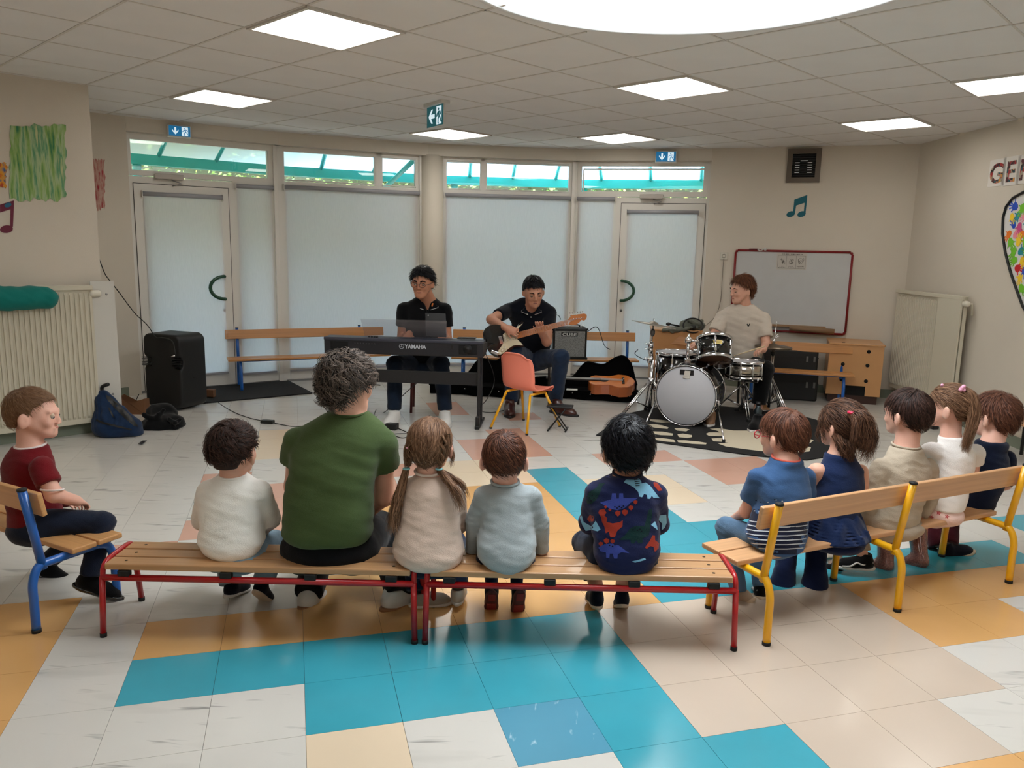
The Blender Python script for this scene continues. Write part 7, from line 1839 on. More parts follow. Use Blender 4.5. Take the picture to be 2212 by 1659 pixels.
# notes
def note(f, xs, cols, label, sc=1.0, sx=1):
    """xs: list of pixel polygons on plane f"""
    t = thing('music_note', label, 'wall decoration', f.w(*((lambda q: (q[0], 0, q[1]))(f.px(*xs[0][0], 0)))), 'paper music notes')
    for i, poly in enumerate(xs):
        pp = [f.px(x, y, -.003) for x, y in poly]; MB(f.M).prism(pp, (0, -.004 - .0008 * i, 0), (1, 0, 0), (0, 0, 1), (0, 1, 0), .003).build('paper', cols[i % len(cols)], t)
def ellp(cx, cy, rx, ry, a=0, n=16): return [(cx + rx * math.cos(t) * math.cos(a) - ry * math.sin(t) * math.sin(a), cy + rx * math.cos(t) * math.sin(a) + ry * math.sin(t) * math.cos(a)) for t in np.linspace(0, 2 * math.pi, n, endpoint=False)]
teal_p = mat('teal_paper', (.07, .38, .44), rough=.7)
note(FEK, [[(1716, 431), (1744, 421), (1743, 434), (1740, 462), (1736, 462), (1738, 438), (1720, 444), (1717, 461), (1713, 461)], ellp(1708, 462.5, 9.5, 6, -.35), ellp(1731.5, 462.5, 9.5, 6, -.35)], [teal_p], 'teal paper music note on the back wall above the whiteboard')
FP = Fr('L0', 'L1')
tr_, tb2 = mat('note_red_blue', (.42, .13, .22), rough=.7), mat('note_teal_patch', (.13, .38, .50), rough=.7)
note(FP, [[(0, 442), (30, 433), (30, 447), (28, 490), (22, 490), (23, 452), (0, 459)], ellp(14, 495, 14, 8.5, -.1), ellp(17, 443, 8, 5, -.3)], [tr_, tr_, tb2], 'red and blue paper music note on the left pillar')
# paintings (plain streaked sheets)
def streak_mat(name, cols, sc):
    m = bpy.data.materials.new(name); m.use_nodes = True; n = m.node_tree.nodes; l = m.node_tree.links; b = n['Principled BSDF']; b.inputs['Roughness'].default_value = .8
    tc = n.new('ShaderNodeTexCoord'); mp = n.new('ShaderNodeMapping'); mp.inputs['Scale'].default_value = sc; nz = n.new('ShaderNodeTexNoise'); nz.inputs['Scale'].default_value = 1; nz.inputs['Detail'].default_value = 5
    l.new(tc.outputs['Object'], mp.inputs[0]); l.new(mp.outputs[0], nz.inputs['Vector']); cr = n.new('ShaderNodeValToRGB'); l.new(nz.outputs[0], cr.inputs[0]); l.new(cr.outputs[0], b.inputs['Base Color'])
    cr.color_ramp.elements[0].position = .3; cr.color_ramp.elements[1].position = .7; cr.color_ramp.elements[0].color = lin(cols[0]) + (1,); cr.color_ramp.elements[1].color = lin(cols[-1]) + (1,)
    for i, c in enumerate(cols[1:-1]): e = cr.color_ramp.elements.new(.3 + .4 * (i + 1) / (len(cols) - 1)); e.color = lin(c) + (1,)
    return m
def ragged(f, x0, x1, y0, y1, m, label, seed, amp=4, cat='painting'):
    r_ = random.Random(seed); pts = []
    for i in range(14): pts.append((x0 + (x1 - x0) * i / 14, y0 + r_.uniform(-amp, amp)))
    for i in range(14): pts.append((x1 + r_.uniform(-amp, amp) * .8, y0 + (y1 - y0) * i / 14))
    for i in range(14): pts.append((x1 - (x1 - x0) * i / 14, y1 + r_.uniform(-amp, amp) * 1.6))
    for i in range(14): pts.append((x0 + r_.uniform(-amp, amp) * .8, y1 - (y1 - y0) * i / 14))
    t = thing('painting', label, cat, f.w(*((lambda q: (q[0], 0, q[1]))(f.px(x0, y1, 0)))))
    pp = [f.px(x, y, -.003) for x, y in pts]; MB(f.M).prism(pp, (0, -.005, 0), (1, 0, 0), (0, 0, 1), (0, 1, 0), .003).build('paper', m, t)
ragged(FP, 22, 142, 270, 430, streak_mat('green_streaks', [(.20, .48, .32), (.52, .66, .36), (.66, .74, .56), (.34, .58, .42), (.74, .76, .56)], (28, 28, 3.5)), 'green streaked cut-out painting on the left pillar', 5)
FMA = Fr('M', 'A')
ragged(FMA, 199, 226, 345, 452, streak_mat('red_streaks', [(.62, .12, .18), (.74, .62, .56), (.66, .15, .22)], (40, 40, 9)), 'red streaked cut-out painting on the wall behind the left pillar', 9, 3)
ragged(FP, -12, 14, 352, 404, streak_mat('multi_streaks', [(.15, .35, .55), (.85, .60, .15), (.70, .20, .15), (.2, .5, .3)], (30, 30, 20)), 'multicoloured cut-out at the picture edge on the left pillar', 11, 3)
# letters G E R on the right wall
FKR = Fr('K', 'R'); wallr = FKR
collage = bpy.data.materials.new('photo_collage'); collage.use_nodes = True; n = collage.node_tree.nodes; l = collage.node_tree.links; b = n['Principled BSDF']
vz = n.new('ShaderNodeTexVoronoi'); vz.inputs['Scale'].default_value = 42; tc = n.new('ShaderNodeTexCoord'); l.new(tc.outputs['Object'], vz.inputs['Vector']); sp_ = n.new('ShaderNodeSeparateColor'); l.new(vz.outputs['Color'], sp_.inputs[0])
cr = n.new('ShaderNodeValToRGB'); cr.color_ramp.interpolation = 'CONSTANT'; l.new(sp_.outputs[0], cr.inputs[0]); l.new(cr.outputs[0], b.inputs['Base Color'])
cs_ = [(.12, .08, .08), (.62, .14, .14), (.72, .50, .40), (.14, .30, .34), (.70, .35, .35), (.80, .55, .25), (.32, .08, .12), (.62, .58, .50)]
cr.color_ramp.elements[0].color = lin(cs_[0]) + (1,); cr.color_ramp.elements[1].position = .125; cr.color_ramp.elements[1].color = lin(cs_[1]) + (1,)
for i in range(2, 8): e = cr.color_ramp.elements.new(i / 8); e.color = lin(cs_[i]) + (1,)
lp = mat('letter_paper', (.86, .84, .81), rough=.8)
for i, (ch, x0, x1, y0, y1) in enumerate((('G', 2139, 2168, 347, 404), ('E', 2169, 2199, 341, 402), ('R', 2200, 2232, 336, 398))):
    A_, B_ = wallr.px(x0, y0, -.003), wallr.px(x1, y1, -.003); y1b = wallr.px(x0, y1, -.003)[1]
    t = thing('letter_sheet', 'white sheet with collage letter %s above the heart on the right wall' % ch, 'letter', wallr.w(A_[0], 0, y1b), 'collage letters')
    MB(wallr.M).box((A_[0] + .006, -.004, y1b), (B_[0] - .003, -.002, A_[1])).build('paper', lp, t)
    w_, h_ = B_[0] - A_[0], A_[1] - y1b
    text_obj(ch, wallr.w((A_[0] + B_[0]) / 2, -.0055, y1b + h_ * .14), wallr.d, (0, 0, 1), h_ * 1.0, collage, 'letter', t, .0008, sx=w_ / h_ * 1.12, bold=True, align='CENTER')
# heart with handprints
ht_ = thing('heart_collage', 'large heart covered in coloured handprints on the right wall', 'wall decoration', wallr.w(1.9, 0, 1.2))
hb_ = [wallr.px(x, y, -.004) for x, y in ((2212, 416), (2190, 428), (2176, 446), (2169, 470), (2168, 505), (2174, 545), (2186, 590), (2200, 630), (2212, 662))]
cx_ = hb_[0][0] + .42
half = hb_; s_end = cx_; bot = (cx_, hb_[-1][1] - .18); topm = (cx_, hb_[0][1] - .10)
left_ = [topm, (cx_ - .12, hb_[0][1] + .02), (cx_ - .28, hb_[0][1] + .04)] + half + [bot]
full = left_ + [(2 * cx_ - s, z) for s, z in left_[1:-1][::-1]]
MB(wallr.M).prism(full, (0, -.006, 0), (1, 0, 0), (0, 0, 1), (0, 1, 0), .004).build('paper', mat('heart_paper', (.86, .85, .84), rough=.8), ht_)
MB(wallr.M).tube([(s, -.014, z) for s, z in full], .011, 6, closed=True).build('border', blk, ht_)
hc = [(.80, .10, .14), (.92, .48, .12), (.95, .80, .15), (.12, .30, .75), (.10, .55, .60), (.78, .25, .50), (.45, .75, .15), (.55, .15, .55), (.92, .55, .62)]
hmats = [mat('hand_paint_%d' % i, c, rough=.7) for i, c in enumerate(hc)]
r_ = random.Random(12); k = 0; gz = bot[1] + .05; 
while gz < hb_[0][1] + .02:
    gs = min(s for s, z in full) + .02 + (.04 if k % 2 else 0)
    while gs < 2 * cx_:
        if pip(gs, gz, [(cx_ + (s - cx_) * .88, bot[1] + .55 + (z - bot[1] - .55) * .88) for s, z in full]):
            a0 = r_.uniform(0, 6.28); m_ = r_.choice(hmats); sc_ = r_.uniform(.8, 1.0); c0 = (gs + r_.uniform(-.01, .01), gz + r_.uniform(-.01, .01)); pl = []
            hp_ = MB(wallr.M); yy = -.0072 - .0002 * (k % 5)
            fing = [(-.9, .062, 1), (-.35, .080, 1), (0, .086, 1), (.35, .080, 1), (1.25, .062, 1)]
            pts = []
            for th, L2, _ in [(-1.15, .036, 0)] + [x for f_ in fing for x in ((f_[0] - .14, .040, 0), (f_[0] - .08, f_[1], 0), (f_[0] + .08, f_[1], 0), (f_[0] + .14, .040, 0))] + [(1.6, .036, 0), (2.4, .036, 0), (3.14, .040, 0), (-2.4, .036, 0)]:
                pts.append((c0[0] + math.sin(th + a0) * L2 * sc_, c0[1] + math.cos(th + a0) * L2 * sc_))
            try: hp_.prism(pts, (0, yy - .0012, 0), (1, 0, 0), (0, 0, 1), (0, 1, 0), .001); hp_.build('handprint', m_, ht_, recalc=False)
            except Exception: pass
        gs += .085; 
    gz += .070; k += 1

# exit signs
sg_b = mat('sign_blue_green', (.05, .42, .62), rough=.4, emit=((.05, .42, .62), .35)); sg_w = mat('sign_white', (.85, .93, .97), rough=.4, emit=((.85, .93, .97), .45)); sg_c = mat('sign_case', (.80, .80, .78), rough=.4); sg_d = mat('sign_dark_green', (.04, .33, .36), rough=.4, emit=((.04, .33, .36), .3))
def exit_sign(M, w, h, arrow, label, kind_):
    """M: local frame x right, y into the sign, z up, origin lower-left"""
    t = thing('exit_sign', label, 'sign', M @ V(w / 2, 0, 0), 'emergency exit signs')
    if kind_ == 'box': MB(M).box((-.012, -.0, -.012), (w + .012, .045, h + .012), .008).build('housing', sg_c, t)
    else: MB(M).box((0, 0, 0), (w, .008, h)).build('housing', sg_c, t)
    MB(M).box((0, -.0025, 0), (w, 0, h)).build('panel', sg_b if kind_ == 'box' else sg_d, t)
    MB(M).box((w * .60, -.004, h * .06), (w * .90, -.0028, h * .94)).build('door_symbol', sg_w, t)
    c = V(w * .30, -.004, h * .5); s_ = h * .36; p = []
    base_ = [(0, -1), (.95, -.05), (.95, .42), (.28, -.22), (.28, 1), (-.28, 1), (-.28, -.22), (-.95, .42), (-.95, -.05)]
    for a, b in base_:
        if arrow == 'left': a, b = b, -a
        p.append((c.x + a * s_ * .9, c.z + b * s_))
    MB(M).prism(p, (0, -.0045, 0), (1, 0, 0), (0, 0, 1), (0, 1, 0), .002).build('arrow', sg_w, t)
    q = lambda a, b: (w * .60 + a * w * .30, -.0055, h * b); m = MB(M); th = h * .035
    m.ball(q(.48, .80), h * .065, 8, (1, .3, 1)); m.tube([q(.5, .68), q(.58, .48)], th * 1.5, 6); m.tube([q(.5, .68), q(.25, .58), q(.12, .44)], th, 6); m.tube([q(.52, .67), q(.80, .66), q(.92, .50)], th, 6)
    m.tube([q(.58, .48), q(.40, .32), q(.38, .12), q(.50, .10)], th, 6); m.tube([q(.58, .48), q(.80, .36), q(.98, .16), q(1.08, .20)], th, 6); m.build('running_figure', sg_b if kind_ == 'box' else sg_d, t)
for f, (xa, ya), (xb, yb), lb in ((FAB, (364, 268), (411, 294), 'exit sign with down arrow above the corner door'), (FDE, (1418, 328), (1459, 349), 'exit sign with down arrow above the door behind the drums')):
    a_, b_ = f.px(xa, ya, -.05), f.px(xb, yb, -.05); zb_ = f.px(xa, yb - (2 if xa < 500 else 0), -.05)[1]; exit_sign(f.M @ Matrix.Translation((a_[0], -.05, min(zb_, b_[1]) + .0)), b_[0] - a_[0], a_[1] - b_[1], 'down', lb, 'box')
# hanging sign under the ceiling
hs = P(923, 228, 5.0); dr = hs - CAM; hs = CAM + dr * ((ZC - .005 - HCAM) / dr.z)
hr = P(958, 222, hs.y * .965); dh = Vector((hr.x - hs.x, hr.y - hs.y, 0)); sc_ = dh.length
Mh = Matrix(((dh.x / sc_, -dh.y / sc_, 0, hs.x), (dh.y / sc_, dh.x / sc_, 0, hs.y), (0, 0, 1, hs.z - .175), (0, 0, 0, 1)))
exit_sign(Mh, sc_, .155, 'left', 'green exit sign with left arrow hanging from the ceiling', 'plate')
MB(Mh).box((-.01, -.03, .155), (sc_ + .02, .05, .181), .004).build('lamp_bar', sg_c, None, tag=('slim ceiling lamp housing holding the hanging exit sign', 'lamp housing'))

# radiators
radm = mat('radiator_enamel', (.80, .775, .70), rough=.35)
def radiator(f, s0, s1, z0, z1, plain, label, side, t0=-.12):
    t = thing('radiator', label, 'radiator', f.w((s0 + s1) / 2, t0, z0), 'tall panel radiators')
    MB(f.M).box((s0, t0 + .026, z0), (s1, t0 + .06, z1), .004).build('panel', radm, t)
    MB(f.M).box((s0, t0, z1 - .03), (s1, t0 + .062, z1 + .004), .003).build('top_cover', radm, t)
    for sb in (s0 + .2, s1 - .2): MB(f.M).box((sb, t0 + .05, z0 + .1), (sb + .03, -.001, z0 + .13)).build('wall_bracket', radm, t); MB(f.M).box((sb, t0 + .05, z1 - .2), (sb + .03, -.001, z1 - .17)).build('wall_bracket', radm, t)
    a, b = (s0, s1 - plain) if side > 0 else (s0 + plain, s1); n_ = int((b - a) / .0335); rb = MB(f.M)
    for i in range(n_):
        c = a + (i + .5) * (b - a) / n_; rb.add([(c - .010, t0 + .0265, z0 + .04), (c + .011, t0 + .0265, z0 + .04), (c + .011, t0 + .0265, z1 - .05), (c - .010, t0 + .0265, z1 - .05), (c - .007, t0 + .014, z0 + .06), (c + .007, t0 + .014, z0 + .06), (c + .007, t0 + .014, z1 - .07), (c - .007, t0 + .014, z1 - .07)], [(4, 5, 6, 7), (0, 1, 5, 4), (1, 2, 6, 5), (2, 3, 7, 6), (3, 0, 4, 7)])
    rb.build('rib', radm, t, kind='stuff')
    pa, pb_ = (s1 - plain, s1 + .004) if side > 0 else (s0 - .004, s0 + plain)
    if plain: MB(f.M).box((pa, t0 - .002, z0), (pb_, t0 + .013, z1 - .03)).build('plain_cover', radm, t)
    vx = s1 + .03 if side > 0 else s0 - .03; zv = z1 - .06
    MB(f.M).lathe([(.022, -.05), (.026, -.03), (.026, .02), (.018, .03)], (vx, t0 + .03, zv), (1, 0, 0), 16).build('thermostat_valve', mat('valve_white', (.84, .82, .76), rough=.35), t)
    MB(f.M).tube([(vx, t0 + .03, zv), (vx, -.04, zv), (vx, -.03, zv - .1)], .01, 8).build('pipe', radm, t)
    return t
radiator(FKR, .05, 1.27, .14, 1.155, .38, 'tall cream radiator on the right wall near the corner', 1)
radiator(FP, .87, 2.08, .095, 1.148, 0, 'wide cream radiator on the left pillar', 1, t0=-.12)
cov = Fr('L0', 'L1'); t = thing('cover_panel', 'narrow white panel with two screws beside the left radiator', 'panel', cov.w(2.15, -.06, .2))
MB(cov.M).box((2.075, -.075, .20), (2.245, -.055, 1.18)).build('board', mat('white_board', (.80, .79, .76), rough=.4), t)
for z_ in (1.08, .30): MB(cov.M).lathe([(.008, -.003), (.008, .001)], (2.185, -.076, z_), (0, 1, 0), 10).build('screw', metal_g, t)
# green cushion over radiator edge
def cush(g):
    a, b = FP.w(1.27, -.15, 1.07), FP.w(1.76, -.15, 1.065)
    g.cone(npv(a), npv(b), .085, .075, .03); g.cone(npv(FP.w(1.32, -.13, 1.09)), npv(FP.w(1.74, -.13, 1.09)), .075, .06, .03); g.noise(.003, 30, 5)
garment('x', [FP.w(1.27, -.15, 1.07), FP.w(1.76, -.15, 1.06)], .14, .008, cush, cloth('cushion_teal', (.09, .45, .42), .05), None)
o = COL.objects[-1]; o = [q for q in COL.objects if q.name == 'x'][0]; o.name = 'bolster_cushion'; o['label'] = 'teal green fabric bolster lying over the top of the left radiator'; o['category'] = 'cushion'

# loudspeaker
def speaker():
    c = PZ(357, 886); d = Vector((.94, -.34, 0)).normalized()      # d: image-right along the rear face
    n = Vector((-d.y, d.x, 0)); n = n if n.y > 0 else -n; t = thing('loudspeaker', 'large black wheeled loudspeaker standing near the corner door', 'loudspeaker', c)
    sp = mat('speaker_black', (.035, .036, .042), rough=.5, bump=.15, bscale=300); w, h, dp = .44, .665, .33
    o = c - d * .24; M = Matrix(((d.x, n.x, 0, o.x), (d.y, n.y, 0, o.y), (0, 0, 1, 0), (0, 0, 0, 1)))
    sec = []; 
    g = SDF(npv(c) - np.array((.42, .42, .05)), npv(c) + np.array((.42, .42, .82)), .008)
    B = (npv(d), npv(n), np.array((0, 0, 1.)))
    X, Y, Z = g.ax[0][:, None, None], g.ax[1][None, :, None], g.ax[2][None, None, :]
    u = (X - o.x) * d.x + (Y - o.y) * d.y - w / 2; v = (X - o.x) * n.x + (Y - o.y) * n.y - dp / 2; z = Z - h / 2 - .015
    taper = 1 - .12 * np.clip((-v) / dp + .3, 0, 1)
    qx = np.abs(u) - (w / 2 - .07) * taper; qy = np.abs(v) - (dp / 2 - .03) + 0 * z; qz = np.abs(z) - (h / 2 - .07)
    rx = np.maximum(qx, 0); rz = np.maximum(qz, 0); d2 = np.sqrt(rx ** 2 + rz ** 2) + np.minimum(np.maximum(qx, qz), 0) - .07
    q2 = np.maximum(d2 + .02, 0); q3 = np.maximum(qy + .0, 0)
    g.d = (np.sqrt(q2 ** 2 + q3 ** 2) + np.minimum(np.maximum(d2 + .02, qy), 0) - .02).astype(np.float32)
    for sg in (-1, 1):
        cc_ = M @ V(w / 2 + sg * .185, 0, .43); g.ell(npv(cc_), (.06, .05, .055), .02, B, sub=True)
    g.ell(npv(M @ V(w / 2 + .06, -.03, .54)), (.13, .05, .09), .02, B, sub=True)
    link('cabinet', g.mesh('cabinet'), sp, t)
    for sg in (-1, 1):
        for k in range(6): MB(M).obox((w / 2 + sg * .165, .012, .395 + k * .014), (1, 0, 0), (0, 1, 0), (0, 0, 1), .10, .03, .005, .001).build('grip_rib', blk, t)
    for z_ in (.07, .47): MB(M).obox((-.015, .16, z_), (1, 0, 0), (0, 1, 0), (0, 0, 1), .05, .06, .035, .006).build('side_lug', blk, t)
    return M
SM = speaker()
cable([P(214.5, 560, 6.45), P(226, 590, 6.5), P(237, 606, 6.5), P(256, 630, 6.6), P(290, 675, 6.7), P(318, 702, 6.75), P(336, 728, 6.75), P(350, 729, 6.72), P(372, 737, 6.62), P(379, 765, 6.50)], 'black audio cable running from the pillar over the loudspeaker', .004)
q = P(378, 768, 6.49); MB().tube([q, q + V(-.03, 0, -.01)], .006, 8).build('jack_plug', chrome, tag=('small chrome jack plug at the end of the loudspeaker cable', 'plug'))
cable([PZ(300, 852, .12), PZ(292, 868, .03), PZ(286, 878, Z0)], 'short black cable between the paper bag and the loudspeaker', .004)
# backpack (blue, slumped)
bk = thing('backpack', 'blue fabric backpack slumped against the left radiator', 'bag', PZ(255, 945)); cbp = cloth('backpack_blue', (.10, .18, .30), .2)
def bpk(g):
    f_ = lambda x, y, Y: npv(P(x, y, Y))
    g.cone(f_(222, 856, 5.98), f_(238, 918, 5.93), .04, .115, .05); g.cone(f_(222, 856, 5.98), f_(282, 922, 5.90), .035, .08, .06)
    g.ell(f_(250, 925, 5.92), (.17, .12, .085), .05); g.ell(f_(240, 905, 5.95), (.11, .10, .10), .05); g.cone(f_(225, 925, 6.0), f_(295, 935, 5.95), .06, .05, .05)
    g.folds(f_(240, 895, 5.95), (1, 0, .6), .008, .05, .2, 3); g.noise(.005, 22, 7); g.plane((0, 0, .003), (0, 0, -1))
bpf = garment('fabric', [P(222, 850, 6.1), P(300, 940, 5.95), P(215, 940, 6.1)], .2, .008, bpk, cbp, bk)
decal(bpf, [(228, 852), (240, 858), (262, 878), (284, 900), (300, 922), (290, 921), (268, 902), (246, 880), (232, 864)], blk, name='opening', off=.004)
decal(bpf, [(208, 905), (225, 912), (250, 918), (285, 927), (284, 930), (248, 922), (222, 916), (207, 909)], blk, name='seam_or_fold_shade', off=.004)  # black line paints the crease shade of a lower fold
decal(bpf, [(232, 880), (236, 880), (248, 902), (244, 902)], blk, name='pocket_zip', off=.004)
MB().tube(spline([P(222, 850, 5.98), P(221, 836, 5.98), P(234, 830, 5.96)], 4), .014, 8).build('carry_loop', blk, bk)
bj = thing('jacket', 'crumpled black jacket heaped on the floor before the loudspeaker', 'jacket', PZ(350, 950)); cj = cloth('jacket_black', (.035, .038, .045), .2)
def jk(g):
    f_ = lambda x, y, Y: npv(P(x, y, Y)); r = np.random.default_rng(9)
    g.ell(f_(345, 925, 6.2), (.16, .13, .11), .04); g.ell(f_(372, 920, 6.25), (.11, .10, .10), .04); g.ell(f_(350, 890, 6.35), (.13, .09, .08), .05)
    for k in range(18):
        a = r.uniform(0, 6.28); c_ = f_(350, 915, 6.15) + np.array((math.cos(a) * .10, -.02, math.sin(a) * .06)); g.cone(c_, c_ + np.array((r.uniform(-.06, .06), r.uniform(-.03, .03), r.uniform(-.05, .05))), .022, .018, .01)
    g.noise(.006, 26, 3); g.plane((0, 0, .003), (0, 0, -1))
garment('fabric', [P(320, 880, 6.3), P(395, 945, 6.1)], .22, .008, jk, cj, bj)
MB().obox(PZ(308, 955, .012), (.1, -1, 0), (1, .1, 0), (0, 0, 1), .09, .03, .004, .001).build('strap', blk, bj)
pbx = PZ(290, 893); pb_ = thing('paper_bag', 'crumpled brown paper bag between backpack and loudspeaker', 'bag', (pbx.x, pbx.y, 0))
pm_ = MB(); w_ = .11
A_ = [V(pbx.x - w_, pbx.y - .04, 0), V(pbx.x + w_, pbx.y - .04, 0), V(pbx.x + w_, pbx.y + .06, 0), V(pbx.x - w_, pbx.y + .06, 0)]
T_ = [A_[0] + V(.01, .0, .15), V(pbx.x, pbx.y - .05, .095), A_[1] + V(0, .0, .14), A_[2] + V(0, 0, .13), V(pbx.x, pbx.y + .07, .10), A_[3] + V(0, 0, .16)]
pm_.add(A_ + T_, [(0, 1, 6, 5, 4), (1, 2, 7, 6), (2, 3, 9, 8, 7), (3, 0, 4, 9), (0, 3, 2, 1)]); pm_.build('sheet', mat('kraft_paper', (.46, .31, .20), rough=.8, var=.1), pb_)
# entrance mat and wooden wedge
em_ = [PZ(*q_, .003) for q_ in ((395, 877), (425, 873), (675, 850), (620, 822), (480, 832), (395, 842))]
MB().prism([(p.x, p.y) for p in em_], (0, 0, .0005), (1, 0, 0), (0, 1, 0), (0, 0, 1), .012).build('door_mat', mat('mat_charcoal', (.10, .10, .105), rough=.95, bump=.5, bscale=350), tag=('charcoal entrance mat lying before the corner door', 'mat'))
wq = PZ(456, 859, .012); MB().obox(wq + V(0, 0, .045), (1, -.15, 0), (.15, 1, 0), (0, 0, 1), .085, .05, .075, .008).build('wooden_block', mat('wedge_wood', (.42, .28, .18), rough=.7, var=.1), tag=('small brown wooden door block standing on the entrance mat', 'block'))
# small black items at right: stand foot and far right bench edge
q = PZ(2018, 922, .02); MB().obox(q, (1, .3, 0), (-.3, 1, 0), (0, 0, 1), .07, .05, .04, .01).build('rubber_wedge', blk, tag=('small black rubber piece on the floor behind the white-top girl', 'rubber piece'))
rb_ = thing('bench', 'wooden bench seat against the right wall at the picture edge', 'bench', wallr.w(2.75, -.2, 0))
for d0 in (-.30, -.18): MB(wallr.M).box((2.22, d0, .28), (3.4, d0 + .10, .30), .004).build('plank', MATS['beech_yellow_bench'], rb_)
for s_ in (2.3, 3.3):
    for d0 in (-.28, -.10): MB(wallr.M).tube([(s_, d0, .28), (s_, d0, 0)], .012, 10).build('leg', blk, rb_)
# ================================================================ MUSICIANS
RX = (1, 0)
polo = cloth('polo_black', (.035, .04, .055), .1); denim = cloth('denim_adult', (.10, .145, .21), .22); denim2 = cloth('denim_adult_blue', (.12, .18, .27), .22)
def strow(R, rt=RX): return [st(y, a, b, Y, hd, rt) for (y, a, b, Y, hd) in R]
def collar_wings(sh, nb, m, trim, w=.07, side=1):
    """polo collar: two flaps beside an open V"""
    for sg in (-1, 1):
        a = Vector(nb) + V(sg * .055, .03, .022); b = Vector(nb) + V(sg * .060, -.045, -.002); c = Vector(nb) + V(sg * .030, -.078, -.060); d = Vector(nb) + V(sg * .092, -.060, -.040); e = Vector(nb) + V(sg * .088, .02, -.002)
        vs = [a, b, c, d, e]; ctr = V(0, -.004, .004)
        MB().add(vs + [v + ctr for v in vs], [(0, 1, 2, 3, 4), (9, 8, 7, 6, 5), (0, 5, 6, 1), (1, 6, 7, 2), (2, 7, 8, 3), (3, 8, 9, 4), (4, 9, 5, 0)]).build('collar', m, sh)
        MB().tube([c + V(0, -.004, .0), d + V(0, -.004, 0), e + V(0, -.003, .004)], .0028, 6).build('collar_trim', trim, sh)
def vneck(g, nb):
    nb = npv(nb)
    for k in range(6): g.ell(nb + np.array((0, -.055 - k * .008, .02 - k * .020)), (.040 - k * .006, .05, .022), .004, sub=True)
# pianist
PH = Head(P(912, 612, 6.80), 1.12, deg(-100), -.10, .03)
pn = P(925, 650, 6.93)
t, body, sh = person('smiling man with glasses and black polo shirt playing the piano', (-.80, 7.05), SK['tan'], PH, pn,
    strow([(800, 868, 962, 7.12, .12), (770, 870, 958, 7.08, .13), (730, 874, 956, 7.03, .125), (695, 874, 956, 6.99, .125), (672, 868, 962, 6.97, .115), (657, 872, 957, 6.95, .095), (648, 888, 948, 6.94, .075), (641, 902, 940, 6.93, .055)]), RX,
    [[P(873, 668, 6.95), P(868, 733, 6.98), P(884, 722, 6.78)], [P(961, 670, 6.95), P(966, 735, 6.96), P(958, 725, 6.80)]],
    [leg(890, 785, 7.02, 853, 786, 6.78, 852, 872, 6.72), leg(940, 785, 7.02, 953, 786, 6.78, 960, 872, 6.74)],
    polo, denim, hh=.008, sleeve=.55, ar=(.055, .046, .032), lr=(.088, .072, .052), S=1, pelvis=P(914, 790, 7.10), pk=.09, neck_r=.062, fold=.002, seed=50,
    hands=[(hdir((0, 0, 0), (-.15, -1, -.28)), (0, -.25, -1), 1.0, .55), (hdir((0, 0, 0), (.1, -1, -.28)), (0, -.25, -1), 1.0, .55, -1)], shirt_extra=lambda g: vneck(g, pn))
collar_wings(sh, P(925, 653, 6.93), polo, mat('pale_trim', (.72, .72, .70), rough=.8))
MB().tube([P(935, 655, 6.865), P(933, 662, 6.862)], .007, 6).build('placket_trim', mat('orange_trim', (.90, .50, .20), rough=.7), sh)
PH.face(body, iris=(.1, .06, .04), brow=HC['black'], lip=(.50, .26, .23), smile=.6, closed=.35, bt=1.3)
make_hair(PH, HC['black'], body, t=.017, N=1800, L=.045, whorl=(.0, .04, .115), swirl=.3, curl=.3, cfreq=1.1, nape=-.05, side=.016, width=.004, lift=.2, base=.2, front=.070, fy=.036, step=.005)
stub = mat('stubble', (.30, .21, .17), rough=.8)
for sg in (-1, 1):
    c = PH.p(sg * .033, .108, .001); MB().tube([Vector(c + PH.r * PH.S * .023 * math.cos(a) + PH.u * PH.S * .017 * math.sin(a)) for a in np.linspace(0, 6.0, 18)], .0022, 6, closed=True).build('glasses', mat('dark_glasses', (.12, .05, .05), rough=.3), body, recalc=False)
    MB().tube([Vector(PH.p(sg * .056, .104, .004)), Vector(PH.p(sg * .078, .055, .006)), Vector(PH.p(sg * .082, -.005, .008))], .0022, 6).build('glasses_arm', MATS['dark_glasses'], body, recalc=False)
MB().tube([Vector(PH.p(-.010, .110, .004)), Vector(PH.p(.010, .110, .004))], .002, 6).build('glasses_bridge', MATS['dark_glasses'], body)
lc = mat('white_laces', (.85, .84, .80), rough=.8)
shoe(PZ(852, 893, .085), (-.18, -1, 0), 1.08, t, white_sh, white_sole, laces=lc); shoe(PZ(961, 893, .085), (.12, -1, 0), 1.08, t, white_sh, white_sole, laces=lc)

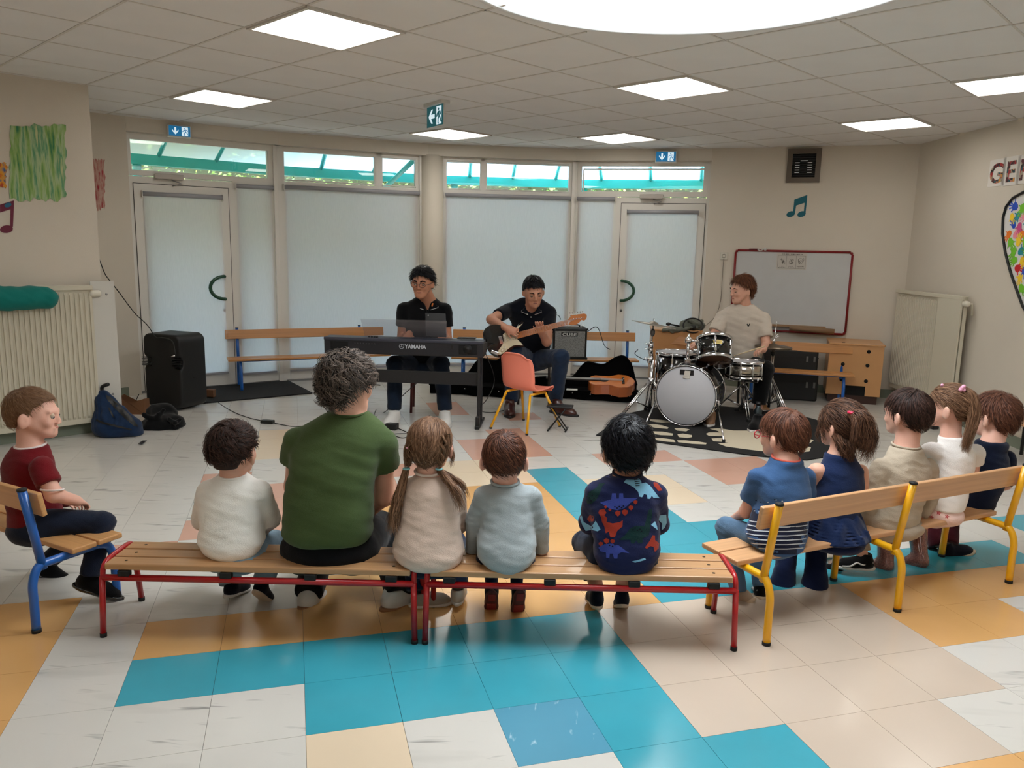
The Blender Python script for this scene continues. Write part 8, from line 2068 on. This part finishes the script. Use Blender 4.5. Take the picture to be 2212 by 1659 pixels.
# guitarist
GH = Head(P(1153, 632, 7.18), 1.12, deg(-80), -.30, -.05)
gn = P(1148, 662, 7.27)
navp = cloth('polo_navy', (.045, .06, .095), .1)
t, body, sh = person('man with short black hair and navy polo shirt bent over an electric guitar', (.22, 7.5), SK['olive'], GH, gn,
    strow([(780, 1118, 1186, 7.52, .12), (755, 1116, 1188, 7.48, .125), (725, 1112, 1192, 7.43, .125), (695, 1102, 1194, 7.38, .125), (672, 1090, 1196, 7.34, .115), (657, 1098, 1188, 7.32, .095), (650, 1112, 1178, 7.30, .078), (643, 1128, 1168, 7.29, .055)]), RX,
    [[P(1099, 670, 7.32), P(1061, 690, 7.06), P(1094, 709, 6.85)], [P(1188, 676, 7.32), P(1181, 738, 7.12), P(1169, 717, 6.985)]],
    [leg(1135, 775, 7.42, 1112, 756, 7.00, 1105, 850, 7.12), leg(1165, 775, 7.42, 1212, 772, 7.04, 1202, 852, 7.22)],
    navp, denim2, hh=.008, sleeve=.62, ar=(.055, .046, .032), lr=(.092, .075, .054), S=1, pelvis=P(1150, 782, 7.50), pk=.09, neck_r=.062, fold=.002, seed=55,
    hands=[(hdir((0, 0, 0), (.85, -.25, -.30)), (-.1, .95, -.2), 1.0, .75, -1), (hdir((0, 0, 0), (-.22, -.1, .90)), (0, -1, -.1), 1.0, 1.15, -1)], shirt_extra=lambda g: vneck(g, gn))
collar_wings(sh, P(1148, 664, 7.27), navp, mat('pale_trim2', (.62, .60, .60), rough=.8))
for k in range(2): MB().lathe([(.0055, -.003), (.0055, .003)], P(1139 + k * 8, 679 + k * 6, 7.185), (0, -1, 0), 10).build('button', mat('button_white', (.85, .85, .82), rough=.4), sh)
GH.face(body, iris=(.1, .06, .04), brow=HC['black'], lip=(.52, .30, .26), closed=.75)
make_hair(GH, HC['black'], body, t=.013, N=1700, L=.03, whorl=(.0, -.02, .115), swirl=.3, nape=-.045, side=.03, width=.004, lift=.22, base=.15, front=.070, fy=.030, step=.005, top=.006)
brown_sh = mat('brown_leather', (.24, .10, .07), rough=.3, coat=.3); dksole = mat('dark_sole', (.06, .04, .035), rough=.6)
shoe(PZ(1101, 873, .085), (0.02, -1, 0), 1.05, t, brown_sh, dksole, high=True, laces=mat('brown_laces', (.12, .05, .04), rough=.7)); shoe(PZ(1203, 873, .085), (.78, -.62, 0), 1.08, t, brown_sh, dksole, high=True, laces=MATS['brown_laces'])

# electric guitar
def electric():
    t = thing('electric_guitar', 'sunburst black electric guitar with cream pickguard held by the guitarist', 'guitar', P(1090, 745, 6.95))
    A_ = P(1085, 738, 6.88); Bn = P(1240, 697, 6.92); d = (Bn - A_).normalized(); n0 = V(0, -1, 0); n0 = (n0 - d * n0.dot(d)).normalized(); u = n0.cross(d).normalized()
    if u.z < 0: u = -u
    o = P(1118, 724, 6.90)           # neck joint centre
    L = lambda a, b, c=0: o + d * a + u * b + n0 * c
    body = [(.10, .115), (.075, .125), (.05, .110), (.03, .085), (.0, .075), (-.04, .105), (-.10, .130), (-.18, .165), (-.25, .160), (-.30, .12), (-.315, .05), (-.31, -.03), (-.285, -.11), (-.23, -.165), (-.16, -.17), (-.10, -.135), (-.05, -.105), (-.01, -.110), (.03, -.128), (.045, -.122), (.04, -.10), (.015, -.065), (.0, -.04), (.02, .03), (.04, .06), (.07, .085)]
    body = [(a * .92 - .01, b * .88) for a, b in body]
    pts = [Vector((a, b, 0)) for a, b in body]; sm = spline(pts + [pts[0]], 3)[:-1]; poly = [(p.x, p.y) for p in sm]
    mb = MB(); mb.prism(poly, o - n0 * .022, d, u, n0, .044); mb.build('body', mat('guitar_black_gloss', (.035, .03, .028), rough=.15, coat=.7), t)
    pg = [(.085, .10), (.03, .085), (-.02, .06), (-.08, .06), (-.125, .045), (-.13, -.01), (-.155, -.05), (-.20, -.09), (-.225, -.12), (-.20, -.14), (-.15, -.125), (-.10, -.10), (-.05, -.085), (0, -.095), (.035, -.108), (.02, -.07), (.0, -.04), (0, 0), (.01, .04), (.04, .07)]
    pg = [Vector((a * .92 - .01, b * .9, 0)) for a, b in pg]; sm = spline(pg + [pg[0]], 2)[:-1]
    MB().prism([(p.x, p.y) for p in sm], o + n0 * .0225, d, u, n0, .003).build('pickguard', mat('cream_plastic', (.82, .78, .66), rough=.35), t)
    for a in (-.035, -.075, -.115): MB().obox(L(a, .0, .028), u, d, n0, .065, .015, .008, .003).build('pickup', mat('pickup_cream', (.86, .84, .76), rough=.4), t)
    for a, b in ((-.135, -.075), (-.165, -.09), (-.19, -.11)): MB().lathe([(.011, .025), (.010, .038), (.008, .038)], L(a, b), n0, 14).build('knob', MATS['pickup_cream'], t)
    MB().obox(L(-.155, 0, .03), u, d, n0, .07, .03, .012, .003).build('bridge', chrome, t)
    MB().obox(L(-.235, -.095, .026), (d * .8 - u * .6), (u * .8 + d * .6), n0, .07, .028, .006, .003).build('jack_plate', chrome, t)
    nk = MB(); Ln = .46
    nk.add([L(-.01, -.027, .012), L(-.01, .027, .012), L(Ln, .021, .012), L(Ln, -.021, .012), L(-.01, -.027, .034), L(-.01, .027, .034), L(Ln, .021, .034), L(Ln, -.021, .034)], [(0, 1, 2, 3), (4, 7, 6, 5), (0, 4, 5, 1), (1, 5, 6, 2), (2, 6, 7, 3), (3, 7, 4, 0)])
    mw = mat('maple_neck', (.74, .45, .24), rough=.3, coat=.4, var=.06)
    nko = nk.build('neck', mw, t)
    for i in range(1, 20):
        a = Ln - .62 * (1 - 2 ** (-i / 12.0)); 
        if a < 0: break
        MB().obox(L(a, 0, .0345), u, d, n0, .044, .0018, .002).build('fret', chrome, nko)
        if i in (3, 5, 7, 9, 12, 15): MB().lathe([(.003, 0), (.003, .001)], L(a + .010, 0, .0345), n0, 8).build('inlay', blk, nko)
    MB().obox(L(Ln, 0, .035), u, d, n0, .042, .004, .006).build('nut', MATS['pickup_cream'], nko)
    hs = [(.0, -.021), (.0, .021), (.02, .030), (.045, .050), (.075, .047), (.165, .036), (.185, .022), (.18, .0), (.165, -.018), (.145, -.024), (.125, -.012), (.105, -.026), (.07, -.040), (.04, -.036), (.02, -.028)]
    MB().prism([(Ln + a * .95, b) for a, b in hs], o + n0 * .010, d, u, n0, .014).build('headstock', mw, t)
    for i in range(6):
        q = L(Ln + .035 + i * .0225, .052 - i * .003, .017); MB().tube([q - u * .012, q + u * .014], .003, 6).obox(q + u * .02, u, d, n0, .014, .010, .006, .002).lathe([(.004, 0), (.004, .008)], L(Ln + .032 + i * .0225, .022 - i * .004, .024), n0, 8).build('tuning_peg', chrome, t)
    for i in range(6): MB().tube([L(-.155, (i - 2.5) * .0095, .038), L(Ln, (i - 2.5) * .0068, .0385), L(Ln + .032 + i * .0225, .022 - i * .004, .031)], .0006 + i * .0001, 4).build('string', chrome, t)
electric()

# drummer
DH = Head(P(1602, 628, 7.42), 1.08, deg(198), -.10, .03)
dnb = P(1607, 664, 7.47)
bt = cloth('tee_beige', (.77, .725, .67), .03)
t, body, sh = person('man with reddish brown hair in a pale beige T-shirt and black shorts at the drums', (2.15, 7.55), SK['light'], DH, dnb,
    strow([(782, 1568, 1640, 7.52, .125), (765, 1562, 1645, 7.51, .13), (735, 1558, 1646, 7.50, .125), (705, 1552, 1650, 7.49, .125), (685, 1550, 1654, 7.48, .12), (672, 1558, 1648, 7.475, .10), (663, 1572, 1638, 7.47, .08), (656, 1586, 1626, 7.465, .058)]), RX,
    [[P(1560, 688, 7.47), P(1540, 728, 7.38), P(1508, 740, 7.20)], [P(1648, 690, 7.47), P(1655, 745, 7.36), P(1648, 756, 7.12)]],
    [leg(1580, 788, 7.48, 1545, 800, 7.15, 1520, 880, 7.05), leg(1625, 788, 7.48, 1652, 798, 7.12, 1637, 884, 7.12)],
    bt, cloth('shorts_black', (.02, .02, .024), .1), hh=.008, sleeve=.72, ar=(.056, .044, .031), lr=(.092, .082, .050), S=1, pelvis=P(1605, 790, 7.55), pk=.09, neck_r=.060, fold=.0025, seed=60, tr_cut=.86,
    hands=[(hdir((0, 0, 0), (-.75, -.6, -.2)), (.3, -.2, -1), 1.0, .9), (hdir((0, 0, 0), (-.7, -.6, .0)), (.3, -.2, -1), 1.0, .9, -1)], collar=bt, loose=.010)
DH.face(body, iris=(.25, .3, .35), brow=HC['ginger'], lip=(.68, .38, .34), closed=.7)
make_hair(DH, HC['ginger'], body, t=.015, N=2000, L=.045, whorl=(.0, .0, .115), swirl=-.2, nape=-.055, side=.032, width=.0038, lift=.25, base=.3, front=.082, fy=.034, step=.005, top=.010, curl=.25, cfreq=1.0)
em = MB(); q = P(1616, 702, 7.34)
decal(sh, [(1613, 700), (1615, 699), (1616.5, 703), (1619, 698.5), (1620.5, 700), (1618, 705), (1615, 705)], mat('embroidery_black', (.08, .08, .08), rough=.8), name='chest_emblem')
shoe(PZ(1637, 905, .085), (-.5, -.85, 0), 1.0, t, black_sh, white_sole, high=True); shoe(PZ(1535, 893, .085), (-.3, -.95, 0), 1.0, t, mat('tan_shoe', (.55, .42, .32), rough=.7), white_sole)
stk = mat('drumstick_wood', (.80, .70, .56), rough=.5)
MB().tube([P(1652, 748, 7.02), P(1588, 768, 7.02)], [.008, .005], 8).ball(P(1586, 768.5, 7.02), .006, 8).build('drumstick', stk, tag=('pale wooden drumstick held over the snare drum', 'drumstick'), recalc=False)
MB().tube([P(1502, 738, 7.12), P(1542, 738, 7.05)], [.008, .005], 8).ball(P(1544, 738, 7.05), .006, 8).build('drumstick', stk, tag=('pale wooden drumstick held over the small tom drum', 'drumstick'), recalc=False)
stool(2.14, 7.62, .46, .32, mat('stand_dark', (.05, .05, .05), rough=.4), blk, 'black drum stool under the drummer', 0)
